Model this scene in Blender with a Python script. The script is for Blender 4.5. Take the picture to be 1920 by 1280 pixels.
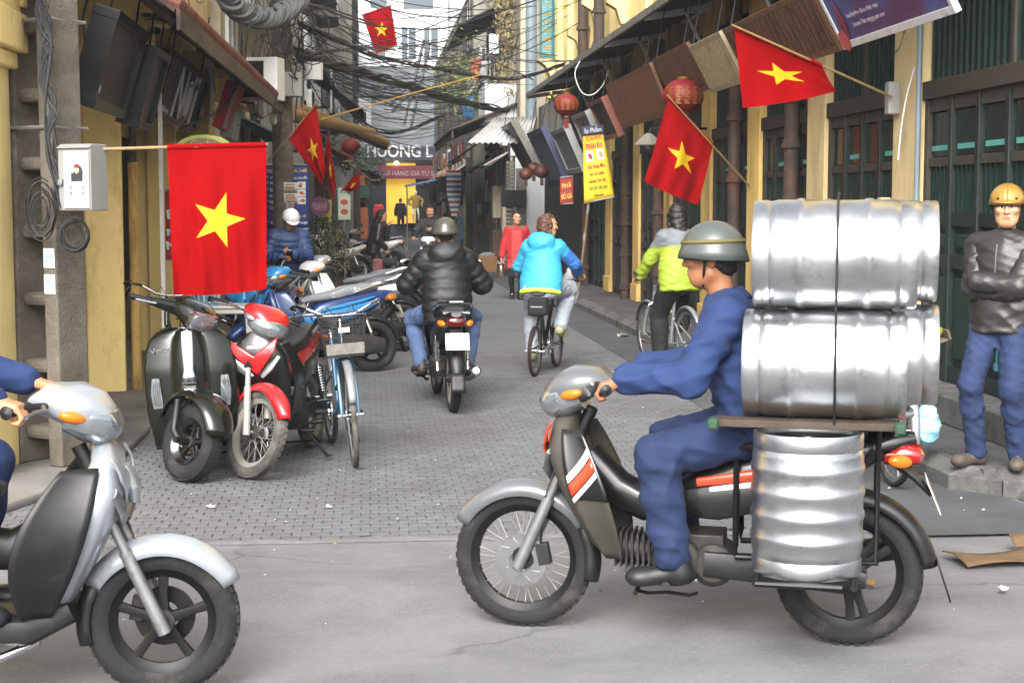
import bpy, bmesh, math, random
import numpy as np
from mathutils import Vector, Matrix, Euler

# ---------------------------------------------------------------- scene, camera, sky, sun
for o in list(bpy.data.objects):
    bpy.data.objects.remove(o)
SC = bpy.context.scene
COL = SC.collection
random.seed(7)
FPX, CX, CY, CAMH = 2900.0, 960.0, 640.0, 1.68      # focal length in pixels of a 1920 px wide picture
PITCH = math.atan((640 - 386) / FPX)
YAW = math.atan((960 - 690) * math.cos(PITCH) / FPX)
cd = bpy.data.cameras.new('camera')
cam = bpy.data.objects.new('camera', cd)
COL.objects.link(cam)
cam.location = (0, 0, CAMH)
cam.rotation_euler = (math.pi / 2 - PITCH, 0, -YAW)
cd.sensor_width = 36
cd.lens = FPX / 1920 * 36
cd.clip_start = 0.05
cd.clip_end = 2000
SC.camera = cam

SUN_EL, SUN_AZ = math.radians(37), math.radians(195)   # azimuth clockwise from +Y (behind the camera)
w = bpy.data.worlds.new('World')
SC.world = w
w.use_nodes = True
nt = w.node_tree
nt.nodes.clear()
sky = nt.nodes.new('ShaderNodeTexSky')
sky.sky_type = 'NISHITA'
sky.sun_disc = False
sky.sun_elevation = SUN_EL
sky.sun_rotation = SUN_AZ
sky.altitude = 20
sky.air_density = 1.0
sky.dust_density = 6.0
sky.ozone_density = 1.0
hs = nt.nodes.new('ShaderNodeHueSaturation')          # overcast: the blue is veiled by cloud
hs.inputs['Saturation'].default_value = 0.25
bg = nt.nodes.new('ShaderNodeBackground')
bg.inputs['Strength'].default_value = 0.15
wo = nt.nodes.new('ShaderNodeOutputWorld')
nt.links.new(sky.outputs[0], hs.inputs['Color'])
nt.links.new(hs.outputs[0], bg.inputs['Color'])
nt.links.new(bg.outputs[0], wo.inputs['Surface'])
sd = bpy.data.lights.new('sun', 'SUN')
sd.energy = 1.5
sd.angle = math.radians(40)
sd.color = (1.0, 0.97, 0.93)
sun = bpy.data.objects.new('sun', sd)
COL.objects.link(sun)
dv = Vector((math.sin(SUN_AZ) * math.cos(SUN_EL), math.cos(SUN_AZ) * math.cos(SUN_EL), math.sin(SUN_EL)))
sun.rotation_euler = dv.to_track_quat('Z', 'Y').to_euler()
sun.location = (0, -5, 20)
SC.view_settings.view_transform = 'Standard'
SC.view_settings.look = 'None'
SC.view_settings.exposure = 1.48
SC.view_settings.gamma = 1
SC.view_settings.use_curve_mapping = False
SC.render.engine = 'CYCLES'
SC.cycles.use_denoising = True
SC.cycles.max_bounces = 6
SC.cycles.diffuse_bounces = 3
SC.cycles.glossy_bounces = 3
SC.cycles.transparent_max_bounces = 8
SC.cycles.volume_bounces = 0

# ---------------------------------------------------------------- helpers
PI = math.pi
R_ = math.radians
_cp, _sp, _cy, _sy = math.cos(PITCH), math.sin(PITCH), math.cos(YAW), math.sin(YAW)
def ray(px, py):                      # direction of a measured picture point, scaled so that dir.y == 1
    a, b = (px - CX) / FPX, (CY - py) / FPX
    fy, fz = _cp + b * _sp, -_sp + b * _cp
    d = Vector((a * _cy + fy * _sy, -a * _sy + fy * _cy, fz))
    return d / d.y
def G(px, py, z=0.0):                 # ground point measured in the photograph
    d = ray(px, py)
    t = (z - CAMH) / d.z
    return Vector((d.x * t, t, z))
def P(px, py, Y):                     # point at depth Y measured in the photograph
    d = ray(px, py)
    return Vector((d.x * Y, Y, CAMH + d.z * Y))

def lin(c):
    if isinstance(c, str):
        c = c.lstrip('#')
        c = [int(c[i:i + 2], 16) / 255 for i in (0, 2, 4)]
        c = [x / 12.92 if x <= 0.04045 else ((x + 0.055) / 1.055) ** 2.4 for x in c]
    return (c[0], c[1], c[2], 1.0)

MATS = {}
def mat(name, col, rough=0.6, metal=0.0, var=0.12, scale=6.0, bump=0.0, bscale=60.0, dirt=None, damt=0.4, dscale=2.5,
        coat=0.0, alpha=1.0, emit=0.0, trans=0.0, sss=0.0, stretch=None, spec=0.5, rvar=0.0, objrand=0.0):
    if name in MATS:
        return MATS[name]
    m = bpy.data.materials.new(name)
    m.use_nodes = True
    N, L = m.node_tree.nodes, m.node_tree.links
    b = N['Principled BSDF']
    col = lin(col)
    b.inputs['Base Color'].default_value = col
    b.inputs['Roughness'].default_value = rough
    b.inputs['Metallic'].default_value = metal
    b.inputs['Specular IOR Level'].default_value = spec
    if coat:
        b.inputs['Coat Weight'].default_value = coat
        b.inputs['Coat Roughness'].default_value = 0.08
    if alpha < 1:
        b.inputs['Alpha'].default_value = alpha
    if trans:
        b.inputs['Transmission Weight'].default_value = trans
    if sss:
        b.inputs['Subsurface Weight'].default_value = sss
        b.inputs['Subsurface Radius'].default_value = (0.012, 0.005, 0.003)
        b.inputs['Subsurface Scale'].default_value = 1.0
    if emit:
        b.inputs['Emission Color'].default_value = col
        b.inputs['Emission Strength'].default_value = emit
    tc = N.new('ShaderNodeTexCoord')
    vec = tc.outputs['Object']
    if stretch:
        mp = N.new('ShaderNodeMapping')
        mp.inputs['Scale'].default_value = stretch
        L.new(vec, mp.inputs['Vector'])
        vec = mp.outputs[0]
    cur = None
    if var:
        n = N.new('ShaderNodeTexNoise')
        n.inputs['Scale'].default_value = scale
        n.inputs['Detail'].default_value = 8
        n.inputs['Roughness'].default_value = 0.65
        L.new(vec, n.inputs['Vector'])
        mr = N.new('ShaderNodeMapRange')
        mr.inputs['From Min'].default_value = 0.3
        mr.inputs['From Max'].default_value = 0.7
        mr.inputs['To Min'].default_value = 1 - var
        mr.inputs['To Max'].default_value = 1 + var
        L.new(n.outputs['Fac'], mr.inputs['Value'])
        mx = N.new('ShaderNodeVectorMath')
        mx.operation = 'SCALE'
        mx.inputs[0].default_value = col[:3]
        L.new(mr.outputs[0], mx.inputs['Scale'])
        cur = mx.outputs[0]
        if rvar:
            m2 = N.new('ShaderNodeMapRange')
            m2.inputs['From Min'].default_value = 0.3
            m2.inputs['From Max'].default_value = 0.7
            m2.inputs['To Min'].default_value = max(rough - rvar, 0.02)
            m2.inputs['To Max'].default_value = min(rough + rvar, 1)
            L.new(n.outputs['Fac'], m2.inputs['Value'])
            L.new(m2.outputs[0], b.inputs['Roughness'])
    if objrand:
        oi = N.new('ShaderNodeObjectInfo')
        m3 = N.new('ShaderNodeMapRange')
        m3.inputs['To Min'].default_value = 1 - objrand
        m3.inputs['To Max'].default_value = 1 + objrand
        L.new(oi.outputs['Random'], m3.inputs['Value'])
        mx3 = N.new('ShaderNodeVectorMath')
        mx3.operation = 'SCALE'
        if cur is None:
            mx3.inputs[0].default_value = col[:3]
        else:
            L.new(cur, mx3.inputs[0])
        L.new(m3.outputs[0], mx3.inputs['Scale'])
        cur = mx3.outputs[0]
    if dirt:
        n2 = N.new('ShaderNodeTexNoise')
        n2.inputs['Scale'].default_value = dscale
        n2.inputs['Detail'].default_value = 10
        n2.inputs['Roughness'].default_value = 0.7
        L.new(vec, n2.inputs['Vector'])
        r2 = N.new('ShaderNodeMapRange')
        r2.inputs['From Min'].default_value = 0.62 - 0.35 * damt
        r2.inputs['From Max'].default_value = 0.78 - 0.2 * damt
        L.new(n2.outputs['Fac'], r2.inputs['Value'])
        mc = N.new('ShaderNodeMix')
        mc.data_type = 'RGBA'
        L.new(r2.outputs[0], mc.inputs['Factor'])
        if cur is None:
            mc.inputs[6].default_value = col
        else:
            L.new(cur, mc.inputs[6])
        mc.inputs[7].default_value = lin(dirt)
        cur = mc.outputs[2]
    if cur is not None:
        L.new(cur, b.inputs['Base Color'])
        if emit:
            L.new(cur, b.inputs['Emission Color'])
    if bump:
        nb = N.new('ShaderNodeTexNoise')
        nb.inputs['Scale'].default_value = bscale
        nb.inputs['Detail'].default_value = 6
        L.new(vec, nb.inputs['Vector'])
        bp = N.new('ShaderNodeBump')
        bp.inputs['Strength'].default_value = bump
        bp.inputs['Distance'].default_value = 0.01
        L.new(nb.outputs['Fac'], bp.inputs['Height'])
        L.new(bp.outputs[0], b.inputs['Normal'])
    MATS[name] = m
    return m

def tag(o, label=None, cat=None, group=None, kind=None):
    if label: o['label'] = label
    if cat: o['category'] = cat
    if group: o['group'] = group
    if kind: o['kind'] = kind
    return o
def thing(name, label, cat, loc=(0, 0, 0), rz=0.0, group=None, lean=0.0, pitch=0.0):
    o = bpy.data.objects.new(name, None)
    COL.objects.link(o)
    o.empty_display_size = 0.1
    o.location = loc
    o.rotation_euler = (lean, pitch, rz)
    return tag(o, label, cat, group)
def link(name, me, parent=None, M=None):
    o = bpy.data.objects.new(name, me)
    COL.objects.link(o)
    if parent is not None:
        o.parent = parent
    if M is not None:
        o.matrix_local = M
    return o
def copy_tree(o, parent=None):
    c = o.copy()
    COL.objects.link(c)
    c.parent = parent
    for ch in o.children:
        copy_tree(ch, c)
    return c
def T(x=0, y=0, z=0):
    return Matrix.Translation((x, y, z))
def RX(a): return Matrix.Rotation(a, 4, 'X')
def RY(a): return Matrix.Rotation(a, 4, 'Y')
def RZ(a): return Matrix.Rotation(a, 4, 'Z')

class MB:
    def __init__(s, M=None):
        s.v, s.f, s.m = [], [], []
        s.M = M or Matrix.Identity(4)
        s.mi = 0
    def add(s, vs, fs):
        b = len(s.v)
        s.v.extend([s.M @ Vector(p) for p in vs])
        s.f.extend([[b + i for i in f] for f in fs])
        s.m.extend([s.mi] * len(fs))
        return s
    def box(s, c, d, R=None):
        x, y, z = d[0] / 2, d[1] / 2, d[2] / 2
        vs = [Vector((sx * x, sy * y, sz * z)) for sx in (-1, 1) for sy in (-1, 1) for sz in (-1, 1)]
        if R is not None:
            E = Euler(R).to_matrix()
            vs = [E @ p for p in vs]
        c = Vector(c)
        return s.add([p + c for p in vs], [(0, 1, 3, 2), (4, 6, 7, 5), (0, 4, 5, 1), (2, 3, 7, 6), (0, 2, 6, 4), (1, 5, 7, 3)])
    def bx(s, x0, x1, y0, y1, z0, z1):
        return s.box(((x0 + x1) / 2, (y0 + y1) / 2, (z0 + z1) / 2), (x1 - x0, y1 - y0, z1 - z0))
    def tube(s, pts, r, n=8, closed=False, caps=True):
        pts = [Vector(p) for p in pts]
        k = len(pts)
        rs = r if isinstance(r, (list, tuple)) else [r] * k
        vs = []
        prev = None
        for i, p in enumerate(pts):
            a = pts[i - 1] if (i > 0 or closed) else p
            c = pts[(i + 1) % k] if (i < k - 1 or closed) else p
            t = (c - a)
            t = t.normalized() if t.length > 1e-9 else Vector((0, 0, 1))
            if prev is None:
                u = t.orthogonal().normalized()
                if abs(t.z) < 0.9:
                    u = t.cross(Vector((0, 0, 1))).normalized()
            else:
                u = (prev - t * prev.dot(t))
                u = u.normalized() if u.length > 1e-6 else t.orthogonal().normalized()
            prev = u
            w_ = t.cross(u)
            for j in range(n):
                an = 2 * PI * j / n
                vs.append(p + (u * math.cos(an) + w_ * math.sin(an)) * rs[i])
        fs = []
        for i in range(k if closed else k - 1):
            for j in range(n):
                a, b = i * n + j, i * n + (j + 1) % n
                i2 = (i + 1) % k
                fs.append((a, b, i2 * n + (j + 1) % n, i2 * n + j))
        if caps and not closed:
            fs.append(tuple(range(n))[::-1])
            fs.append(tuple(range((k - 1) * n, k * n)))
        return s.add(vs, fs)
    def cyl(s, p0, p1, r0, r1=None, n=14, caps=True):
        return s.tube([p0, p1], [r0, r0 if r1 is None else r1], n, caps=caps)
    def lathe(s, prof, o=(0, 0, 0), ax=(0, 0, 1), n=20, arc=2 * PI, a0=0.0, ref=None):
        o, ax = Vector(o), Vector(ax).normalized()
        u = Vector(ref) if ref else ax.orthogonal().normalized()
        w_ = ax.cross(u)
        full = arc >= 2 * PI - 1e-4
        nn = n if full else n + 1
        vs = []
        for (r, h) in prof:
            for j in range(nn):
                a = a0 + arc * j / n
                vs.append(o + ax * h + (u * math.cos(a) + w_ * math.sin(a)) * r)
        fs = []
        for i in range(len(prof) - 1):
            for j in range(n):
                j2 = (j + 1) % nn
                fs.append((i * nn + j, i * nn + j2, (i + 1) * nn + j2, (i + 1) * nn + j))
        return s.add(vs, fs)
    def torus(s, c, ax, R, r, n=36, m=10, ref=None, sy=1.0):
        prof = [(R + r * math.cos(2 * PI * i / m), sy * r * math.sin(2 * PI * i / m)) for i in range(m + 1)]
        return s.lathe(prof, c, ax, n, ref=ref)
    def ell(s, c, r, R=None, nu=14, nv=9):
        c = Vector(c)
        E = Euler(R).to_matrix() if R else None
        vs = []
        for i in range(nv + 1):
            t = PI * i / nv
            for j in range(nu):
                a = 2 * PI * j / nu
                p = Vector((r[0] * math.sin(t) * math.cos(a), r[1] * math.sin(t) * math.sin(a), r[2] * math.cos(t)))
                vs.append(c + (E @ p if E else p))
        fs = []
        for i in range(nv):
            for j in range(nu):
                fs.append((i * nu + j, i * nu + (j + 1) % nu, (i + 1) * nu + (j + 1) % nu, (i + 1) * nu + j))
        return s.add(vs, fs)
    def loft(s, sts, n=18, lat=(0, 1, 0), caps=True):
        """stations (x, y, z, half_width, half_height, exponent): super-ellipse sections square to the path"""
        lat = Vector(lat)
        ps = [Vector(q[:3]) for q in sts]
        vs = []
        for i, q in enumerate(sts):
            t = ps[min(i + 1, len(ps) - 1)] - ps[max(i - 1, 0)]
            t.normalize()
            nrm = t.cross(lat).normalized()
            l2 = nrm.cross(t).normalized()
            e = q[5] if len(q) > 5 else 2.0
            for j in range(n):
                a = 2 * PI * j / n
                ca, sa = math.cos(a), math.sin(a)
                vs.append(ps[i] + l2 * (q[3] * math.copysign(abs(ca) ** (2 / e), ca)) + nrm * (q[4] * math.copysign(abs(sa) ** (2 / e), sa)))
        fs = []
        k = len(sts)
        for i in range(k - 1):
            for j in range(n):
                fs.append((i * n + j, i * n + (j + 1) % n, (i + 1) * n + (j + 1) % n, (i + 1) * n + j))
        if caps:
            fs.append(tuple(range(n))[::-1])
            fs.append(tuple(range((k - 1) * n, k * n)))
        return s.add(vs, fs)
    def grid(s, fn, nu, nv):
        vs = [fn(i / nu, j / nv) for i in range(nu + 1) for j in range(nv + 1)]
        fs = [(i * (nv + 1) + j, i * (nv + 1) + j + 1, (i + 1) * (nv + 1) + j + 1, (i + 1) * (nv + 1) + j) for i in range(nu) for j in range(nv)]
        return s.add(vs, fs)
    def prism(s, pts, d):
        """polygon of 3-D points pushed along d"""
        pts = [Vector(p) for p in pts]
        d = Vector(d)
        k = len(pts)
        return s.add(pts + [p + d for p in pts], [tuple(range(k))[::-1], tuple(range(k, 2 * k))] + [(i, (i + 1) % k, k + (i + 1) % k, k + i) for i in range(k)])
    def side(s, xz, y0, y1):
        """side-profile polygon (x, z) pushed from y0 to y1"""
        return s.prism([(x, y0, z) for x, z in xz], (0, y1 - y0, 0))
    def mesh(s, name, mats, smooth=True, ang=38):
        me = bpy.data.meshes.new(name)
        me.from_pydata([tuple(p) for p in s.v], [], s.f)
        bm = bmesh.new()
        bm.from_mesh(me)
        bmesh.ops.recalc_face_normals(bm, faces=bm.faces)
        bm.to_mesh(me)
        bm.free()
        for m in (mats if isinstance(mats, (list, tuple)) else [mats]):
            me.materials.append(m)
        me.polygons.foreach_set('material_index', s.m)
        if smooth:
            me.polygons.foreach_set('use_smooth', [True] * len(me.polygons))
            me.set_sharp_from_angle(angle=R_(ang))
        me.update()
        return me
    def build(s, name, mats, parent=None, smooth=True, bev=0.0, solid=0.0, ang=38, segs=2, sub=0):
        o = link(name, s.mesh(name, mats, smooth, ang), parent)
        if solid:
            md = o.modifiers.new('thick', 'SOLIDIFY')
            md.thickness = solid
            md.offset = 0
        if sub:
            md = o.modifiers.new('sub', 'SUBSURF')
            md.levels = md.render_levels = sub
        if bev:
            md = o.modifiers.new('bevel', 'BEVEL')
            md.width = bev
            md.segments = segs
            md.limit_method = 'ANGLE'
            md.angle_limit = R_(40)
        return o

def text(name, body, M, size, m, parent=None, ext=0.002, width=None, align='CENTER', bold=0.0, height=None):
    """lettering as a thin mesh: M maps local x right, y up, z out of the sign"""
    cu = bpy.data.curves.new(name, 'FONT')
    cu.body = body
    cu.size = size
    cu.extrude = ext
    cu.offset = bold
    cu.align_x = align
    cu.align_y = 'CENTER'
    cu.resolution_u = 3
    ob = bpy.data.objects.new(name, cu)
    COL.objects.link(ob)
    dg = bpy.context.evaluated_depsgraph_get()
    me = bpy.data.meshes.new_from_object(ob.evaluated_get(dg))
    bpy.data.objects.remove(ob)
    if len(me.vertices):
        co = np.empty(len(me.vertices) * 3, dtype=np.float32)
        me.vertices.foreach_get('co', co)
        co = co.reshape(-1, 3)
        if width:
            ext_x = co[:, 0].max() - co[:, 0].min()
            co[:, 0] *= width / max(ext_x, 1e-6)
        if height:
            e = co[:, 1].max() - co[:, 1].min()
            co[:, 1] *= height / max(e, 1e-6)
        if align == 'CENTER':
            co[:, 0] -= (co[:, 0].max() + co[:, 0].min()) / 2
            co[:, 1] -= (co[:, 1].max() + co[:, 1].min()) / 2
        me.vertices.foreach_set('co', co.ravel())
    me.transform(M)
    me.materials.clear()
    me.materials.append(m)
    me.update()
    return link(name, me, parent)
def frame(o, x, y):
    """matrix with origin o, local x along x, local y along y, z = x cross y"""
    x = Vector(x).normalized()
    z = x.cross(Vector(y)).normalized()
    y = z.cross(x)
    M = Matrix.Identity(4)
    for i in range(3):
        M[i][0], M[i][1], M[i][2], M[i][3] = x[i], y[i], z[i], o[i]
    return M

# ---- signed-distance modelling (bodies, clothes, fruit): smooth union of simple shapes, meshed with surface nets
def _nets(F, org, h):
    S = F < 0
    nx, ny, nz = F.shape
    sl = [slice(0, -1), slice(1, None)]
    cs = [(a, b, c) for a in (0, 1) for b in (0, 1) for c in (0, 1)]
    pos = np.zeros((nx - 1, ny - 1, nz - 1, 3), np.float32)
    cnt = np.zeros((nx - 1, ny - 1, nz - 1), np.float32)
    for a in cs:
        for ax in range(3):
            if a[ax]:
                continue
            b = list(a)
            b[ax] = 1
            fa = F[sl[a[0]], sl[a[1]], sl[a[2]]]
            fb = F[sl[b[0]], sl[b[1]], sl[b[2]]]
            mk = (fa < 0) != (fb < 0)
            t = np.where(mk, fa / np.where(mk, fa - fb, 1), 0)
            for d in range(3):
                pos[..., d] += mk * (a[d] + (t if d == ax else 0))
            cnt += mk
    act = cnt > 0
    idx = np.full(act.shape, -1, np.int64)
    idx[act] = np.arange(act.sum())
    I = np.argwhere(act)
    V = (I + pos[act] / cnt[act][:, None]) * h + org
    faces = []
    for ax in range(3):
        o1, o2 = (ax + 1) % 3, (ax + 2) % 3
        n = [nx, ny, nz]
        lo = [slice(None)] * 3
        hi = [slice(None)] * 3
        lo[ax] = slice(0, n[ax] - 1)
        hi[ax] = slice(1, n[ax])
        for q in (o1, o2):
            lo[q] = hi[q] = slice(1, n[q] - 1)
        A, B = S[tuple(lo)], S[tuple(hi)]
        e = np.argwhere(A != B)
        if not len(e):
            continue
        sg = A[tuple(e.T)]
        e = e.copy()
        e[:, o1] += 1
        e[:, o2] += 1
        def cell(d1, d2):
            c = e.copy()
            c[:, o1] -= d1
            c[:, o2] -= d2
            return idx[tuple(c.T)]
        q = np.stack([cell(1, 1), cell(0, 1), cell(0, 0), cell(1, 0)], 1)
        q[~sg] = q[~sg][:, ::-1]
        faces.append(q)
    Fa = np.concatenate(faces) if faces else np.zeros((0, 4), int)
    return V, Fa

def cap(a, b, ra, rb=None, k=0.03, puff=None, **kw):
    return dict(t='c', a=np.array(a, float), b=np.array(b, float), ra=ra, rb=ra if rb is None else rb, k=k, puff=puff, **kw)
def el(c, r, R=None, k=0.03, puff=None, sub=False):
    return dict(t='e', c=np.array(c, float), r=np.array(r, float), R=None if R is None else np.array(R, float), k=k, puff=puff, sub=sub)
def rb(c, hd, R=None, rd=0.02, k=0.02, sub=False):
    return dict(t='b', c=np.array(c, float), r=np.array(hd, float), R=None if R is None else np.array(R, float), rd=rd, k=k, sub=sub)
def hsp(c, n):
    return dict(t='p', c=np.array(c, float), n=np.array(n, float), k=.004, sub=True)
def sdf(prims, h, folds=0.0, fseed=1, ffreq=30.0, cut=None):
    lo = np.full(3, 1e9)
    hi = -lo
    bbs = []
    for p in prims:
        if p['t'] == 'p':
            bbs.append((np.full(3, -1e8), np.full(3, 1e8)))
            continue
        if p['t'] == 'c':
            r = max(p['ra'], p['rb']) * 1.15
            l, u = np.minimum(p['a'], p['b']) - r, np.maximum(p['a'], p['b']) + r
        else:
            r = p['r'] + p.get('rd', 0)
            if p['R'] is not None:
                r = np.abs(p['R']) @ r
            l, u = p['c'] - r, p['c'] + r
        bbs.append((l, u))
        if not p.get('sub'):
            lo, hi = np.minimum(lo, l), np.maximum(hi, u)
    lo = lo - 4 * h
    n = np.ceil((hi + 4 * h - lo) / h).astype(int) + 1
    F = np.full(tuple(n), 0.5, np.float32)
    for p, (l, u) in zip(prims, bbs):
        mg = p['k'] + 3 * h
        i0 = np.clip((l - mg - lo) / h, 0, 1e6).astype(int)
        i1 = np.minimum(np.clip((u + mg - lo) / h, -5, 1e6).astype(int) + 2, n)
        if np.any(i1 <= i0):
            continue
        X = (lo[0] + h * np.arange(i0[0], i1[0]))[:, None, None]
        Y = (lo[1] + h * np.arange(i0[1], i1[1]))[None, :, None]
        Z = (lo[2] + h * np.arange(i0[2], i1[2]))[None, None, :]
        if p['t'] == 'p':
            d = (X - p['c'][0]) * p['n'][0] + (Y - p['c'][1]) * p['n'][1] + (Z - p['c'][2]) * p['n'][2]
        elif p['t'] == 'c':
            ab = p['b'] - p['a']
            L = max(float(ab @ ab), 1e-9)
            t = np.clip(((X - p['a'][0]) * ab[0] + (Y - p['a'][1]) * ab[1] + (Z - p['a'][2]) * ab[2]) / L, 0, 1)
            r = p['ra'] + (p['rb'] - p['ra']) * t
            if p['puff']:
                sp, am = p['puff']
                r = r + am * (np.abs(np.sin(PI * t * math.sqrt(L) / sp)) - 0.6)
            d = np.sqrt((X - p['a'][0] - ab[0] * t) ** 2 + (Y - p['a'][1] - ab[1] * t) ** 2 + (Z - p['a'][2] - ab[2] * t) ** 2) - r
        else:
            dx, dy, dz = X - p['c'][0], Y - p['c'][1], Z - p['c'][2]
            if p['R'] is not None:
                Rm = p['R']
                dx, dy, dz = (Rm[0, 0] * dx + Rm[1, 0] * dy + Rm[2, 0] * dz, Rm[0, 1] * dx + Rm[1, 1] * dy + Rm[2, 1] * dz, Rm[0, 2] * dx + Rm[1, 2] * dy + Rm[2, 2] * dz)
            r = p['r']
            if p['t'] == 'e':
                k0 = np.sqrt((dx / r[0]) ** 2 + (dy / r[1]) ** 2 + (dz / r[2]) ** 2)
                k1 = np.sqrt((dx / r[0] ** 2) ** 2 + (dy / r[1] ** 2) ** 2 + (dz / r[2] ** 2) ** 2)
                d = k0 * (k0 - 1) / np.maximum(k1, 1e-6)
                if p['puff']:
                    sp, am = p['puff']
                    d = d - am * (np.abs(np.sin(PI * dz / sp)) - 0.6)
            else:
                qx, qy, qz = np.abs(dx) - r[0], np.abs(dy) - r[1], np.abs(dz) - r[2]
                d = np.sqrt(np.maximum(qx, 0) ** 2 + np.maximum(qy, 0) ** 2 + np.maximum(qz, 0) ** 2) + np.minimum(np.maximum(qx, np.maximum(qy, qz)), 0) - p['rd']
        blk = (slice(i0[0], i1[0]), slice(i0[1], i1[1]), slice(i0[2], i1[2]))
        f = F[blk]
        k = p['k']
        if p.get('sub'):
            d = -d
            hh = np.maximum(k - np.abs(f - d), 0) / k
            F[blk] = np.maximum(f, d) + hh * hh * k * 0.25
        else:
            hh = np.maximum(k - np.abs(f - d), 0) / k
            F[blk] = np.minimum(f, d) - hh * hh * k * 0.25
    if folds or cut is not None:
        X = (lo[0] + h * np.arange(n[0]))[:, None, None]
        Y = (lo[1] + h * np.arange(n[1]))[None, :, None]
        Z = (lo[2] + h * np.arange(n[2]))[None, None, :]
        if folds:
            rg = np.random.RandomState(fseed)
            W = 0
            for i in range(6):
                d = rg.normal(size=3)
                d[2] = math.copysign(abs(d[2]) + 1.1, d[2])
                d *= ffreq * (0.55 + 0.35 * i) / np.linalg.norm(d)
                q = rg.normal(size=3) * 9
                ph = 1.5 * np.sin(X * q[0] + Y * q[1] + Z * q[2] + i)
                msk = 0.55 + 0.45 * np.sin(X * q[1] + Y * q[2] + Z * q[0] * .8 + 2 * i)
                W = W + msk * (np.abs(np.sin(X * d[0] + Y * d[1] + Z * d[2] + ph)) - .62) / (1 + 0.35 * i)
            F += (folds * 1.6 * W).astype(np.float32)
        if cut is not None:
            F = np.maximum(F, cut(X, Y, Z).astype(np.float32))
    return _nets(F, lo, h)
class SM:
    """collects several SDF pieces into one mesh with a colour per face"""
    def __init__(s):
        s.V, s.F, s.m, s.n = [], [], [], 0
    def add(s, VF, mi=0, fn=None):
        V, F = VF
        s.V.append(V)
        s.F.append(F + s.n)
        if fn is not None:
            s.m.append(fn(V[F].mean(1)))
        else:
            s.m.append(np.full(len(F), mi))
        s.n += len(V)
        return s
    def build(s, name, mats, parent=None):
        me = bpy.data.meshes.new(name)
        V = np.concatenate(s.V)
        F = np.concatenate(s.F)
        me.from_pydata(V.tolist(), [], F.tolist())
        for m in (mats if isinstance(mats, (list, tuple)) else [mats]):
            me.materials.append(m)
        me.polygons.foreach_set('material_index', np.concatenate(s.m).astype(np.int32))
        me.polygons.foreach_set('use_smooth', [True] * len(F))
        me.update()
        return link(name, me, parent)

# ---------------------------------------------------------------- materials of the place
M_ASPH = mat('asphalt_worn', '#757578', 0.9, var=0.16, scale=55.0, bump=0.8, bscale=220, dirt='#5d5d5f', damt=0.42, dscale=0.55, stretch=(.55, 1.6, 1))
M_JOINT = mat('paver_joint', '#2f2e2d', 0.95, var=0.3, scale=20)
M_PAVER = mat('paver_concrete', '#616265', 0.88, var=0.22, scale=7, bump=0.6, bscale=200, dirt='#4d4c4b', damt=0.45, dscale=0.7, objrand=0.12)
M_PAVFAR = mat('paver_far', '#5f6062', 0.88, var=0.18, scale=7, bump=0.4, bscale=90, dirt='#4d4d4c', damt=0.4, dscale=0.5)
M_KERB = mat('kerb_stone', '#5b5b59', 0.85, var=0.2, scale=8, bump=0.5, bscale=120, dirt='#2d2c2a', damt=0.5, dscale=3)
M_WALK = mat('sidewalk_cement', '#515150', 0.9, var=0.25, scale=3, bump=0.4, bscale=120, dirt='#323130', damt=0.5, dscale=1.2)
M_YEL = mat('yellow_limewash', '#efd690', 0.9, var=0.10, scale=2.2, bump=0.25, bscale=70, dirt='#8d7440', damt=0.28, dscale=1.6, stretch=(1, 1, 0.35))
M_YEL2 = mat('yellow_limewash_aged', '#d2b26a', 0.9, var=0.14, scale=2.0, bump=0.3, bscale=60, dirt='#84693f', damt=0.42, dscale=1.3, stretch=(1, 1, 0.3))
M_CREAM = mat('cream_plaster', '#cdb888', 0.9, var=0.12, scale=2.5, bump=0.25, bscale=70, dirt='#7c6a4c', damt=0.4, dscale=1.4, stretch=(1, 1, 0.3))
M_GREEN = mat('green_door_paint', '#0b1c19', 0.5, var=0.25, scale=9, bump=0.15, dirt='#2b2a24', damt=0.3, dscale=5)
M_GREEN2 = mat('green_door_panel', '#0e2621', 0.45, var=0.2, scale=7, bump=0.1)
M_TEAL = mat('teal_trim', '#3f8494', 0.6, var=0.2, scale=12)
M_BROWNTRIM = mat('brown_frame', '#352f28', 0.75, var=0.25, scale=12, dirt='#2a2622', damt=0.4)
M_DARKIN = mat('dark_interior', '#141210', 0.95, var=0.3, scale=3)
M_SHUT = mat('shutter_teal', '#1d5a5f', 0.6, var=0.15, scale=8, dirt='#20403f', damt=0.3)
M_SHUTL = mat('shutter_slat', '#3f8f96', 0.6, var=0.15, scale=8)
M_PIPE = mat('cast_iron_pipe', '#3a302a', 0.75, var=0.35, scale=9, bump=0.3, dirt='#5f3b2b', damt=0.4, dscale=4)
M_PIPEG = mat('grey_plastic_pipe', '#6d7c85', 0.5, var=0.12)
M_AWN = mat('awning_underside', '#191b1f', 0.8, var=0.2, scale=3, dirt='#15161a', damt=0.4)
M_AWNE = mat('awning_edge', '#6a6862', 0.7, var=0.25, scale=8, dirt='#3a3833', damt=0.4)
M_WHITEST = mat('white_painted_steel', '#d6d8da', 0.5, var=0.12, scale=10, dirt='#8a6a4a', damt=0.15, dscale=9)
M_CONC = mat('pole_concrete', '#645e54', 0.92, var=0.25, scale=9, bump=0.7, bscale=60, dirt='#352f27', damt=0.5, dscale=2.2)
M_CONCF = mat('old_concrete', '#7b7971', 0.92, var=0.2, scale=1.5, bump=0.4, bscale=30, dirt='#46433c', damt=0.55, dscale=0.7, stretch=(1, 1, 0.4))
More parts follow.
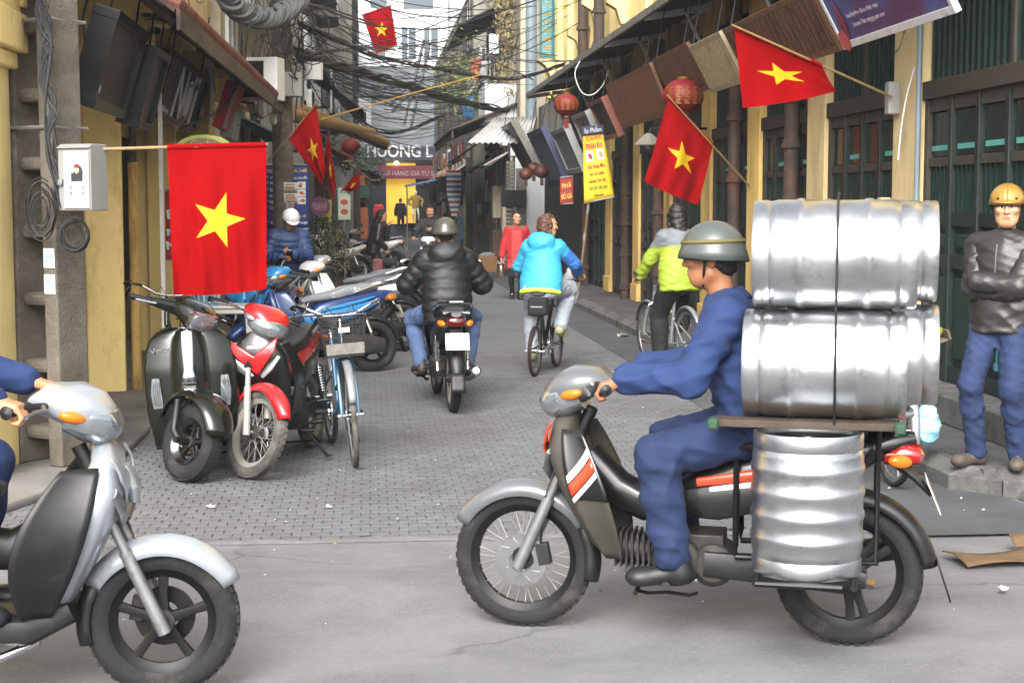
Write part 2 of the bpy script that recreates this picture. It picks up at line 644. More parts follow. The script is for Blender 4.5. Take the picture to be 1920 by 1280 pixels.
M_TILE = mat('roof_tile', '#6b3f34', 0.8, var=0.3, scale=12, bump=0.3, dirt='#33261f', damt=0.4, objrand=0.25)
M_WOODD = mat('dark_wood', '#3a2f26', 0.8, var=0.3, scale=10, bump=0.3, stretch=(1, 0.2, 1))
M_BRWN = mat('brown_bamboo', '#5a3621', 0.75, var=0.3, scale=14, bump=0.3, dirt='#3a2518', damt=0.35, objrand=0.2)
M_TAN = mat('tan_bamboo', '#9a8a68', 0.75, var=0.2, scale=14, bump=0.3, dirt='#6a5c42', damt=0.3)
M_TANF = mat('tan_frame', '#a1977c', 0.7, var=0.15, scale=9)
M_STEEL = mat('galvanised', '#8c9094', 0.45, metal=0.6, var=0.15, scale=8)
M_BLACK = mat('black_rubber', '#141414', 0.75, var=0.2, scale=20)
M_CABLE = mat('cable_black', '#191a1c', 0.7, var=0.2, scale=20)
M_CABLEG = mat('cable_grey', '#54585b', 0.7, var=0.2, scale=20)
M_WHT = mat('white_plaster', '#c6c9cb', 0.85, var=0.08, scale=1.5, dirt='#8b8e90', damt=0.25, dscale=0.5)
M_GREYP = mat('grey_cladding', '#85888a', 0.6, var=0.08, scale=1.0)
M_GLASS = mat('window_glass', '#33414b', 0.12, var=0.1, spec=0.7)
M_GREYB = mat('grey_metal_box', '#8b8c8a', 0.5, var=0.1, scale=8, dirt='#7b776f', damt=0.2)

# cracks, tar seams and fine aggregate for the worn asphalt
def crack(m, scale, width, dark, mscale):
    N, L = m.node_tree.nodes, m.node_tree.links
    b_ = N['Principled BSDF']
    src = b_.inputs['Base Color'].links[0].from_socket
    tc = N.new('ShaderNodeTexCoord')
    nz = N.new('ShaderNodeTexNoise'); nz.inputs['Scale'].default_value = 3.0; nz.inputs['Detail'].default_value = 6
    L.new(tc.outputs['Object'], nz.inputs['Vector'])
    ad = N.new('ShaderNodeVectorMath'); ad.operation = 'MULTIPLY_ADD'
    L.new(nz.outputs['Color'], ad.inputs[0]); ad.inputs[1].default_value = (.35, .35, .35); L.new(tc.outputs['Object'], ad.inputs[2])
    vo_ = N.new('ShaderNodeTexVoronoi'); vo_.feature = 'DISTANCE_TO_EDGE'; vo_.inputs['Scale'].default_value = scale
    L.new(ad.outputs[0], vo_.inputs['Vector'])
    mr = N.new('ShaderNodeMapRange'); mr.inputs['From Min'].default_value = 0; mr.inputs['From Max'].default_value = width
    mr.inputs['To Min'].default_value = dark; mr.inputs['To Max'].default_value = 0
    L.new(vo_.outputs['Distance'], mr.inputs['Value'])
    n2 = N.new('ShaderNodeTexNoise'); n2.inputs['Scale'].default_value = mscale
    L.new(tc.outputs['Object'], n2.inputs['Vector'])
    m2 = N.new('ShaderNodeMapRange'); m2.inputs['From Min'].default_value = .48; m2.inputs['From Max'].default_value = .58
    L.new(n2.outputs['Fac'], m2.inputs['Value'])
    mu = N.new('ShaderNodeMath'); mu.operation = 'MULTIPLY'
    L.new(mr.outputs[0], mu.inputs[0]); L.new(m2.outputs[0], mu.inputs[1])
    mx = N.new('ShaderNodeMix'); mx.data_type = 'RGBA'
    L.new(mu.outputs[0], mx.inputs['Factor']); L.new(src, mx.inputs[6]); mx.inputs[7].default_value = lin('#2b2a2a')
    L.new(mx.outputs[2], b_.inputs['Base Color'])
crack(M_ASPH, .55, .010, .42, .5)
crack(M_ASPH, 60.0, .25, .28, 2.0)
crack(M_WALK, 1.2, .015, .6, .8)
# ---------------------------------------------------------------- ground, street, pavements
b = MB()
b.add([(-300, -300, 0), (300, -300, 0), (300, 300, 0), (-300, 300, 0)], [(0, 1, 2, 3)])
tag(b.build('ground', M_ASPH, smooth=False), kind='structure')

SX0, SX1, SY0, SYM, SY1 = -2.15, 3.38, 7.72, 17.6, 92.0
b = MB()
b.add([(SX0, SY0, .004), (SX1, SY0, .004), (SX1, SYM, .004), (SX0, SYM, .004)], [(0, 1, 2, 3)])
b.mi = 1
b.add([(SX0, SYM, .012), (SX1, SYM, .012), (SX1, SY1, .012), (SX0, SY1, .012)], [(0, 1, 2, 3)])
street = tag(b.build('street_paving', [M_JOINT, M_PAVFAR], smooth=False), kind='structure')
PW, PD, JT = 0.100, 0.094, 0.004
def paver_geo(bm_, x, y, dz, tw):
    hx, hy = PW / 2 - JT / 2, PD / 2 - JT / 2
    c = 0.0055
    ca, sa = math.cos(tw), math.sin(tw)
    base = [(-hx, -hy), (hx, -hy), (hx, hy), (-hx, hy)]
    top = [(-hx + c, -hy + c), (hx - c, -hy + c), (hx - c, hy - c), (-hx + c, hy - c)]
    vs = [(x + px * ca - py * sa, y + px * sa + py * ca, 0.0035) for px, py in base]
    vs += [(x + px * ca - py * sa, y + px * sa + py * ca, 0.0095 + dz) for px, py in base]
    vs += [(x + px * ca - py * sa, y + px * sa + py * ca, 0.0125 + dz + px * tw * .5) for px, py in top]
    fs = []
    for k in (0, 4):
        for i in range(4):
            fs.append((k + i, k + (i + 1) % 4, k + 4 + (i + 1) % 4, k + 4 + i))
    fs.append((8, 9, 10, 11))
    bm_.add(vs, fs)
pm = []
for k in range(6):
    q = MB()
    paver_geo(q, 0, 0, 0.0012 * (k - 2.5) / 2.5, 0.02 * (k % 3 - 1))
    pm.append(q.mesh('paver', M_PAVER, smooth=False))
spots = []
row = 0
y = SY0 + PD / 2
while y < SYM - PD / 2:
    x = SX0 + PW / 2 + (PW / 2 if row % 2 else 0)
    while x < SX1 - PW / 2:
        wob = 0.006 * math.sin(y * 1.7 + x * 0.9)
        spots.append((x, y + wob))
        x += PW
    y += PD
    row += 1
rng = random.Random(3)
def seen(x, y):                               # free of the parked and moving bikes in the photograph
    return -1.75 < x < 2.35
near = [s_ for s_ in spots if s_[1] < 9.4 and seen(*s_)]
near.sort(key=lambda s_: s_[1])
near = set(near[:298])
rest = MB()
for s_ in spots:
    if s_[1] < SY0 + PD * 2.2 and rng.random() < (.22 if s_[1] < SY0 + PD else .0):
        continue
    if s_ in near:
        o = link('paver', rng.choice(pm), street, T(s_[0], s_[1], 0))
    else:
        paver_geo(rest, s_[0], s_[1], rng.uniform(-.0015, .0015), rng.uniform(-.02, .02))
cr = MB()                                        # asphalt lapping unevenly over the first pavers
n_ = 120
def lap(u, v):
    x = SX0 + (SX1 + .3 - SX0) * u
    e = .10 + .05 * math.sin(x * 3.1) + .035 * math.sin(x * 9.7 + 1) + .02 * math.sin(x * 23)
    return (x, SY0 - .05 + (e + .03) * v, .0015 + .0125 * (1 - abs(2 * v - .9)))
cr.grid(lap, n_, 4)
cr.build('asphalt_lap', M_ASPH, street)
o = rest.build('paver_field', M_PAVER, street, smooth=False)
o['kind'] = 'stuff'

# right sidewalk with kerb stones
b = MB()
b.bx(3.56, 5.2, 8.62, 60, 0.0, 0.150)
walk = tag(b.build('sidewalk_right', M_WALK, smooth=False), kind='structure')
def kerb(y0, y1):
    q = MB()
    q.prism([(3.40, y0 + .004, 0), (3.40, y0 + .004, .10), (3.50, y0 + .004, .154), (3.565, y0 + .004, .154), (3.565, y0 + .004, 0)], (0, y1 - y0 - .008, 0))
    q.build('kerb_stone', M_KERB, walk, smooth=False, bev=0.006)
yy = 8.75
while yy < 30:
    kerb(yy, yy + .82)
    yy += .82
kerb(yy, 60)
q = MB()                                       # cut-off corner stone and the kerb of the cross street
q.prism([(3.40, 8.75, 0), (3.40, 8.75, .10), (3.62, 8.52, .10), (3.62, 8.52, 0)], (.0, .0, .0001))
q.v.clear(); q.f.clear(); q.m.clear()
q.add([(3.40, 8.746, 0), (3.62, 8.50, 0), (3.62, 8.50, .10), (3.40, 8.746, .10), (3.50, 8.746, .154), (3.66, 8.60, .154), (3.66, 8.746, .154), (3.66, 8.746, 0)],
      [(0, 1, 2, 3), (3, 2, 5, 4), (4, 5, 6), (0, 3, 4, 6, 7), (1, 7, 6, 5, 2), (0, 7, 1)])
q.build('kerb_stone', M_KERB, walk, smooth=False)
xx = 3.63
while xx < 6:
    q = MB()
    q.prism([(xx, 8.50, 0), (xx, 8.50, .10), (xx, 8.60, .154), (xx, 8.64, .154), (xx, 8.64, 0)], (.8, 0, 0))
    q.build('kerb_stone', M_KERB, walk, smooth=False, bev=0.006)
    xx += .808
q = MB()
q.prism([(3.70, 8.49, .0), (3.74, 8.49, .055), (5.2, 8.49, .085), (5.2, 8.49, 0)], (0, -.62, 0))
q.build('kerb_ramp', M_KERB, walk, smooth=False, bev=.01)
# dark wet gutter strip along the kerb
b = MB()
b.add([(2.55, 7.5, .0175), (3.75, 7.5, .0175), (3.62, 8.5, .0175), (3.40, 8.74, .0175), (3.40, 40, .0175), (2.75, 40, .0175), (2.78, 17, .0175), (2.72, 9.2, .0175)], [(0, 1, 2, 3, 4, 5, 6, 7)])
M_GUT = mat('gutter_cement', '#4c4d50', 0.7, var=0.2, scale=2.5, bump=0.4, bscale=150, dirt='#3a3a3c', damt=0.5, dscale=1.2)
tag(b.build('gutter', M_GUT, smooth=False), kind='structure')
# left pavement slab, a hand high
b = MB()
b.prism([(-1.62, 9.6, 0), (-1.62, 40, 0), (-6, 40, 0), (-6, 7.0, 0), (-2.5, 7.0, 0)], (0, 0, .06))
M_LWALK = mat('left_pavement', '#6a6866', 0.9, var=0.2, scale=2.5, bump=0.4, bscale=100, dirt='#454240', damt=0.4, dscale=1.4)
tag(b.build('pavement_left', M_LWALK, smooth=False, bev=.02), kind='structure')

# ---------------------------------------------------------------- right-hand shophouse with pilasters
XF, XR = 4.30, 4.38                      # pilaster face, recessed doors
PIL = [(11.85, 12.47), (14.40, 14.98), (16.85, 17.40), (19.32, 19.85), (21.9, 22.4), (24.5, 25.05), (27.4, 28.0), (30.3, 30.9)]
rh = thing('yellow_shophouse', 'long yellow shophouse on the right with dark green doors between pilasters', 'building', (XF, 20, .15))
rh.location = (0, 0, 0)
b = MB()
b.bx(XR + .12, 6.5, 8.6, 30.9, .15, 9.5)
b.build('back_wall', M_YEL2, rh, smooth=False)
b = MB()                                  # upper storey front, seen above the awning
b.bx(XF + .12, XR + .118, 8.6, 38.5, 4.25, 9.5)
b.build('upper_wall', M_YEL, rh, smooth=False)
for i, (a, c) in enumerate(PIL):
    q = MB()
    q.bx(XF, XR + .10, a, c, .15, 4.3)
    q.bx(XF - .03, XR + .1, a - .02, c + .02, .15, .42)
    q.build('pilaster', M_CREAM if i < 2 else M_YEL2, rh, smooth=False, bev=.008)
for a in (31.5, 33.4, 35.2, 37.2):
    q = MB()
    q.bx(XF + .0, XF + .12, a, a + .5, 4.25, 9.4)
    q.build('pilaster', M_YEL, rh, smooth=False, bev=.01)
for i, yv in enumerate((13.4, 16.2, 18.6, 21.2, 24, 26.6, 29.5)):   # upper pilasters and brackets
    q = MB()
    q.bx(XF, XF + .118, yv, yv + .45, 4.25, 9.4)
    q.build('pilaster', M_YEL, rh, smooth=False, bev=.01)
def mk_door(y0, y1, zb, first=False):
    """a row of narrow leaves under a lintel and a barred transom"""
    wd = y1 - y0
    q = MB()
    q.bx(XR + .02, XR + .10, y0, y1, zb, 3.9)
    d = q.build('door', M_GREEN, rh, smooth=False)
    q = MB()
    q.bx(XR - .065, XR + .03, y0 + .001, y1 - .001, 2.50, 2.64)
    q.build('lintel', M_BROWNTRIM, d, smooth=False, bev=.006)
    n = max(2, round(wd / .52))
    lw = wd / n
    for k in range(n + 1):
        q = MB()
        yk = min(max(y0 + k * lw, y0 + .035), y1 - .035)
        q.bx(XR - .04, XR + .03, yk - .035, yk + .035, zb, 2.5)
        q.build('door_post', M_BROWNTRIM if k in (0, n) else M_GREEN, d, smooth=False, bev=.004)
    nb = int(wd / .11)
    bars = MB()
    for k in range(nb):
        yk = y0 + (k + .5) * wd / nb
        bars.bx(XR - .01, XR + .015, yk - .011, yk + .011, 2.64, 3.9)
    bars.build('transom_bars', M_GREEN2, d, smooth=False)
    q = MB()
    q.bx(XR - .03, XR + .02, y0 + wd * .48, y0 + wd * .48 + .05, 2.64, 3.9)
    q.build('transom_mullion', M_BROWNTRIM, d, smooth=False)
    for k in range(n):
        ya, yb = y0 + k * lw + .045, y0 + (k + 1) * lw - .045
        for (z0, z1) in ((zb, zb + .12), (zb + .86, zb + .96), (zb + 1.18, zb + 1.28), (1.98, 2.05), (2.40, 2.5)):
            q = MB()
            q.bx(XR - .025, XR + .025, ya, yb, z0, z1)
            q.build('door_rail', M_GREEN if z0 < 1.6 else M_BROWNTRIM, d, smooth=False, bev=.003)
        for (z0, z1) in ((zb + .16, zb + .82), (zb + .99, zb + 1.15)):
            q = MB()
            q.bx(XR - .012, XR + .02, ya + .05, yb - .05, z0 + .03, z1 - .03)
            q.build('door_panel', M_GREEN2, d, smooth=False, bev=.012)
        if first and k in (1, 2, 3):      # worn teal edging on the panels of the near door
            q = MB()
            z0, z1 = zb + .16, zb + .82
            for yk in (ya + .07, yb - .1):
                q.bx(XR - .016, XR - .004, yk, yk + .016, z0 + .05, z1 - .01)
                q.bx(XR - .0165, XR - .004, yk - .02, yk + .05, z0 + .02, z0 + .07)
            q.bx(XR - .017, XR - .004, ya + .05, yb - .05, zb + 1.0, zb + 1.04)
            q.build('door_teal_strip', M_TEAL, d, smooth=False)
        ns = max(3, int((yb - ya) / .075))
        sl = MB()
        for j in range(ns):
            yk = ya + (j + .5) * (yb - ya) / ns
            sl.bx(XR - .005, XR + .02, yk - .02, yk + .02, zb + 1.28, 1.98)
        sl.build('door_slats', M_GREEN2, d, smooth=False)
        q = MB()
        q.bx(XR, XR + .02, ya + .02, yb - .02, 2.06, 2.39)
        q.build('door_pane', mat('door_glass', '#152523', 0.25, var=0.2), d, smooth=False)
        if k % 2 == 0 or first:
            q = MB()
            q.bx(XR - .014, XR - .002, ya + .05, yb - .06, 2.10, 2.14)
            q.build('door_teal_strip', mat('teal_pane_reflection', '#4f8f88', 0.6), d, smooth=False)  # teal strip across the pane: a reflection put into its colour
mk_door(8.7, 11.85, .35, True)
for (a, c), (e, f) in zip(PIL[:-1], PIL[1:]):
    mk_door(c, e, .15)
q = MB()
q.bx(4.02, XR + .1, 8.66, 11.84, .15, .35)
q.build('door_step', M_KERB, rh, smooth=False, bev=.012)
def pipe(x, yv, z0, z1, r, m, par, collars=(), col_m=None, name='drain_pipe'):
    q = MB()
    q.cyl((x, yv, z0), (x, yv, z1), r, n=16)
    o = q.build(name, m, par)
    for zc in collars:
        q = MB()
        q.lathe([(r, -.05), (r * 1.35, -.045), (r * 1.35, -.01), (r * 1.18, 0), (r * 1.18, .04), (r, .045)], (x, yv, zc), n=16)
        q.build('pipe_collar', col_m or m, o)
    return o
pipe(4.22, 15.25, .15, 4.1, .075, M_PIPE, rh, (.4, 1.1, 1.75, 2.3, 2.75, 3.5))
pipe(4.22, 17.68, .15, 4.1, .075, M_PIPE, rh, (.5, 1.3, 2.0, 2.7, 3.3))
pipe(4.22, 25.3, .15, 4.1, .08, M_PIPE, rh, (.35, .9, 1.4, 1.9))
pipe(4.22, 30.0, .15, 4.1, .08, M_PIPE, rh, (.5, 1.2, 1.9))
pipe(4.26, 22.6, .15, 4.1, .08, M_PIPE, rh, (.4, 1.0, 1.6))
pipe(4.27, 11.80, .35, 4.0, .022, M_PIPEG, rh, ())
for yv, xx in ((30.9, 4.28), (28.2, 4.2)):
    pipe(xx, yv, 4.3, 9.4, .10, M_PIPE, rh, (4.6, 5.2, 5.9, 6.7, 7.5))
pipe(4.12, 39.2, 3.6, 9.6, .14, M_PIPEG, rh, ())
def shutter(x0, yv, wd, z0, z1):
    q = MB()
    q.bx(x0, x0 + .05, yv, yv + .04, z0, z1); q.bx(x0 + wd - .05, x0 + wd, yv, yv + .04, z0, z1)
    q.bx(x0 + wd / 2 - .025, x0 + wd / 2 + .025, yv, yv + .04, z0, z1)
    for z in (z0, (z0 + z1) / 2, z1 - .08):
        q.bx(x0 + .051, x0 + wd - .051, yv + .001, yv + .039, z, z + .08)
    s = q.build('shutter', M_SHUT, rh, smooth=False)
    n = int((z1 - z0) / .06)
    for h0, h1 in ((x0 + .05, x0 + wd / 2 - .025), (x0 + wd / 2 + .025, x0 + wd - .05)):
        sl = MB()
        for k in range(n):
            sl.box(((h0 + h1) / 2, yv + .02, z0 + .06 + k * .06), (h1 - h0, .05, .008), (.6, 0, 0))
        sl.build('shutter_slats', M_SHUTL, s, smooth=False)
shutter(4.05, 36.6, .62, 5.15, 8.4)
shutter(4.02, 31.0, .32, 5.75, 8.4)
q = MB()
q.prism([(4.0, 36.55, 5.1), (4.42, 36.55, 5.1), (4.42, 36.55, 4.7), (4.3, 36.55, 4.72), (4.2, 36.55, 4.95)], (0, .5, 0))
q.build('sill', M_CREAM, rh, smooth=False)
for yv, z in ((26.3, 5.0), (29.3, 5.35), (31.4, 5.0), (22.5, 5.3)):
    q = MB()
    q.prism([(4.05, yv, z + .25), (4.42, yv, z + .25), (4.42, yv, z - .25), (4.3, yv, z - .25), (4.22, yv, z), (4.05, yv, z + .1)], (0, .22, 0))
    q.build('bracket', M_CREAM, rh, smooth=False, bev=.01)
# doorway trim and wires boxes on the near pilaster
q = MB(); q.bx(4.20, 4.299, 12.30, 12.40, 2.42, 2.68); q.build('meter_box', M_GREYB, rh, smooth=False, bev=.01)
q = MB(); q.bx(4.22, 4.30, 12.5, 12.58, .5, 1.75); q.build('conduit_board', M_CREAM, rh, smooth=False)

# ---- the awning over the right-hand sidewalk
aw = thing('street_awning', 'long dark awning with white beams over the right sidewalk', 'awning', (0, 0, 0))
AX0 = 3.5
def awz(x): return 4.08 + (x - AX0) * .16
ys = [9.0, 12.5, 16.1, 19.55, 22.9, 26.4, 30.0, 34.0, 40.0]
for a, c in zip(ys[:-2], ys[1:-1]):
    q = MB()
    n = 14
    def fn(u, v, a=a, c=c):
        x = AX0 + u * .92
        return (x, a + .01 + v * (c - a - .02), awz(x) + .035 + .012 * math.sin(v * n * 2 * PI))
    q.grid(fn, 4, n * 6)
    q.build('awning_panel', M_AWN, aw, solid=.012)
    q = MB()
    q.bx(AX0 - .05, AX0 - .005, a + .006, c - .006, 4.02, 4.12)
    q.build('awning_edge', M_AWNE, aw, smooth=False, bev=.006)
for yv in ys[1:-1]:
    for x0, x1 in ((AX0, AX0 + .5), (AX0 + .54, AX0 + .8)):
        q = MB()
        q.prism([(x0, yv - .03, awz(x0) - .075), (x1, yv - .03, awz(x1) - .075), (x1, yv - .03, awz(x1) + .005), (x0, yv - .03, awz(x0) + .005)], (0, .06, 0))
        q.build('awning_beam', M_WHITEST, aw, smooth=False)
    q = MB()
    q.tube([(AX0 + .5, yv - .1, awz(4.0) - .06), (AX0 + .78, yv - .1, 3.55)], .025, 4)
    q.build('awning_strut', M_WHITEST, aw, smooth=False)

# ---------------------------------------------------------------- left-hand arcade house
lh = thing('arcade_house', 'yellow arcaded house on the left with arched front bays', 'building', (0, 0, 0))
XL = -2.20
b = MB()
b.bx(-5.5, -2.95, 9.3, 24.5, .06, 9)
b.build('inner_wall', M_YEL2, lh, smooth=False)
b = MB()
b.bx(-2.945, -2.90, 9.5, 21, .06, .55)
b.build('plinth', M_KERB, lh, smooth=False)
b = MB()
b.bx(-2.94, -2.40, 9.3, 24.5, 3.9, 9)
b.build('upper_wall', M_CREAM, lh, smooth=False)
for yv, w_ in ((9.35, .55), (13.75, .36), (17.6, .36), (21.2, .4)):
    q = MB()
    q.bx(-2.56, XL, yv, yv + w_, .06, 3.9)
    o = q.build('pillar', M_YEL, lh, smooth=False, bev=.012)
    if yv > 10:
        q = MB(); q.bx(-2.44, -2.12, yv - .06, yv - .002, .06, 2.55)
        q.build('pilaster_strip', M_YEL, o, smooth=False, bev=.012)
    for k, (e, z0, z1) in enumerate(((.05, 2.52, 2.62), (.10, 2.62, 2.86), (.07, 2.86, 2.98), (.16, 3.02, 3.3))):
        q = MB(); q.bx(-2.56 - .01, XL + e, yv - e, yv + w_ + e, z0, z1 - .003)
        q.build('capital_moulding', M_YEL, o, smooth=False, bev=.012)
def arch(y0, y1):
    yc, rr = (y0 + y1) / 2, (y1 - y0) / 2 - .16
    zs = 2.86
    pts = [(y0, zs), (y0 + .16, zs)]
    for k in range(15):
        a = PI - PI * k / 14
        pts.append((yc + rr * math.cos(a), zs + .03 + rr * .52 * math.sin(a)))
    pts += [(y1 - .16, zs), (y1, zs), (y1, 4.0), (y0, 4.0)]
    q = MB()
    # split into strips so the concave outline triangulates cleanly
    low = pts[1:-3]
    for p_, r_ in zip(low[:-1], low[1:]):
        q.prism([(-2.5, p_[0], p_[1]), (-2.5, r_[0], r_[1]), (-2.5, r_[0], 3.9), (-2.5, p_[0], 3.9)], (.26, 0, 0))
    o = q.build('arch', M_YEL, lh, smooth=False)
    for k in (-1, 1):
        q = MB()
        yk = yc + k * (rr + .02)
        q.prism([(-2.22, yk - .14, 2.9), (-2.22, yk + .14, 2.9), (-2.22, yk + .14, 3.3), (-2.22, yk, 3.38), (-2.22, yk - .14, 3.3)], (.12, 0, 0))
        q.build('arch_bracket', M_YEL, o, smooth=False, bev=.01)
arch(9.9, 13.75); arch(14.11, 17.6); arch(17.96, 21.2)
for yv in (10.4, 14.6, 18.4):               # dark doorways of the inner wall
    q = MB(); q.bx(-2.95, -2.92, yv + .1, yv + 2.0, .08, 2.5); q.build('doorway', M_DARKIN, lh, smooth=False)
q = MB(); q.bx(-2.95, -2.2, 9.9, 24.4, 3.62, 3.68); q.build('arcade_ceiling', M_WOODD, lh, smooth=False)
# stepped corbels carrying the eave
for yv in (12.75, 13.85, 15.9, 17.75, 19.6, 21.3):
    q = MB()
    q.prism([(-2.22, yv, 2.92), (-2.05, yv, 2.92), (-2.05, yv, 3.08), (-1.86, yv, 3.08), (-1.86, yv, 3.24), (-1.72, yv, 3.24), (-1.72, yv, 3.44), (-2.22, yv, 3.6)], (0, .24, 0))
    q.build('corbel', M_YEL, lh, smooth=False, bev=.01)
# tiled eave
ev = thing('tiled_eave', 'sloping tiled eave with rounded red edge tiles on the left house', 'roof', (0, 0, 0))
def eave(y0, y1, xe0, xe1, z0, z1):
    def ex(t): return xe0 + (xe1 - xe0) * t
    def ez(t): return z0 + (z1 - z0) * t
    q = MB()
    for t0, t1 in ((0, 1),):
        a, c = y0, y1
        q.add([(ex(0), a, ez(0)), (ex(1), c, ez(1)), (-2.5, c, 3.95), (-2.5, a, 3.95),
               (ex(0), a, ez(0) - .03), (ex(1), c, ez(1) - .03), (-2.5, c, 3.90), (-2.5, a, 3.90)],
              [(0, 1, 2, 3), (4, 7, 6, 5), (0, 4, 5, 1), (1, 5, 6, 2), (2, 6, 7, 3), (3, 7, 4, 0)])
    q.build('eave_boards', M_WOODD, ev, smooth=False)
    q = MB()
    q.prism([(ex(0) + .012, y0, ez(0) - .15), (ex(0) + .012, y0, ez(0) - .005), (ex(0) + .04, y0, ez(0) - .005), (ex(0) + .04, y0, ez(0) - .15)], (ex(1) - ex(0), y1 - y0, ez(1) - ez(0)))
    q.build('fascia', mat('fascia_wood', '#57493a', 0.85, var=0.3, scale=9, dirt='#2e261e', damt=0.5, stretch=(1, .3, 1)), ev, smooth=False)
    n = int((y1 - y0) / .10)
    tm = MB()
    tm.lathe([(.058, 0), (.058, .09)], (0, 0, 0), (1, 0, -.3), n=8)
    tm.lathe([(.0, -.001), (.058, 0)], (0, 0, 0), (1, 0, -.3), n=8)
    tm.lathe([(.058, .09), (0.04, .1), (0, .1)], (0, 0, 0), (1, 0, -.3), n=8)
    me = tm.mesh('edge_tile', M_TILE)
    for k in range(n):
        t = (k + .5) / n
        link('edge_tile', me, ev, T(ex(t) - .05, y0 + (y1 - y0) * t, ez(t) + .05) @ RX(random.uniform(-.2, .2)))
    rows = MB()
    for k in range(n):
        t = (k + .5) / n
        rows.tube([(ex(t) - .06, y0 + (y1 - y0) * t, ez(t) + .05), (-2.42, y0 + (y1 - y0) * t, 3.95)], .05, 6)
    o = rows.build('roof_tiles', M_TILE, ev)
    o['kind'] = 'stuff'
    for k in range(int((y1 - y0) / .45)):
        q = MB()
        yk = y0 + .2 + k * .45
        t = (yk - y0) / (y1 - y0)
        q.tube([(ex(t) - .02, yk, ez(t) - .07), (-2.45, yk, 3.84)], .035, 4)
        q.build('rafter', M_WOODD, ev, smooth=False)
eave(11.35, 21.3, -1.36, -1.17, 3.08, 3.06)

# ---------------------------------------------------------------- further houses
def window(par, x, y0, y1, z0, z1, m=M_GLASS, fm=M_WHT, dx=-1):
    """window in a wall that faces along x; dx = -1 faces the street from the right, +1 from the left"""
    q = MB(); q.bx(min(x, x + dx * .03), max(x, x + dx * .03), y0, y1, z0, z1)
    o = q.build('window', m, par, smooth=False)
    q = MB()
    a, c = min(x, x + dx * .06), max(x, x + dx * .06)
    t = .06
    q.bx(a, c, y0 - t, y0, z0 - t, z1 + t); q.bx(a, c, y1, y1 + t, z0 - t, z1 + t)
    q.bx(a, c, y0, y1, z0 - t, z0); q.bx(a, c, y0, y1, z1, z1 + t); q.bx(a, c, (y0 + y1) / 2 - .03, (y0 + y1) / 2 + .03, z0, z1)
    q.build('window_frame', fm, o, smooth=False)
def house(name, label, x0, x1, y0, y1, h, m, side):
    o = thing(name, label, 'building', (0, 0, 0))
    q = MB(); q.bx(x0, x1, y0, y1, .0, h)
    q.build('wall', m, o, smooth=False)
    return o
M_BEIGE = mat('beige_render', '#aaa18c', 0.9, var=0.15, scale=1.4, dirt='#57503f', damt=0.5, dscale=0.8, stretch=(1, 1, .4))
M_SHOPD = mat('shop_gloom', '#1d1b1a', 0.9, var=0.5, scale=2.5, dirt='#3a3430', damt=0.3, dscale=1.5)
l2 = house('narrow_house', 'narrow beige concrete house behind the round pole on the left', -6, -2.25, 24.6, 33, 9, M_BEIGE, 1)
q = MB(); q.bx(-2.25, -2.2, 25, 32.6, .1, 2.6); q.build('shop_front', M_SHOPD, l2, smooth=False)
for y0, z0 in ((25.4, 4.2), (29.3, 4.2), (25.4, 7), (29.3, 7)):
    window(l2, -2.25, y0, y0 + 1.6, z0, z0 + 1.5, dx=1)
q = MB(); q.bx(-2.25, -1.35, 24.8, 28.4, 5.4, 5.55)
q.build('balcony', M_YEL2, l2, smooth=False)
q = MB(); q.bx(-2.2, -1.45, 28.5, 28.9, 3.6, 5.2); q.build('side_wing', M_BEIGE, l2, smooth=False)
l3 = house('grey_shop_house', 'grey three storey shop house in the bend on the left', -7, -1.35, 33.2, 48, 10, M_CONCF, 1)
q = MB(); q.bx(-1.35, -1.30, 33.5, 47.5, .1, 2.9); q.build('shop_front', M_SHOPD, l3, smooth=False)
for y0 in (34, 38, 42):
    for z0 in (4, 7):
        window(l3, -1.35, y0, y0 + 2, z0, z0 + 1.7, dx=1)
        q = MB(); q.bx(-1.35, -.75, y0 - .3, y0 + 2.3, z0 - .35, z0 - .25)
        q.build('balcony', M_CONCF, l3, smooth=False)
        q = MB()
        for k in range(14):
            q.bx(-.78, -.75, y0 - .3 + k * .2, y0 - .28 + k * .2, z0 - .25, z0 + .6)
        q.bx(-.79, -.74, y0 - .3, y0 + 2.3, z0 + .6, z0 + .64)
        q.build('railing', M_STEEL, l3, smooth=False)
l4 = house('dark_tall_house', 'dark tall house left of the clothes shop at the street end', -8, -.45, 48.2, 83, 12, M_CONCF, 1)
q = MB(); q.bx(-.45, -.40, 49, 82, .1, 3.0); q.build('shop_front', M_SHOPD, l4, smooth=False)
for y0 in (50, 55, 60, 66, 72):
    for z0 in (4, 7, 10):
        window(l4, -.45, y0, y0 + 2.4, z0, z0 + 1.8, dx=1, fm=M_BROWNTRIM)

r2 = house('old_grey_house', 'old stained house with creepers and drying clothes on the right', 3.95, 8, 40.2, 52, 10, M_BEIGE, -1)
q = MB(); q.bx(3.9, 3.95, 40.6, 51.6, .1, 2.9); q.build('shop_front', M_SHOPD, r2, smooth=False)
q = MB(); q.bx(3.1, 3.949, 41.2, 43.6, 3.9, 4.9); q.build('balcony', M_WHT, r2, smooth=False, bev=.03)
q = MB(); q.bx(3.2, 3.949, 44.4, 50.5, 5.1, 5.2); q.build('balcony', M_CONCF, r2, smooth=False)
q = MB()
for k in range(22):
    q.bx(3.2, 3.22, 44.4 + k * .28, 44.43 + k * .28, 5.2, 6.15)
q.bx(3.19, 3.23, 44.4, 50.5, 6.15, 6.2)
q.build('railing', M_WHT, r2, smooth=False)
q = MB()
for k in range(6):
    q.bx(3.24 + k * .12, 3.26 + k * .12, 44.39, 44.42, 5.2, 6.15)
q.build('railing', M_WHT, r2, smooth=False)
q = MB()
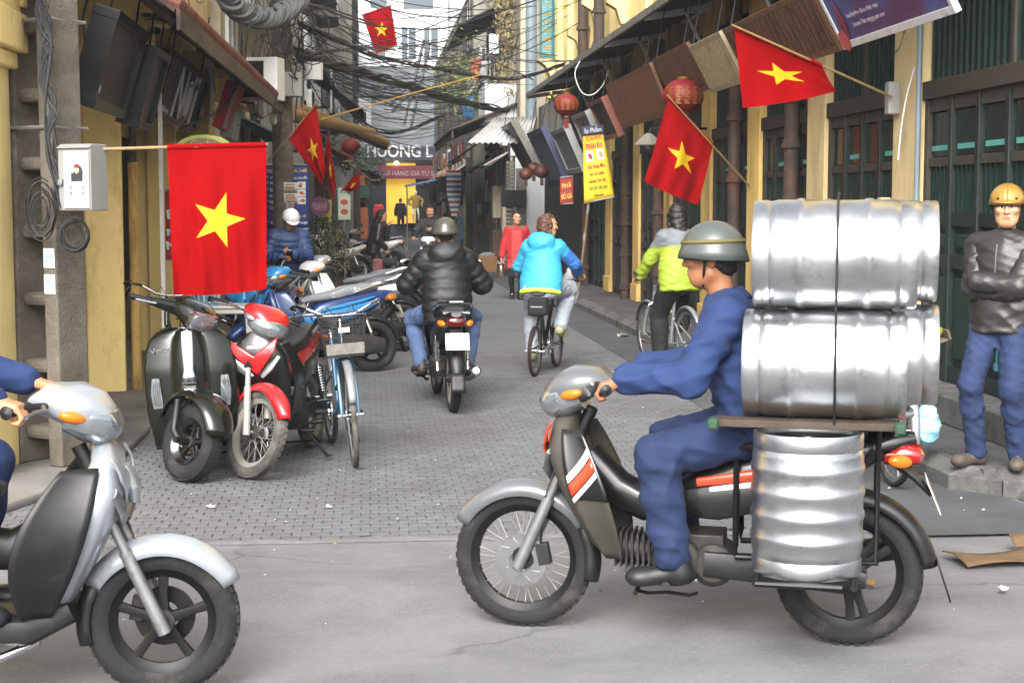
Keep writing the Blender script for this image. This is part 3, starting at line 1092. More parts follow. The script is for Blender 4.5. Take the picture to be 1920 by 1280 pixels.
def fn(u, v): return (2.6 + u * 1.5, 44 + v * 7.5, 6.75 + u * .75 + .03 * math.sin(v * 60))
q.grid(fn, 2, 120); q.build('roof_sheet', mat('rusty_sheet', '#4a4743', .8, var=.3, scale=2, dirt='#2c2926', damt=.5), r2, solid=.03)
window(r2, 3.95, 45.2, 47, 5.3, 7.0)
window(r2, 3.95, 48, 50, 5.3, 7.0)
q = MB(); q.bx(3.93, 3.96, 41.9, 42.4, 5.2, 5.8); q.build('vent_block', M_WHT, r2, smooth=False)
r3 = house('slate_roofed_house', 'dark low fronted house beyond the white gatepost on the right', 3.55, 8, 52.2, 83, 9, M_CONCF, -1)
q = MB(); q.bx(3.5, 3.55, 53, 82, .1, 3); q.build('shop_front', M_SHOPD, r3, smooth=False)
for y0 in (53, 58, 64, 70, 76):
    for z0 in (4, 7):
        window(r3, 3.55, y0, y0 + 2.4, z0, z0 + 1.8, fm=M_BROWNTRIM)
r1b = house('gatepost_house', 'small house with white gatepost and shutter just past the yellow shophouse', 4.4, 8, 31.0, 40, 4.2, M_CONCF, -1)
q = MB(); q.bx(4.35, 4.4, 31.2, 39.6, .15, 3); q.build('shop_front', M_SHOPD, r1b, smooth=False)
q = MB(); q.bx(3.62, 4.38, 38.2, 38.8, .15, 2.9); q.bx(3.5, 4.39, 38.15, 38.85, 2.9, 3.15); q.bx(3.3, 4.39, 38.1, 38.9, 3.15, 3.3)
q.build('gatepost', M_WHT, r1b, smooth=False, bev=.015)
q = MB(); q.bx(3.64, 3.9, 38.16, 38.2, .15, 2.6); q.build('gate_panel', M_CONCF, r1b, smooth=False)
q = MB()
for k in range(26):
    q.bx(3.40, 3.60, 38.26, 38.3, .2 + k * .1, .28 + k * .1)
q.build('roller_shutter', M_CONCF, r1b, smooth=False)

def dress_front(par, x, dx, y0, y1, seed):
    rg5 = random.Random(seed)
    y = y0
    cols = ['#7a3030', '#8a7a52', '#3f5a6e', '#6e6a62', '#a59a86', '#4e3a2c', '#2f4a40', '#93552f', '#b5b2aa', '#39424e']
    while y < y1 - 1:
        w_ = rg5.uniform(.9, 1.9)
        q = MB(); q.bx(min(x, x + dx * .16), max(x, x + dx * .16), y, y + .18, .1, 3.3); q.build('post', M_BEIGE if rg5.random() < .5 else M_BROWNTRIM, par, smooth=False)
        for k in range(rg5.randint(1, 4)):
            z0, h_ = rg5.uniform(.15, 2.2), rg5.uniform(.25, 1.0)
            a_, d_ = rg5.uniform(.2, .5), rg5.uniform(.15, .45)
            cc = rg5.choice(cols)
            q = MB(); q.bx(min(x, x + dx * d_), max(x, x + dx * d_), y + .2 + a_ * .3, y + .2 + a_ * .3 + rg5.uniform(.25, .7), z0, min(z0 + h_, 2.7))
            q.build('shop_goods', mat('goods_' + cc[1:], cc, .8, var=.3, scale=9), par, smooth=False, bev=.02)
        q = MB(); q.add([(x, y + .1, 3.2), (x, y + w_, 3.2), (x + dx * rg5.uniform(.5, 1.0), y + w_, 2.75), (x + dx * rg5.uniform(.5, 1.0), y + .1, 2.75)], [(0, 1, 2, 3)])
        cc = rg5.choice(cols)
        q.build('shop_canopy', mat('goods_' + cc[1:], cc, .8, var=.3, scale=9), par, smooth=False, solid=.03)
        q = MB(); zz = rg5.uniform(3.3, 3.6); q.bx(min(x, x + dx * .12), max(x, x + dx * .12), y + .2, y + w_ - .1, zz, zz + rg5.uniform(.35, .7)); cc = rg5.choice(cols)
        q.build('shop_sign_panel', mat('goods_' + cc[1:], cc, .8, var=.3, scale=9), par, smooth=False)
        y += w_
dress_front(l2, -2.2, 1, 25.2, 32.6, 1)
dress_front(l3, -1.3, 1, 33.6, 47.5, 2)
dress_front(l4, -.40, 1, 49, 81, 3)
dress_front(r2, 3.9, -1, 40.8, 51.5, 4)
dress_front(r3, 3.5, -1, 53, 81, 5)
# end of the street
end = thing('end_building', 'white and grey building with a clothes shop closing the street', 'building', (0, 0, 0))
EY = 85.0
q = MB(); q.bx(-9, 12, EY + .35, EY + 6, 0, 17); q.build('wall', M_GREYP, end, smooth=False)
q = MB(); q.bx(-1.6, 4.4, EY + .1, EY + .34, 9.2, 17); q.build('white_front', M_WHT, end, smooth=False)
q = MB(); q.bx(-1.2, 4.2, EY + .05, EY + .345, 7.6, 9.15); q.build('cladding_band', mat('dark_cladding', '#5c6166', .5), end, smooth=False)
q = MB(); q.bx(-.6, .2, EY + .1, EY + .34, 3.9, 7.5); q.build('white_column', M_WHT, end, smooth=False)
q = MB(); q.bx(.3, 4.0, EY + .2, EY + .345, 4.0, 7.4); q.build('glazing', mat('blue_glazing', '#7a8083', .25, var=.2, scale=1), end, smooth=False)
for x0 in (1.9, 3.1):
    q = MB(); q.bx(x0, x0 + .75, EY + .06, EY + .1, 9.6, 11.3); w_ = q.build('window', M_GLASS, end, smooth=False)
    q = MB(); q.bx(x0 - .12, x0, EY + .02, EY + .095, 9.5, 11.4); q.bx(x0 + .75, x0 + .87, EY + .02, EY + .095, 9.5, 11.4); q.bx(x0 + .3, x0 + .38, EY + .02, EY + .058, 9.6, 11.3)
    q.build('window_frame', M_WHT, w_, smooth=False)
for x0, x1, z0, z1 in ((.25, 1.0, 9.6, 11.2), (-1.2, -.4, 10, 11.5), (.2, 1.1, 12.3, 14), (2.0, 3.6, 12.3, 14)):
    q = MB(); q.bx(x0, x1, EY + .06, EY + .1, z0, z1); q.build('window', M_GLASS, end, smooth=False)
q = MB(); q.bx(-.7, 4.6, EY - 1.6, EY + .3, .0, .36); q.bx(-.4, 4.4, EY - 1.1, EY + .3, .36, .7)
q.build('steps', mat('dark_step', '#3d4046', .7, var=.15), end, smooth=False)
q = MB(); q.bx(-.6, 1.0, EY + .1, EY + .3, .7, 4.0); q.build('dark_door', mat('dark_shop_door', '#20242c', .4, var=.3, scale=2), end, smooth=False)
q = MB(); q.bx(1.0, 2.6, EY + .15, EY + .3, .7, 4.0)
q.build('lit_shop_wall', mat('lit_yellow_shop', '#e8b53c', .7, var=.12, scale=1.5, emit=.25), end, smooth=False)  # wall glows by itself: the shop's light is put into its emission
q = MB(); q.bx(2.6, 5.0, EY + .15, EY + .3, .7, 4.0); q.build('shop_interior', M_SHOPD, end, smooth=False)

# ---------------------------------------------------------------- vehicles
def paint(n, c, **k):
    a = dict(rough=0.32, coat=0.5, var=0.06, scale=5, dirt='#5a5650', damt=0.12, dscale=6, rvar=0.08)
    a.update(k)
    return mat('paint_' + n, c, **a)
V_TYRE = mat('tyre', '#121212', 0.85, var=0.25, scale=15, bump=0.3, bscale=120, dirt='#3b3936', damt=0.25, dscale=5)
V_TYRED = mat('tyre_dusty', '#3a3835', 0.92, var=0.25, scale=15, bump=0.3, bscale=120, dirt='#6a6660', damt=0.5, dscale=5)
V_CHROME = mat('chrome', '#c9cbcd', 0.16, metal=1.0, var=0.08, scale=9, rvar=.06)
V_ALLOY = mat('cast_alloy', '#8e8f90', 0.42, metal=0.8, var=0.15, scale=14, dirt='#4b4744', damt=0.3, dscale=8)
V_RIMG = mat('dusty_rim', '#8d8a84', 0.6, metal=0.4, var=0.15, scale=14)
V_ENG = mat('engine_grey', '#363534', 0.6, metal=0.5, var=0.3, scale=12, dirt='#2a2725', damt=0.5, dscale=8)
V_BLK = mat('black_plastic', '#0d0d0e', 0.5, var=0.15, scale=12, rvar=.1, dirt='#3a3733', damt=0.10, dscale=6)
V_BLKG = mat('black_gloss', '#0e0f10', 0.2, coat=0.6, var=0.1, dirt='#3e3b38', damt=0.1, dscale=5)
V_SEAT = mat('seat_vinyl', '#101112', 0.42, var=0.12, scale=9, bump=0.2, bscale=260)
V_SEATG = mat('seat_vinyl_grey', '#5d6166', 0.5, var=0.12, scale=9, bump=0.2, bscale=260)
V_LENS = mat('clear_lens', '#9aa0a4', 0.10, metal=0.75, var=0.15, scale=25, spec=0.8)
V_RED = mat('red_lens', '#8e1410', 0.15, var=0.1, coat=.4)
V_REDD = mat('dark_red_lens', '#4a0d0b', 0.15, var=0.1, coat=.4)
V_AMB = mat('amber_lens', '#c96a14', 0.2, var=0.1)
V_PLATE = mat('white_plate', '#c8c5bb', 0.5, var=0.1, scale=20, dirt='#8d8472', damt=.2)
V_PTXT = mat('plate_ink', '#6b6350', 0.6)
V_MIR = mat('mirror_glass', '#b8c0c4', 0.04, metal=1.0, var=0)
V_STEELB = mat('dark_steel', '#1c1c1d', 0.45, metal=0.6, var=0.2)

def H(v):                                    # angle of a heading vector
    return math.atan2(v[1], v[0])
def wheel(par, c, R, tr, M=None, style='spoke', rim=None, tyre=None, disc=0, ns=32, hub=.035, hw=.035, name='wheel', blades=5, drum=None):
    """rim > tyre, hub, spokes, brake disc; axle along local y"""
    M = (M or Matrix.Identity(4)) @ T(*c)
    rim = rim or V_ALLOY
    rr = R - 2 * tr * .92
    b = MB(M)
    Y = (0, 1, 0)
    ref = (1, 0, 0)
    rw = tr * .8
    b.lathe([(rr + .012, -rw), (rr + .014, -rw * .8), (rr - .006, -rw * .45), (rr - .012, 0), (rr - .006, rw * .45), (rr + .014, rw * .8), (rr + .012, rw),
             (rr + .0, rw * .7), (rr - .022, rw * .35), (rr - .024, -rw * .35), (rr, -rw * .7), (rr + .012, -rw)], (0, 0, 0), Y, 40, ref=ref)
    if style == 'alloy':
        for k in range(blades):
            a = 2 * PI * k / blades + .3
            for s_ in ((-.012, .012) if blades < 4 else (0,)):
                d = Vector((math.cos(a), 0, math.sin(a)))
                n = Vector((-d.z, 0, d.x))
                p0, p1 = d * hub * .8 + n * s_, d * (rr - .01) + n * s_ * 2.5
                b.loft([(*p0, .020, .022, 4), (*(p0.lerp(p1, .5)), .013, .016, 4), (*p1, .016, .020, 4)], 8, lat=Y)
    w_ = b.build(name, rim, par)
    b = MB(M)
    m = 12
    prof = []
    for i in range(m + 1):
        a = -2.35 + 4.7 * i / m
        prof.append((R - tr + tr * math.cos(a), tr * math.sin(a) * 1.02))
    b.lathe(prof, (0, 0, 0), Y, 48, ref=ref)
    if style != 'cycle':                                 # tread blocks
        for k in range(44):
            a = 2 * PI * k / 44
            for s_ in (-1, 1):
                b.box(((R - .0062) * math.cos(a), s_ * tr * .40, (R - .0062) * math.sin(a)), (.0075, tr * .56, .024), (0, -a, 0))
    b.build('tyre', tyre or V_TYRE, w_)
    b = MB(M)
    b.lathe([(0, -hw), (hub * .5, -hw), (hub * .55, -hw * .8), (hub, -hw * .75), (hub, hw * .75), (hub * .55, hw * .8), (hub * .5, hw), (0, hw)], (0, 0, 0), Y, 20, ref=ref)
    b.cyl((0, -hw * 2, 0), (0, hw * 2, 0), .008, n=8)
    b.build('hub', drum or (V_ENG if style != 'cycle' else V_CHROME), w_)
    if style in ('spoke', 'cycle'):
        b = MB(M)
        for k in range(ns):
            a = 2 * PI * k / ns
            s_ = 1 if k % 2 else -1
            off = .5 * (1 if (k // 2) % 2 else -1)
            b.tube([(hub * .9 * math.cos(a + off), s_ * hw * .7, hub * .9 * math.sin(a + off)), ((rr - .01) * math.cos(a), s_ * .004, (rr - .01) * math.sin(a))], .0016 if style == 'spoke' else .0012, 4, caps=False)
        b.build('spokes', V_CHROME if style == 'cycle' else V_RIMG, w_)
    if disc:
        b = MB(M)
        yd = disc
        b.lathe([(.05, yd - .003), (.105, yd - .003), (.105, yd + .003), (.05, yd + .003), (.05, yd - .003)], (0, 0, 0), Y, 28, ref=ref)
        for k in range(10):
            a = 2 * PI * k / 10
            b.box((.078 * math.cos(a), yd, .078 * math.sin(a)), (.03, .0085, .006), (0, -a + .5, 0))
        b.build('brake_disc', V_STEELB if style == 'alloy' else V_CHROME, w_)
    return w_
def fender(b, c, R, a0, a1, hw, curl, taper=.55, n=18, both=True):
    def fn(u, v):
        a = a0 + (a1 - a0) * u
        k = v * 2 - 1
        hwid = hw * (taper + (1 - taper) * min(1, 5 * u) * min(1, 5 * (1 - u)))
        r = R - curl * k * k - (curl * .7 if abs(k) > .95 else 0)
        return (c[0] + r * math.cos(a), c[1] + hwid * k, c[2] + r * math.sin(a))
    b.grid(fn, n, 10)
RAKE = R_(24)
def motorbike(name, label, loc, rz, c, steer=0.0, lean=0.0, auto=False, spoke=True, group=None, plate=None, mirrors=True, stand=True,
              plaid=False, old=False, disc=True, detail=True, windscreen=False, simple=False, nosemark=None):
    """an underbone motorcycle (auto=False) or a step-through scooter (auto=True); heading local +x"""
    g = thing(name, label, 'scooter' if auto else 'motorbike', loc, rz, group, lean)
    R = .262 if auto else .28
    tr = .047 if auto else .038
    dA = Vector((-math.sin(RAKE), 0, math.cos(RAKE)))
    F = Vector((.65, 0, R)); Bk = Vector((-.62, 0, R))
    A = F + dA * .64
    S = T(*A) @ Matrix.Rotation(steer, 4, dA) @ T(*(-A))
    rim = c.get('rim', V_RIMG if spoke else V_STEELB)
    st = 'spoke' if spoke else 'alloy'
    wheel(g, F, R, tr, S, st, rim, c.get('tyre'), disc=(.055 if disc else 0), name='front_wheel', hub=.045 if spoke else .04, drum=c.get('drum'), blades=c.get('blades', 5))
    wheel(g, Bk, R, tr * 1.12, None, c.get('rstyle', st), rim, c.get('tyre'), name='rear_wheel', hub=.07, hw=.05, drum=c.get('drum'), blades=c.get('rblades', 5))
    # fork
    b = MB(S)
    for s_ in (-1, 1):
        y = s_ * (.078)
        b.cyl(F + Vector((0, y, 0)) - dA * .03, F + Vector((0, y, 0)) + dA * .28, .024, .023, 12)
        b.cyl(F + Vector((0, y, 0)) + dA * .28, F + Vector((0, y, 0)) + dA * .45, .017, n=12)
    b.cyl(F + Vector((0, -.1, 0)), F + Vector((0, .1, 0)), .011, n=10)
    b.build('fork', c.get('fork', V_ALLOY), g)
    b = MB(S)
    b.box(F + dA * .43, (.05, .20, .05), (0, -RAKE, 0))
    b.cyl(F + dA * .42, A + dA * .03, .026, n=12)
    b.build('fork_clamp', V_BLK, g)
    if disc and not simple:
        b = MB(S)
        b.box(F + Vector((-.09, .055, .03)), (.05, .04, .085), (0, .2, 0))
        b.tube([F + Vector((-.08, .07, .07)), F + Vector((-.10, .09, .25)), F + Vector((-.16, .06, .45))], .005, 6)
        b.build('brake_caliper', V_BLK, g, bev=.008)
    b = MB(S)
    fender(b, F, R + .035, R_(28), R_(152), .062 if not auto else .075, .035)
    b.build('front_fender', c.get('fender', c['main']), g, solid=.006)
    if not simple:
        b = MB(S)
        fender(b, F, R + .03, R_(150), R_(196), .055, .03, taper=.8)
        b.build('fender_flap', c.get('flap', V_BLK), g, solid=.005)
    # handlebar, cowl, lamp
    ho = .0 if not auto else .03
    S0 = S
    S = S @ T(.055, 0, 0) if not auto else S
    b = MB(S)
    b.loft([(.235, 0, .985 + ho, .09, .03, 2.4), (.29, 0, 1.0 + ho, .135, .055, 2.6), (.37, 0, .985 + ho, .15, .075, 2.6), (.43, 0, .955 + ho, .13, .078, 2.5), (.475, 0, .925 + ho, .095, .055, 2.3)], 22)
    b.build('handlebar_cowl', c.get('cowl', c['main']), g)
    b = MB(S)
    b.loft([(.36, 0, .955 + ho, .130, .070, 2.8), (.43, 0, .930 + ho, .128, .076, 2.8), (.48, 0, .905 + ho, .100, .066, 2.5), (.51, 0, .888 + ho, .062, .042, 2.2), (.52, 0, .882 + ho, .02, .012, 2)], 22)
    b.build('headlight', V_LENS, g)
    for s_ in (-1, 1):
        b = MB(S)
        b.ell((.385, s_ * .132, .955 + ho), (.05, .022, .022), (0, .2, s_ * -.4))
        b.build('turn_signal', c.get('signal', V_AMB), g)
        b = MB(S)
        b.tube([(.31, s_ * .06, .985 + ho), (.29, s_ * .18, 1.0 + ho), (.25, s_ * .26, 1.005 + ho)], .011, 8)
        b.build('handlebar', V_CHROME if not auto else V_BLK, g)
        b = MB(S)
        b.tube([(.262, s_ * .235, 1.004 + ho), (.215, s_ * .345, 1.0 + ho)], .0175, 10)
        b.lathe([(.019, 0), (.023, .004), (.0, .012)], (.215, s_ * .345, 1.0 + ho), (-.38, s_ * .92, 0), 10)
        b.build('grip', V_BLK, g)
        b = MB(S)
        b.tube([(.30, s_ * .20, 1.0 + ho), (.315, s_ * .24, .995 + ho), (.285, s_ * .33, .99 + ho), (.275, s_ * .355, .985 + ho)], [.007, .007, .006, .008], 6)
        b.build('brake_lever', V_ALLOY, g)
        if mirrors:
            b = MB(S)
            b.tube([(.275, s_ * .215, 1.01 + ho), (.28, s_ * .235, 1.09 + ho), (.25, s_ * .285, 1.17 + ho)], .005, 6)
            b.ell((.245, s_ * .30, 1.185 + ho), (.022, .062, .04), (0, 0, s_ * .3))
            m = b.build('mirror', V_BLK, g)
            b = MB(S)
            b.ell((.232, s_ * .30, 1.185 + ho), (.014, .054, .033), (0, 0, s_ * .3))
            b.build('mirror_glass', V_MIR, m)
    if windscreen:
        b = MB(S)
        def fn(u, v): return (.44 - .10 * u - .05 * (2 * v - 1) ** 2, (.10 - .03 * u) * (2 * v - 1), .99 + ho + .14 * u)
        b.grid(fn, 6, 8)
        b.build('windscreen', mat('smoked_screen', '#101216', .1, spec=.7, var=.05), g, solid=.004)
    S = S0
    # front shield
    ws = 1.2 if auto else 1.0
    if old:
        ws = .75
    b = MB()
    b.loft([(.455, 0, .885, .05, .035, 2.5), (.475, 0, .83, .12 * ws, .05, 2.6), (.47, 0, .74, .175 * ws, .075, 2.8), (.43, 0, .62, .185 * ws, .07, 2.8), (.385, 0, .50, .165 * ws, .055, 2.8), (.345, 0, .40, .13 * ws, .04, 2.6), (.32, 0, .34, .08 * ws, .025, 2.4)], 24)
    sh = b.build('front_shield', c.get('shield', c.get('second', V_BLK)), g)
    b = MB()
    def xs_(y, z):
        zt = [(.60, .495), (.68, .530), (.74, .546), (.80, .540), (.84, .523), (.90, .49)]
        for (za, xa), (zb_, xb) in zip(zt[:-1], zt[1:]):
            if z <= zb_:
                xc = xa + (xb - xa) * max(0, (z - za)) / (zb_ - za)
                break
        else:
            xc = .49
        k = min(.985, abs(y) / (.185 * ws))
        return xc + .009 - .075 * (1 - (1 - k ** 2.8) ** (1 / 2.8))
    def vp(u, v):
        k = 2 * u - 1
        zu, zl = .742 + .108 * abs(k) ** .85, .622 + .150 * abs(k) ** 1.05
        z = zl + (zu - zl) * v
        y = .152 * ws * k * (1 - .12 * (1 - v))
        return (xs_(y, z), y, z)
    b.grid(vp, 28, 6)
    b.loft([(.535, 0, .80, .05, .012, 2.2), (.562, 0, .73, .062, .018, 2.2), (.562, 0, .68, .03, .014, 2)], 14) if auto else None
    b.build('shield_panel', c.get('vpanel', c['main']), sh, solid=.008)
    if not simple:
        b = MB()
        for s_ in (-1, 1):
            b.loft([(.515, s_ * .145 * ws, .735, .022, .012, 2), (.535, s_ * .09 * ws, .672, .03, .012, 2), (.53, s_ * .03, .615, .018, .008, 2)], 8, lat=(.3, 1, .3))
        b.build('air_intake', c.get('intake', V_ALLOY), sh)
        if nosemark:
            text('badge', nosemark, frame((.530, 0, .80), (0, 1, 0), (-.35, 0, .93)), .03, mat('badge_silver', '#c8c8c8', .3), sh, width=.09)
    for s_ in (-1, 1):
        b = MB()
        def fn(u, v, s_=s_):
            z = .82 - .50 * v
            bow = math.sin(PI * min(1, v * .9 + .1))
            x = .47 - .02 * v - .15 * v * v - u * (.03 + (.19 if auto else .115) * math.sin(PI * min(1, .12 + v * .80)) ** .8)
            return (x, s_ * ws * (.12 + .085 * bow + .03 * u * u), z)
        b.grid(fn, 8, 18)
        ls = b.build('leg_shield', c.get('wing', c.get('shield', c['main'])), g, solid=.008)
        if c.get('wingtop'):
            b = MB()
            b.grid(lambda u, v: Vector(fn(u * 1.02 - .01, v * .52 - .005)) + Vector((0, s_ * .009, 0)), 8, 10)
            wt = b.build('upper_cover', c['wingtop'], ls, solid=.006)
            for k, (v0, v1, mm) in enumerate(((.20, .26, c['stripe2']), (.27, .36, c['stripe']), (.37, .41, c['stripe2']))):
                b = MB()
                b.grid(lambda u, v: Vector(fn(u * .9 + .03, v0 + (v1 - v0) * v + .22 * (1 - u) - .08)) + Vector((0, s_ * .0165, 0)), 8, 2)
                b.build('stripe', mm, ls, solid=.003)
    # backbone cover and engine / transmission
    b = MB()
    b.loft([(.40, 0, .70, .075, .07, 2.6), (.28, 0, .575, .072, .075, 2.6), (.16, 0, .52, .07, .07, 2.6), (.03, 0, .53, .075, .075, 2.6), (-.08, 0, .60, .08, .09, 2.6)], 16)
    b.build('centre_cover', c.get('second', V_BLK), g)
    if auto:
        b = MB()
        b.loft([(.36, 0, .33, .13, .05, 3), (.22, 0, .27, .155, .06, 3.5), (.02, 0, .27, .16, .06, 3.5), (-.14, 0, .31, .15, .07, 3)], 16)
        b.build('floorboard', V_BLK, g)
        b = MB()
        b.loft([(-.12, .105, .30, .045, .085, 3.2), (-.35, .115, .285, .05, .095, 3), (-.55, .115, .27, .05, .10, 2.6), (-.70, .11, .265, .04, .07, 2.4)], 16)
        b.build('transmission_case', V_ENG, g)
    else:
        b = MB()
        b.lathe([(0, -.125), (.075, -.125), (.095, -.11), (.105, -.07), (.105, .07), (.095, .115), (.07, .13), (0, .13)], (.03, 0, .315), (0, 1, 0), 24)
        b.lathe([(0, -.10), (.07, -.10), (.085, -.08), (.085, .10), (.06, .12), (0, .12)], (-.11, 0, .305), (0, 1, 0), 22)
        b.box((-.04, 0, .36), (.22, .18, .12))
        e = b.build('engine', V_ENG, g, bev=.006)
        b = MB()
        for k in range(7):
            b.box((.14 + k * .022, 0, .335 + k * .002), (.009, .15 - .006 * abs(k - 3), .14))
        b.cyl((.1, 0, .33), (.30, 0, .345), .05, n=14)
        b.build('cylinder_fins', V_ENG, e)
        b = MB()
        b.loft([(-.08, .118, .315, .02, .05, 3), (-.35, .118, .30, .018, .055, 3), (-.60, .118, .285, .02, .06, 2.4), (-.685, .118, .28, .014, .03, 2)], 12)
        b.build('chain_case', c.get('chain', V_BLK), g)
        b = MB()
        b.tube([(.06, .13, .20), (.13, .16, .20), (.17, .19, .215)], .007, 6)
        b.cyl((.17, .15, .215), (.17, .23, .215), .010, n=8)
        b.tube([(.06, .13, .20), (-.03, .16, .20), (-.06, .18, .215)], .007, 6)
        b.build('gear_pedal', V_STEELB, g)
    b = MB()
    b.tube([(.24, -.04, .30), (.24, -.09, .22), (.12, -.12, .175), (-.10, -.135, .20), (-.26, -.145, .245)], .017, 10)
    ex = b.build('exhaust_pipe', V_CHROME if not old else V_ENG, g)
    b = MB()
    b.loft([(-.24, -.150, .245, .030, .03, 2), (-.34, -.155, .265, .047, .047, 2), (-.60, -.160, .315, .050, .052, 2), (-.80, -.160, .352, .047, .048, 2), (-.83, -.160, .357, .030, .03, 2)], 16)
    b.build('muffler', c.get('muffler', V_BLK), ex)
    b = MB()
    b.lathe([(.03, 0), (.026, .015), (.015, .016), (.014, -.02)], (-.828, -.160, .357), (-.98, 0, .18), 12)
    b.build('muffler_tip', V_CHROME, ex)
    # rear body
    bs = 1.35 if auto else 1.0
    z0 = -.015 if auto else 0
    b = MB()
    b.loft([(.06, 0, .58 + z0, .08, .05, 2.6), (-.05, 0, .60 + z0, .115, .095 * bs, 2.8), (-.22, 0, .635 + z0, .128, .115 * bs, 2.8), (-.42, 0, .685 + z0, .13, .105 * bs, 2.6), (-.62, 0, .745 + z0, .11, .08 * bs, 2.4), (-.78, 0, .79 + z0, .075, .05, 2.2), (-.86, 0, .81 + z0, .04, .022, 2)], 22)
    tb = b.build('body_panel', c['main'], g)
    if not simple:
        for s_ in (-1, 1):
            b = MB()
            b.loft([(.04, s_ * .085, .54, .02, .05, 2.4), (-.12, s_ * .116, .555, .02, .07, 2.4), (-.32, s_ * .128, .60, .017, .065, 2.4), (-.52, s_ * .118, .66, .014, .04, 2.2), (-.66, s_ * .10, .71, .01, .02, 2)], 12, lat=(0, 1, 0))
            b.build('side_cover', c.get('second', V_BLK), tb)
            if c.get('stripe'):
                b = MB()
                b.loft([(-.05, s_ * .125, .63, .010, .018, 2), (-.25, s_ * .143, .665, .010, .022, 2), (-.48, s_ * .137, .715, .009, .018, 2), (-.62, s_ * .118, .755, .007, .007, 2)], 8)
                b.build('stripe', c['stripe'], tb)
                if c.get('stripe2'):
                    b = MB()
                    b.loft([(-.10, s_ * .132, .605, .008, .010, 2), (-.28, s_ * .148, .635, .008, .012, 2), (-.46, s_ * .140, .685, .007, .010, 2)], 8)
                    b.build('stripe', c['stripe2'], tb)
    # seat
    b = MB()
    zs = .02 if auto else 0
    b.loft([(.13, 0, .705 + zs, .045, .022, 2.6), (.06, 0, .725 + zs, .09, .035, 3), (-.08, 0, .745 + zs, .125, .045, 3), (-.24, 0, .765 + zs, .138, .052, 3.2), (-.33, 0, .795 + zs, .136, .060, 3.2), (-.55, 0, .822 + zs, .12, .052, 3), (-.68, 0, .832 + zs, .08, .03, 2.6)], 20)
    if plaid:
        seatm = V_SEATPL
    else:
        seatm = c.get('seat', V_SEAT)
    b.build('seat', seatm, g)
    b = MB()
    pts = [(-.40, .135, .80), (-.58, .145, .855), (-.76, .12, .895), (-.84, .05, .905), (-.84, -.05, .905), (-.76, -.12, .895), (-.58, -.145, .855), (-.40, -.135, .80)]
    b.tube(pts, .0135, 8)
    if old:
        b.tube([(-.55, .10, .83), (-.86, .10, .83), (-.86, -.10, .83), (-.55, -.10, .83)], .012, 8)
    b.build('grab_rail', c.get('rail', V_ALLOY), g)
    b = MB()
    b.loft([(-.74, 0, .745, .075, .04, 2.6), (-.82, 0, .75, .085, .046, 2.8), (-.875, 0, .745, .07, .035, 2.6), (-.89, 0, .742, .03, .012, 2.2)], 16)
    b.build('tail_light', c.get('tail', V_RED), g)
    for s_ in (-1, 1):
        b = MB()
        b.ell((-.80, s_ * .115, .735), (.05, .024, .026), (0, -.15, s_ * .5))
        b.build('turn_signal', V_AMB, g)
    b = MB()
    fender(b, Bk, R + .05, R_(80), R_(172), .066, .03, taper=.8)
    b.build('rear_fender', c.get('rfender', V_BLK), g, solid=.006)
    b = MB()
    b.grid(lambda u, v: (Bk.x - (R + .05) + .004 - .05 * u, .060 * (2 * v - 1), R + .07 - .15 * u), 4, 4)
    b.build('mud_flap', V_BLK, g, solid=.006)
    Mp = frame((-.925, 0, .60), (0, -1, 0), (.38, 0, .92))
    b = MB(Mp)
    b.box((0, 0, 0), (.19, .14, .004))
    pl = b.build('number_plate', V_PLATE, g, bev=.002)
    b = MB()
    b.loft([(-.78, 0, .72, .05, .02, 3), (-.86, 0, .66, .055, .015, 3), (-.915, 0, .60, .06, .008, 3)], 10)
    b.build('plate_bracket', V_BLK, g)
    if plate:
        for k, t_ in enumerate(plate):
            text('plate_text', t_, Mp @ T(0, .03 - .06 * k, .003), .06, V_PTXT, pl, width=.15, height=.042, ext=.0006)
    # swing arm, shocks, pegs, stand
    b = MB()
    for s_ in (-1, 1):
        b.box((-.38, s_ * .092, .295), (.50, .024, .04))
    b.build('swing_arm', V_STEELB, g, bev=.004)
    for s_ in ((-1, 1) if not auto else (1,)):
        b = MB()
        p0, p1 = Vector((-.585, s_ * .122, .33)), Vector((-.47, s_ * .125, .63))
        for k in range(10):
            q = p0.lerp(p1, .25 + .06 * k)
            b.torus(q, p1 - p0, .024, .006, 14, 6)
        b.cyl(p0, p1, .012, n=8); b.cyl(p0, p0.lerp(p1, .25), .02, n=10)
        b.build('shock_absorber', c.get('spring', V_CHROME), g)
    if not auto:
        for s_ in (-1, 1):
            b = MB()
            b.tube([(.04, s_ * .10, .24), (.05, s_ * .17, .25), (.05, s_ * .26, .255)], [.010, .012, .017], 8)
            b.build('foot_peg', V_BLK, g)
            b = MB()
            b.tube([(-.34, s_ * .11, .34), (-.38, s_ * .16, .345), (-.38, s_ * .22, .345)], [.010, .012, .014], 8)
            b.build('pillion_peg', V_BLK, g)
    if stand:
        b = MB()
        b.tube([(-.02, .10, .23), (-.03, .19, .10), (-.05, .245, .012)], .010, 8)
        b.box((-.055, .25, .012), (.05, .03, .01))
        b.build('side_stand', V_STEELB, g)
        if not simple:
            b = MB()
            for s_ in (-1, 1):
                b.tube([(-.08, s_ * .08, .22), (-.20, s_ * .15, .10), (-.24, s_ * .16, .09)], .010, 8)
            b.tube([(-.2, -.15, .1), (-.2, .15, .1)], .008, 6)
            b.build('centre_stand', V_STEELB, g)
    if plaid:
        pass
    return g, S

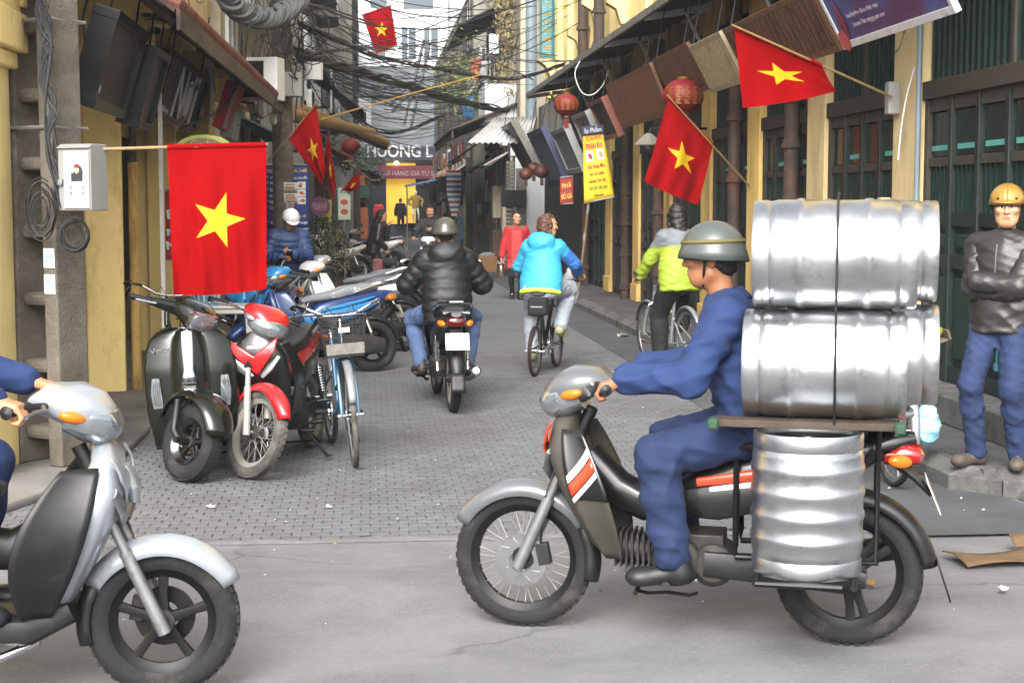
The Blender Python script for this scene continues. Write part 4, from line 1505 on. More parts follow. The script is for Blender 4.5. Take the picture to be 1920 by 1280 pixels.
def _plaid():
    m = bpy.data.materials.new('plaid_seat_cover')
    m.use_nodes = True
    N, L = m.node_tree.nodes, m.node_tree.links
    b = N['Principled BSDF']
    b.inputs['Roughness'].default_value = .8
    tc = N.new('ShaderNodeTexCoord')
    cur = None
    for ax, sc in (('X', 42.0), ('Y', 48.0), ('X', 8.5), ('Y', 10.0)):
        w_ = N.new('ShaderNodeTexWave')
        w_.wave_type = 'BANDS'
        w_.bands_direction = ax
        w_.inputs['Scale'].default_value = sc / 6
        L.new(tc.outputs['Object'], w_.inputs['Vector'])
        r = N.new('ShaderNodeMapRange')
        r.inputs['From Min'].default_value = .72
        r.inputs['From Max'].default_value = .8
        r.inputs['To Max'].default_value = .55
        L.new(w_.outputs['Fac'], r.inputs['Value'])
        if cur is None:
            cur = r.outputs[0]
        else:
            a = N.new('ShaderNodeMath')
            a.operation = 'MAXIMUM'
            L.new(cur, a.inputs[0]); L.new(r.outputs[0], a.inputs[1])
            cur = a.outputs[0]
    mx = N.new('ShaderNodeMix')
    mx.data_type = 'RGBA'
    L.new(cur, mx.inputs['Factor'])
    mx.inputs[6].default_value = lin('#a5a9ad')
    mx.inputs[7].default_value = lin('#3d4045')
    L.new(mx.outputs[2], b.inputs['Base Color'])
    return m
V_SEATPL = _plaid()

def vespa(name, label, loc, rz, col, steer, lean):
    g = thing(name, label, 'scooter', loc, rz, None, lean)
    R, tr = .235, .056
    F, Bk = Vector((.62, 0, R)), Vector((-.60, 0, R))
    dA = Vector((-math.sin(RAKE), 0, math.cos(RAKE)))
    A = F + dA * .66
    S = T(*A) @ Matrix.Rotation(steer, 4, dA) @ T(*(-A))
    wheel(g, F, R, tr, S, 'alloy', V_BLKG, None, name='front_wheel', hub=.035, blades=5, hw=.04)
    wheel(g, Bk, R, tr, None, 'alloy', V_BLKG, None, name='rear_wheel', hub=.05, blades=5, hw=.05)
    b = MB(S)
    b.tube([F + Vector((0, -.10, 0)), F + Vector((-.05, -.115, .05)), F + Vector((-.10, -.10, .22)), F + dA * .30], .022, 10)
    b.cyl(F + Vector((0, -.13, 0)), F + Vector((0, .03, 0)), .02, n=12)
    b.cyl(F + dA * .28, A, .028, n=12)
    b.build('fork', V_BLK, g)
    b = MB(S)
    c0 = F + Vector((-.015, 0, .02))
    def fn(u, v):
        a = R_(12) + R_(150) * u
        k = v * 2 - 1
        sh = (.35 + .65 * math.sin(PI * min(1, .12 + u * .8)) ** .6)
        th = k * 1.5
        return (c0.x + (R + .07 - .055 * (1 - math.cos(th)) * 1.3) * math.cos(a), .125 * sh * math.sin(th), c0.z + (R + .07 - .055 * (1 - math.cos(th)) * 1.3) * math.sin(a))
    b.grid(fn, 20, 14)
    b.build('front_fender', col, g, solid=.006)
    b = MB(S)                                            # head set
    b.loft([(.22, 0, 1.0, .10, .03, 2.4), (.27, 0, 1.01, .15, .055, 2.6), (.34, 0, 1.0, .145, .075, 2.6), (.41, 0, .965, .12, .08, 2.8), (.445, 0, .945, .105, .07, 3)], 22)
    for s_ in (-1, 1):
        b.loft([(.30, s_ * .10, 1.0, .05, .05, 2), (.27, s_ * .2, 1.0, .035, .035, 2), (.25, s_ * .27, 1.0, .024, .024, 2)], 12, lat=(0, 0, 1))
    b.build('handlebar_cowl', col, g)
    b = MB(S)
    b.loft([(.43, 0, .945, .107, .073, 4), (.455, 0, .932, .107, .073, 4)], 24)
    hl = b.build('headlight_rim', V_CHROME, g)
    b = MB(S)
    b.loft([(.44, 0, .943, .092, .06, 4), (.46, 0, .930, .090, .058, 4), (.472, 0, .924, .06, .04, 3)], 24)
    b.build('headlight', V_LENS, g)
    for s_ in (-1, 1):
        b = MB(S)
        b.tube([(.25, s_ * .27, 1.0), (.20, s_ * .385, .998)], .019, 12)
        b.lathe([(.021, 0), (.024, .005), (0, .012)], (.20, s_ * .385, .998), (-.4, s_ * .9, 0), 12)
        b.build('grip', V_BLK, g)
        b = MB(S)
        b.tube([(.30, s_ * .25, .995), (.315, s_ * .27, .99), (.265, s_ * .385, .985)], [.007, .007, .009], 6)
        b.build('brake_lever', V_CHROME, g)
    # leg shield
    b = MB()
    prof = [(.99, .10, .40), (.97, .185, .405), (.92, .235, .42), (.85, .262, .435), (.75, .275, .45), (.60, .275, .455), (.48, .268, .455), (.36, .25, .44), (.26, .235, .41)]
    rows = [p for p in prof if p[0] < .955 or True]
    def fn(u, v):
        f = u * (len(prof) - 1)
        i = min(int(f), len(prof) - 2)
        t = f - i
        z = (prof[i][0] * (1 - t) + prof[i + 1][0] * t) - .09
        hw = prof[i][1] * (1 - t) + prof[i + 1][1] * t
        x = prof[i][2] * (1 - t) + prof[i + 1][2] * t
        k = v * 2 - 1
        bulge = .055 * max(0, 1 - (k / .38) ** 2) + .05 * (1 - abs(k) ** 2.5)
        return (x + bulge - .045, hw * k, z)
    b.grid(fn, 24, 36)
    sh = b.build('leg_shield', col, g, solid=.014)
    b = MB()                                             # bright edge trim round the shield
    pts = []
    for i in range(25):
        pts.append(Vector(fn(i / 24, 1.0)))
    pl = [Vector(fn(i / 24, 0.0)) for i in range(25)]
    b.tube(pl[::-1] + pts, .006, 6)
    b.build('shield_trim', V_CHROME, sh)
    b = MB()
    b.loft([(.485, 0, .885, .034, .016, 3), (.505, 0, .80, .036, .018, 3), (.52, 0, .66, .03, .02, 3), (.525, 0, .60, .042, .024, 3)], 14)
    b.build('horn_cover', V_CHROME, sh)
    b = MB()
    b.loft([(.525, 0, .615, .05, .022, 3), (.53, 0, .55, .055, .026, 2.8), (.52, 0, .47, .032, .02, 2.4)], 14)
    gr = b.build('grille', V_BLKG, sh)
    for k in range(5):
        b = MB(); b.box((.557, 0, .585 - k * .022), (.008, .085 - .008 * k, .006)); b.build('grille_bar', V_CHROME, sh)
    for s_ in (-1, 1):
        b = MB()
        b.loft([(.452, s_ * .205, .61, .024, .014, 3), (.456, s_ * .208, .52, .034, .016, 3), (.45, s_ * .20, .43, .03, .012, 3)], 12)
        b.build('turn_signal', V_LENS, sh)
        b = MB()
        for k in range(4):
            b.box((.474, s_ * (.190 + .011 * k), .52), (.004, .003, .13))
        b.build('signal_ribs', V_CHROME, sh)
    text('badge', 'Vespa', frame((.436, -.165, .775), (.12, 1, .15), (0, -.15, 1)), .05, V_CHROME, sh, width=.13, ext=.002)
    # floor, rear body, cowls, seat
    b = MB()
    b.loft([(.40, 0, .22, .20, .05, 3), (.28, 0, .185, .20, .035, 4), (.05, 0, .185, .19, .035, 4), (-.08, 0, .22, .17, .06, 3)], 18)
    b.build('floorboard', col, g)
    b = MB()
    b.loft([(-.04, 0, .30, .13, .10, 2.6), (-.10, 0, .46, .15, .10, 2.6), (-.24, 0, .55, .17, .14, 2.6), (-.5, 0, .54, .17, .17, 2.4), (-.78, 0, .48, .13, .13, 2.2), (-.93, 0, .42, .06, .07, 2)], 20)
    bd = b.build('body_panel', col, g)
    for s_ in (-1, 1):
        b = MB()
        b.ell((-.48, s_ * .155, .44), (.36, .115, .185), (0, .1, 0), 24, 14)
        b.build('side_cowl', col, bd)
        b = MB(); b.tube([(-.12, s_ * .235, .33), (-.3, s_ * .272, .30), (-.6, s_ * .27, .29), (-.82, s_ * .2, .33)], .008, 6)
        b.build('cowl_trim', V_CHROME, bd)
    b = MB()
    b.loft([(.06, 0, .70, .08, .03, 3), (-.05, 0, .735, .13, .045, 3), (-.3, 0, .75, .15, .055, 3), (-.55, 0, .76, .14, .055, 3), (-.72, 0, .745, .08, .03, 2.6)], 20)
    b.build('seat', V_SEAT, g)
    b = MB(); b.loft([(-.90, 0, .53, .05, .03, 2.6), (-.95, 0, .52, .045, .03, 2.6)], 12); b.build('tail_light', V_RED, g)
    b = MB()
    b.tube([(-.05, .12, .18), (-.05, .20, .05), (-.12, .23, .012)], .012, 8)
    b.tube([(-.05, -.12, .18), (-.05, -.20, .05), (-.12, -.23, .012)], .012, 8)
    b.tube([(-.05, -.2, .06), (-.05, .2, .06)], .009, 6)
    b.build('centre_stand', V_STEELB, g)
    b = MB(); b.tube([(.0, -.16, .24), (-.02, -.24, .235), (-.05, -.30, .24)], .011, 8); b.ell((-.055, -.31, .24), (.02, .02, .02)); b.build('kick_start', V_CHROME, g)
    b = MB(); b.tube([(.10, .17, .2), (.09, .26, .2), (.08, .33, .21)], [.012, .014, .017], 8); b.build('foot_peg', V_BLK, g)
    return g

def bicycle(name, label, loc, rz, col, R=.335, wb=1.05, steer=0.0, lean=0.0, step=True, basket=None, fenders=True, rack=False, saddle_z=.86, bar_z=1.02, bar='curved', tyre=None, stand=False, kids=False, crank=0.6, group=None, flat=False):
    g = thing(name, label, 'bicycle', loc, rz, group, lean)
    F, Bk = Vector((wb * .54, 0, R)), Vector((-wb * .46, 0, R))
    rk = R_(20)
    dA = Vector((-math.sin(rk), 0, math.cos(rk)))
    hl = (bar_z - .16 - R) / math.cos(rk)
    A = F + dA * hl + Vector((-.04, 0, 0))
    S = T(*A) @ Matrix.Rotation(steer, 4, dA) @ T(*(-A))
    wheel(g, F, R, .018, S, 'cycle', V_ALLOY, tyre, name='front_wheel', hub=.02, hw=.04, ns=28)
    wheel(g, Bk, R, .018, None, 'cycle', V_ALLOY, tyre, name='rear_wheel', hub=.024, hw=.05, ns=28)
    BB = Vector((-.02, 0, .285 if R > .3 else .28))
    seat_t = Vector((-.17, 0, saddle_z - .09))
    b = MB()
    b.tube([BB, seat_t], .016, 10)
    h0, h1 = A - dA * .14, A - dA * .02
    b.tube([h0 - dA * .01, h1 + dA * .04], .019, 10)
    if step:
        b.tube([h0, h0.lerp(BB, .5) + Vector((-.02, 0, -.07)), BB], .018, 10)
        b.tube([h1 - dA * .03, h1.lerp(BB, .55) + Vector((.0, 0, -.03)), BB.lerp(seat_t, .3)], .014, 10)
    else:
        b.tube([h0, BB], .020, 10)
        b.tube([h1 - dA * .02, BB.lerp(seat_t, .85)], .018, 10)
    for s_ in (-1, 1):
        b.tube([BB + Vector((0, s_ * .03, 0)), Bk + Vector((0, s_ * .06, 0))], .010, 8)
        b.tube([BB.lerp(seat_t, .85 if not step else .6), Bk + Vector((0, s_ * .06, 0))], .009, 8)
    b.build('frame', col, g)
    b = MB(S)
    for s_ in (-1, 1):
        b.tube([h0 - dA * .03, h0 - dA * .06 + Vector((0, s_ * .05, 0)), F + Vector((-.02, s_ * .055, .12)), F + Vector((0, s_ * .055, 0))], .011, 8)
    b.build('fork', col, g)
    b = MB(S)
    st = A + dA * .10
    b.tube([A - dA * .02, st], .013, 10)
    if flat:
        b.tube([st + Vector((0, -.29, 0)), st + Vector((0, .29, 0))], .012, 8)
        ge = [(st + Vector((0, s_ * .19, 0)), st + Vector((-.02, s_ * .30, 0))) for s_ in (-1, 1)]
    else:
        pts = [st + Vector(p) for p in ((-.20, -.29, .06), (-.10, -.27, .075), (.02, -.20, .06), (.05, -.10, .01), (.03, 0, 0), (.05, .10, .01), (.02, .20, .06), (-.10, .27, .075), (-.20, .29, .06))]
        b.tube(pts, .0115, 10)
        ge = [(pts[0], pts[1]), (pts[-1], pts[-2])]
    b.build('handlebar', V_CHROME if not flat else V_BLK, g)
    for p0, p1 in ge:
        b = MB(S); b.tube([p0, p1], .0165, 10); b.build('grip', V_BLK, g)
        b = MB(S); d = (p0 - p1).normalized()
        b.tube([p1 + Vector((.03, 0, -.01)), p1 + Vector((.045, 0, -.035)) + d * .05, p0 + Vector((.04, 0, -.06))], .005, 6)
        b.build('brake_lever', V_CHROME, g)
    b = MB(S)
    b.tube([st + Vector((.04, .1, .02)), st + Vector((.12, .08, .08)), st + Vector((.14, 0, -.02)), h0 + Vector((.05, 0, 0))], .003, 5)
    b.tube([st + Vector((.04, -.1, .02)), st + Vector((.12, -.08, .07)), st + Vector((.13, 0, -.04)), h0 + Vector((.04, .01, -.05))], .003, 5)
    b.build('brake_cable', V_BLK, g)
    b = MB()
    b.tube([seat_t, seat_t + Vector((-.02, 0, .09))], .0125, 10)
    b.build('seat_post', V_CHROME, g)
    b = MB()
    zt = saddle_z
    b.loft([(-.03, 0, zt + .005, .022, .018, 2.4), (-.10, 0, zt, .035, .024, 2.4), (-.2, 0, zt + .005, .075, .035, 2.6), (-.28, 0, zt + .015, .10, .04, 2.6), (-.33, 0, zt + .02, .07, .03, 2.4)], 16)
    b.build('saddle', V_SEAT, g)
    b = MB()
    b.lathe([(.085, -.003), (.095, -.003), (.095, .003), (.085, .003), (.085, -.003)], BB + Vector((0, -.055, 0)), (0, 1, 0), 28)
    for k in range(5):
        a = 2 * PI * k / 5
        b.tube([BB + Vector((0, -.055, 0)), BB + Vector((.088 * math.cos(a), -.055, .088 * math.sin(a)))], .006, 5)
    b.build('chainring', V_CHROME, g)
    for s_ in (-1, 1):
        a = crank + (PI if s_ > 0 else 0)
        e = BB + Vector((.165 * math.cos(a), s_ * .085, .165 * math.sin(a)))
        b = MB(); b.tube([BB + Vector((0, s_ * .05, 0)), BB + Vector((0, s_ * .075, 0)), e], .010, 8); cr = b.build('crank', V_CHROME, g)
        b = MB(); b.box(e + Vector((0, s_ * .055, 0)), (.085, .09, .022)); b.build('pedal', V_BLK, cr, bev=.005)
    b = MB()
    for dz in (.05, -.05):
        b.tube([BB + Vector((0, -.055, dz * 1.8)), Bk + Vector((0, -.055, dz * .8))], .004, 5)
    b.build('chain', V_STEELB, g)
    if fenders:
        b = MB(S); fender(b, F, R + .025, R_(20), R_(165), .028, .012, taper=.9); b.build('front_fender', M_STEEL, g, solid=.002)
        b = MB(); fender(b, Bk, R + .025, R_(30), R_(200), .028, .012, taper=.9); b.build('rear_fender', M_STEEL, g, solid=.002)
    if rack:
        b = MB()
        zr = R * 2 + .06
        for s_ in (-1, 1):
            b.tube([(-.22, s_ * .06, zr), (Bk.x - .22, s_ * .06, zr)], .006, 6)
            b.tube([(Bk.x - .05, s_ * .06, zr), Bk + Vector((0, s_ * .07, 0))], .005, 6)
        for k in range(5):
            b.tube([(-.25 - k * .1, -.06, zr), (-.25 - k * .1, .06, zr)], .005, 6)
        b.build('rear_rack', V_STEELB, g)
    if basket:
        bm_, xf = basket, A.x + .13
        b = MB(S)
        z0, z1 = bar_z - .30, bar_z - .04
        w0, w1, d0, d1 = .115, .15, .09, .12
        def corner(sx, sy, t):
            return Vector((xf + .06 + sx * (d0 + (d1 - d0) * t), sy * (w0 + (w1 - w0) * t), z0 + (z1 - z0) * t))
        for t in (0, 1):
            b.tube([corner(-1, -1, t), corner(1, -1, t), corner(1, 1, t), corner(-1, 1, t)], .005, 6, closed=True)
        for t in [i / 14 for i in range(1, 14)]:
            b.tube([corner(-1, -1, t), corner(1, -1, t), corner(1, 1, t), corner(-1, 1, t)], .0017, 4, closed=True)
        for sx, sy, ex_, ey in ((-1, -1, 1, -1), (1, -1, 1, 1), (1, 1, -1, 1), (-1, 1, -1, -1)):
            for k in range(13):
                u = k / 13
                b.tube([corner(sx, sy, 0).lerp(corner(ex_, ey, 0), u), corner(sx, sy, 1).lerp(corner(ex_, ey, 1), u)], .0017, 4)
        for k in range(9):
            u = (k + .5) / 9
            b.tube([corner(-1, -1, 0).lerp(corner(-1, 1, 0), u), corner(1, -1, 0).lerp(corner(1, 1, 0), u)], .002, 4)
        bk = b.build('basket', bm_, g)
        b = MB(S)
        c0 = corner(1, 0, .0)
        b.box((xf + .06, 0, z0 + .012), (.17, .22, .012)); b.box((xf + .06 + d0 + .022, 0, z0 + .05), (.004, .24, .07), (0, .12, 0))
        b.build('basket_lining', mat('basket_grime', '#6b6862', .9, var=.3, scale=20), bk)
        b = MB(S)
        b.box((xf + .06 + d1 - .008, 0, z0 + .17), (.006, .07, .03), (0, .12, 0))
        b.build('reflector', V_PLATE, bk)
    if stand:
        b = MB(); b.tube([(Bk.x + .08, .06, R - .03), (Bk.x + .12, .18, .01)], .007, 6); b.build('side_stand', V_STEELB, g)
    return g, S

def front_loc(px, py, head, fx):
    p = G(px, py)
    h = Vector((head[0], head[1], 0)).normalized()
    return (p.x - h.x * fx, p.y - h.y * fx, .012 if 7.8 < p.y else 0.0), math.atan2(h.y, h.x)

# --- parked in front on the left
PT_GREEN = mat('paint_bottle_green', '#0b0e07', .22, coat=.35, var=.08, scale=4, spec=.4)
PT_RED = paint('red', '#a5171b', damt=.2)
PT_BLK = paint('black', '#0b0b0c', damt=.12, dirt='#3a3733')
PT_BLUE = paint('blue', '#17356a')
PT_LBLUE = paint('light_blue', '#2a7ab0')
PT_WHITE = paint('white', '#c9c9c6', damt=.15)
PT_SILV = paint('silver', '#a2a8ae', metal=.5, rough=.35)
PT_MAR = paint('maroon', '#4a1518')
PT_ORG = paint('orange_red', '#b03a1c')
PT_GREY = paint('grey', '#55585b')

l, r = front_loc(366, 905, (.02, -1), .62)
vsp = vespa('parked_scooter', 'glossy dark green scooter with chrome trim parked below the big flag', l, r, PT_GREEN, R_(46), R_(3))
vsp.scale = (1.02, 1.02, 1.02)
l, r = front_loc(490, 900, (-.22, -1), .65)
motorbike('parked_motorbike', 'dusty red and black motorbike parked between green scooter and basket bicycle', l, r,
          dict(main=PT_RED, second=PT_BLK, shield=PT_BLK, fender=PT_RED, vpanel=PT_RED, cowl=PT_RED, wing=PT_BLK, tyre=V_TYRED, rim=V_RIMG, fork=V_RIMG, signal=V_LENS), steer=R_(54), lean=R_(5), mirrors=False, nosemark='HONDA')
l, r = front_loc(664, 878, (.16, -1), 1.05 * .54)
bicycle('parked_bicycle', 'old blue bicycle with black wire basket parked beside red motorbike', l, r, paint('bike_blue', '#2d5f80', damt=.35), steer=R_(-4), lean=R_(3), basket=V_BLK, stand=True, tyre=V_TYRED, crank=.2, rack=True)

# --- row of parked bikes behind, tails toward the lane
def rear_loc(px, py, head, fx=.62):
    p = G(px, py)
    h = Vector((head[0], head[1], 0)).normalized()
    return (p.x + h.x * fx, p.y + h.y * fx, .012), math.atan2(h.y, h.x)
l, r = rear_loc(700, 698, (-1, -.42))
motorbike('parked_scooter', 'blue scooter with grey plaid seat cover parked behind basket bicycle', l, r,
          dict(main=PT_BLUE, second=PT_LBLUE, shield=PT_BLUE, cowl=PT_LBLUE, vpanel=PT_LBLUE, fender=PT_BLUE, stripe=PT_LBLUE, rail=V_CHROME, tail=mat('amber_tail', '#8a5a2a', .3)), auto=True, spoke=False, lean=R_(5), plaid=True, mirrors=False, steer=R_(12), windscreen=True, plate=('29-T8', '5602'))
l, r = rear_loc(752, 660, (-1, -.36))
motorbike('parked_motorbike', 'white motorbike with grey seat parked next to plaid seat scooter', l, r,
          dict(main=PT_WHITE, second=PT_GREY, cowl=PT_WHITE, vpanel=PT_WHITE, wing=PT_WHITE, seat=V_SEATG, rail=PT_WHITE, rim=V_STEELB), spoke=False, lean=R_(5), mirrors=False, steer=R_(15))
l, r = rear_loc(752, 632, (-1, -.30))
motorbike('parked_motorbike', 'second white motorbike with pale tail rail in the parked row', l, r,
          dict(main=PT_WHITE, second=PT_BLK, cowl=PT_SILV, vpanel=PT_WHITE, seat=V_SEATG, rail=PT_WHITE), spoke=True, lean=R_(5), steer=R_(10))
l, r = front_loc(455, 700, (-.35, -1), .65)
motorbike('parked_scooter', 'light and dark blue scooter half hidden behind the red motorbike', l, r,
          dict(main=PT_BLUE, second=PT_BLUE, shield=PT_BLUE, cowl=PT_LBLUE, vpanel=PT_LBLUE, fender=V_BLK), auto=True, spoke=False, lean=R_(4), mirrors=False, steer=R_(20), windscreen=True)
# further bikes
l, r = rear_loc(738, 512, (-1, .15))
motorbike('parked_scooter', 'white scooter with grab rail beside woman in black jacket', l, r, dict(main=PT_WHITE, second=V_BLK, rail=PT_SILV), auto=True, spoke=False, lean=R_(5), simple=True)
l, r = rear_loc(672, 532, (-1, -.5))
motorbike('parked_motorbike', 'white and black motorbike numbered 6720 on its side in the far row', l, r, dict(main=PT_WHITE, second=PT_BLK, cowl=PT_WHITE, shield=PT_GREY), lean=R_(5), simple=True)
k = 0
for (px, py, hd, cc, nm) in ((655, 505, (-1, -.3), dict(main=PT_BLK, second=V_BLK), 'black motorbike parked just behind white motorbike numbered 6720'),
                             (648, 488, (-1, -.2), dict(main=PT_MAR, second=V_BLK), 'maroon motorbike in the far parked row below the white sign'),
                             (662, 478, (-1, -.25), dict(main=PT_GREY, second=V_BLK), 'grey motorbike farthest in the parked row near the corner'),
                             (640, 520, (-.9, -.5), dict(main=PT_BLK, second=PT_WHITE), 'black and white motorbike beside the potted shrub')):
    l, r = rear_loc(px, py, hd)
    motorbike('parked_motorbike', nm, l, r, cc, lean=R_(5), simple=True, steer=R_(10), plaid=False)
l, r = front_loc(292, 700, (-.1, -1), .6)
bicycle('parked_bicycle', 'dark roadster bicycle leaning by the yellow wall behind green scooter', (-1.52, 12.9, .012), R_(264), paint('bike_black', '#1a1a1b'), lean=R_(4), steer=R_(30), rack=True)

# --- moving bikes
fr, rr_ = G(965, 1170), G(1588, 1207)
hk = (fr - rr_).normalized()
KEG_LOC = (rr_.x + hk.x * .62, rr_.y + hk.y * .62, 0)
KEG_RZ = math.atan2(hk.y, hk.x)
motorbike('keg_motorbike', 'black motorbike with orange and white stripes carrying steel kegs', KEG_LOC, KEG_RZ,
          dict(main=PT_BLK, second=PT_BLK, shield=mat('worn_legshield', '#35322b', .7, var=.25, dirt='#1f1e1b', damt=.4), fender=PT_GREY, vpanel=PT_ORG, cowl=PT_GREY, stripe=PT_ORG, stripe2=PT_WHITE, tyre=V_TYRE, rim=V_STEELB, rstyle='alloy', rblades=3, wing=mat('worn_legshield', '#4f4a3f'), wingtop=PT_BLK), steer=0, mirrors=False, stand=False, disc=True, plate=('29-H5', '3186'))
SILV_LOC = (-.713 - .65, 5.30, 0)
motorbike('silver_scooter', 'silver grey scooter cut off by the left edge in the foreground', SILV_LOC, R_(1.5),
          dict(main=PT_SILV, second=V_BLK, shield=PT_SILV, cowl=PT_SILV, wing=V_BLK, fender=PT_SILV, vpanel=PT_SILV, rim=V_STEELB, blades=5), auto=True, spoke=False, steer=0, stand=False, mirrors=False)
l, r = rear_loc(850, 775, (-.06, 1))
BLK_LOC, BLK_RZ = l, r
motorbike('ridden_motorbike', 'old dark motorbike with square red tail light ridden away down the street', l, r,
          dict(main=PT_BLK, second=V_BLK, rail=V_CHROME, tail=V_REDD, tyre=V_TYRE, muffler=V_CHROME), old=True, stand=False, plate=('29-N2', '6955'), spoke=True)
p = G(806, 540)
FAC_LOC, FAC_RZ = (p.x, p.y, .012), R_(-97)
motorbike('ridden_motorbike', 'red and white motorbike ridden toward the camera by man with phone', FAC_LOC, FAC_RZ, dict(main=PT_RED, second=V_BLK, cowl=PT_WHITE, vpanel=PT_WHITE), stand=False, simple=True, mirrors=True)
l, r = rear_loc(1003, 708, (.36, 1), .95 * .46)
BLU_LOC, BLU_RZ = l, r
bicycle('ridden_bicycle', 'small wheeled black folding bicycle under the woman in light blue', l, r, V_BLKG, R=.25, wb=.95, step=False, fenders=False, saddle_z=.80, bar_z=.98, flat=True, crank=2.9, tyre=mat('tyre_redwall', '#241614', .8))
YEL_LOC, YEL_RZ = (3.03, 15.3, .018), R_(101)
bicycle('ridden_bicycle', 'silver bicycle ridden by woman in yellow green jacket', YEL_LOC, YEL_RZ, PT_SILV, crank=1.4, saddle_z=.82, bar_z=1.0, lean=R_(-3))
VEN_LOC, VEN_RZ = (3.10, 9.35, 0.018), R_(90)
bicycle('vendor_bicycle', 'vendor bicycle with fruit tray standing by the kerb behind the kegs', VEN_LOC, VEN_RZ, V_BLK, rack=True, lean=R_(2), saddle_z=.8, stand=True)

# ---------------------------------------------------------------- people
def skin(n, c): return mat('skin_' + n, c, 0.55, var=0.08, scale=14, sss=.15, spec=.4)
SK_TAN = skin('tan', '#b07f5d')
SK_FAIR = skin('fair', '#b98a68')
SK_DARK = skin('brown', '#8f6043')
K_EYEW = mat('eye_white', '#d8d2cb', .3, var=0)
K_IRIS = mat('iris', '#15100d', .2, var=0)
K_BROW = mat('brow_hair', '#1a1411', .8, var=.2)
K_LIP = mat('lips', '#95604f', .5, var=.1)
K_HAIR = mat('black_hair', '#17120f', .5, var=.35, scale=60, bump=.5, bscale=120, stretch=(1, 1, .12))
K_HAIRB = mat('brown_hair', '#4a2c1e', .5, var=.35, scale=60, bump=.5, bscale=120, stretch=(1, 1, .12))
def cloth(n, c, **k):
    a = dict(rough=.85, var=.10, scale=7, bump=.25, bscale=300)
    a.update(k)
    return mat('cloth_' + n, c, **a)

def v3(*a): return np.array(a, float)
def unit(v):
    v = np.array(v, float)
    return v / max(np.linalg.norm(v), 1e-9)
def ik(a, b, l1, l2, pole):
    a, b = np.array(a, float), np.array(b, float)
    d = b - a
    L = np.linalg.norm(d)
    if L > (l1 + l2) * .995:
        b = a + d / L * (l1 + l2) * .995
        d = b - a
        L = np.linalg.norm(d)
    u = d / L
    x = (l1 * l1 - l2 * l2 + L * L) / (2 * L)
    h = math.sqrt(max(l1 * l1 - x * x, 0))
    p = np.array(pole, float)
    p = p - u * (p @ u)
    return a + u * x + unit(p) * h, b
def rotm(yaw, pitch, roll=0):
    """columns: forward, left, up"""
    m = Matrix.Rotation(yaw, 3, 'Z') @ Matrix.Rotation(pitch, 3, 'Y') @ Matrix.Rotation(roll, 3, 'X')
    return np.array(m)

def head_prims(c, R, s=1.0, fem=False):
    def q(x, y, z): return c + R @ (v3(x, y, z) * s)
    jw = .9 if fem else 1.0
    P_ = [el(q(-.012, 0, .035), v3(.097, .077, .088) * s, R, .03),
          el(q(.022, 0, -.025), v3(.071, .064 * jw, .092) * s, R, .03),
          el(q(.040, 0, -.078), v3(.040, .043 * jw, .035) * s, R, .035),
          cap(q(.0, .05 * jw, -.06), q(.05, .022, -.09), .022 * s, .018 * s, .03), cap(q(.0, -.05 * jw, -.06), q(.05, -.022, -.09), .022 * s, .018 * s, .03),
          cap(q(.083, .035, .032), q(.083, -.035, .032), .011 * s, k=.012),
          el(q(.066, .046, -.012), v3(.024, .022, .020) * s, R, .02), el(q(.066, -.046, -.012), v3(.024, .022, .020) * s, R, .02),
          el(q(.092, .031, .010), v3(.012, .019, .011) * s, R, .012, sub=True), el(q(.092, -.031, .010), v3(.012, .019, .011) * s, R, .012, sub=True),
          el(q(.072, .031, .010), v3(.014, .016, .0125) * s, R, .004), el(q(.072, -.031, .010), v3(.014, .016, .0125) * s, R, .004),
          cap(q(.088, 0, .022), q(.106, 0, -.022), .008 * s, .0125 * s, .010),
          el(q(.094, .013, -.026), v3(.010, .009, .008) * s, R, .008), el(q(.094, -.013, -.026), v3(.010, .009, .008) * s, R, .008),
          cap(q(.089, .016, -.052), q(.089, -.016, -.052), .0065 * s, k=.008), cap(q(.088, .014, -.062), q(.088, -.014, -.062), .0075 * s, k=.008),
          rb(q(.098, 0, -.0572), v3(.006, .022, .0008) * s, R, .0005, .004, sub=True),
          el(q(-.012, .078, -.005), v3(.020, .010, .032) * s, R, .008), el(q(-.012, -.078, -.005), v3(.020, .010, .032) * s, R, .008),
          cap(q(-.025, 0, -.05), q(-.045, 0, -.17), .050 * s, .054 * s, .03)]
    return P_
def head_fn(c, R, s=1.0):
    """0 skin 1 eye 2 iris 3 brow 4 lips"""
    def fn(X):
        L = (X - c) @ R / s
        x, y, z = L[:, 0], np.abs(L[:, 1]), L[:, 2]
        m = np.zeros(len(X), int)
        eye = ((y - .031) / .0145) ** 2 + ((z - .0095) / .0062) ** 2 < 1
        m[eye & (x > .06)] = 1
        m[((y - .030) ** 2 + (z - .0095) ** 2 < .0062 ** 2) & (x > .06)] = 2
        m[(np.abs(z - .031 + (y - .03) ** 2 * 4) < .0035) & (y > .013) & (y < .052) & (x > .06)] = 3
        lash = (np.abs(z - (.0165 - ((y - .031) / .016) ** 2 * .005)) < .0016) & (np.abs(y - .031) < .017) & (x > .06)
        m[lash] = 3
        m[(y < .022 - np.abs(z + .057) * .6) & (np.abs(z + .057) < .011) & (x > .075)] = 4
        return m
    return fn
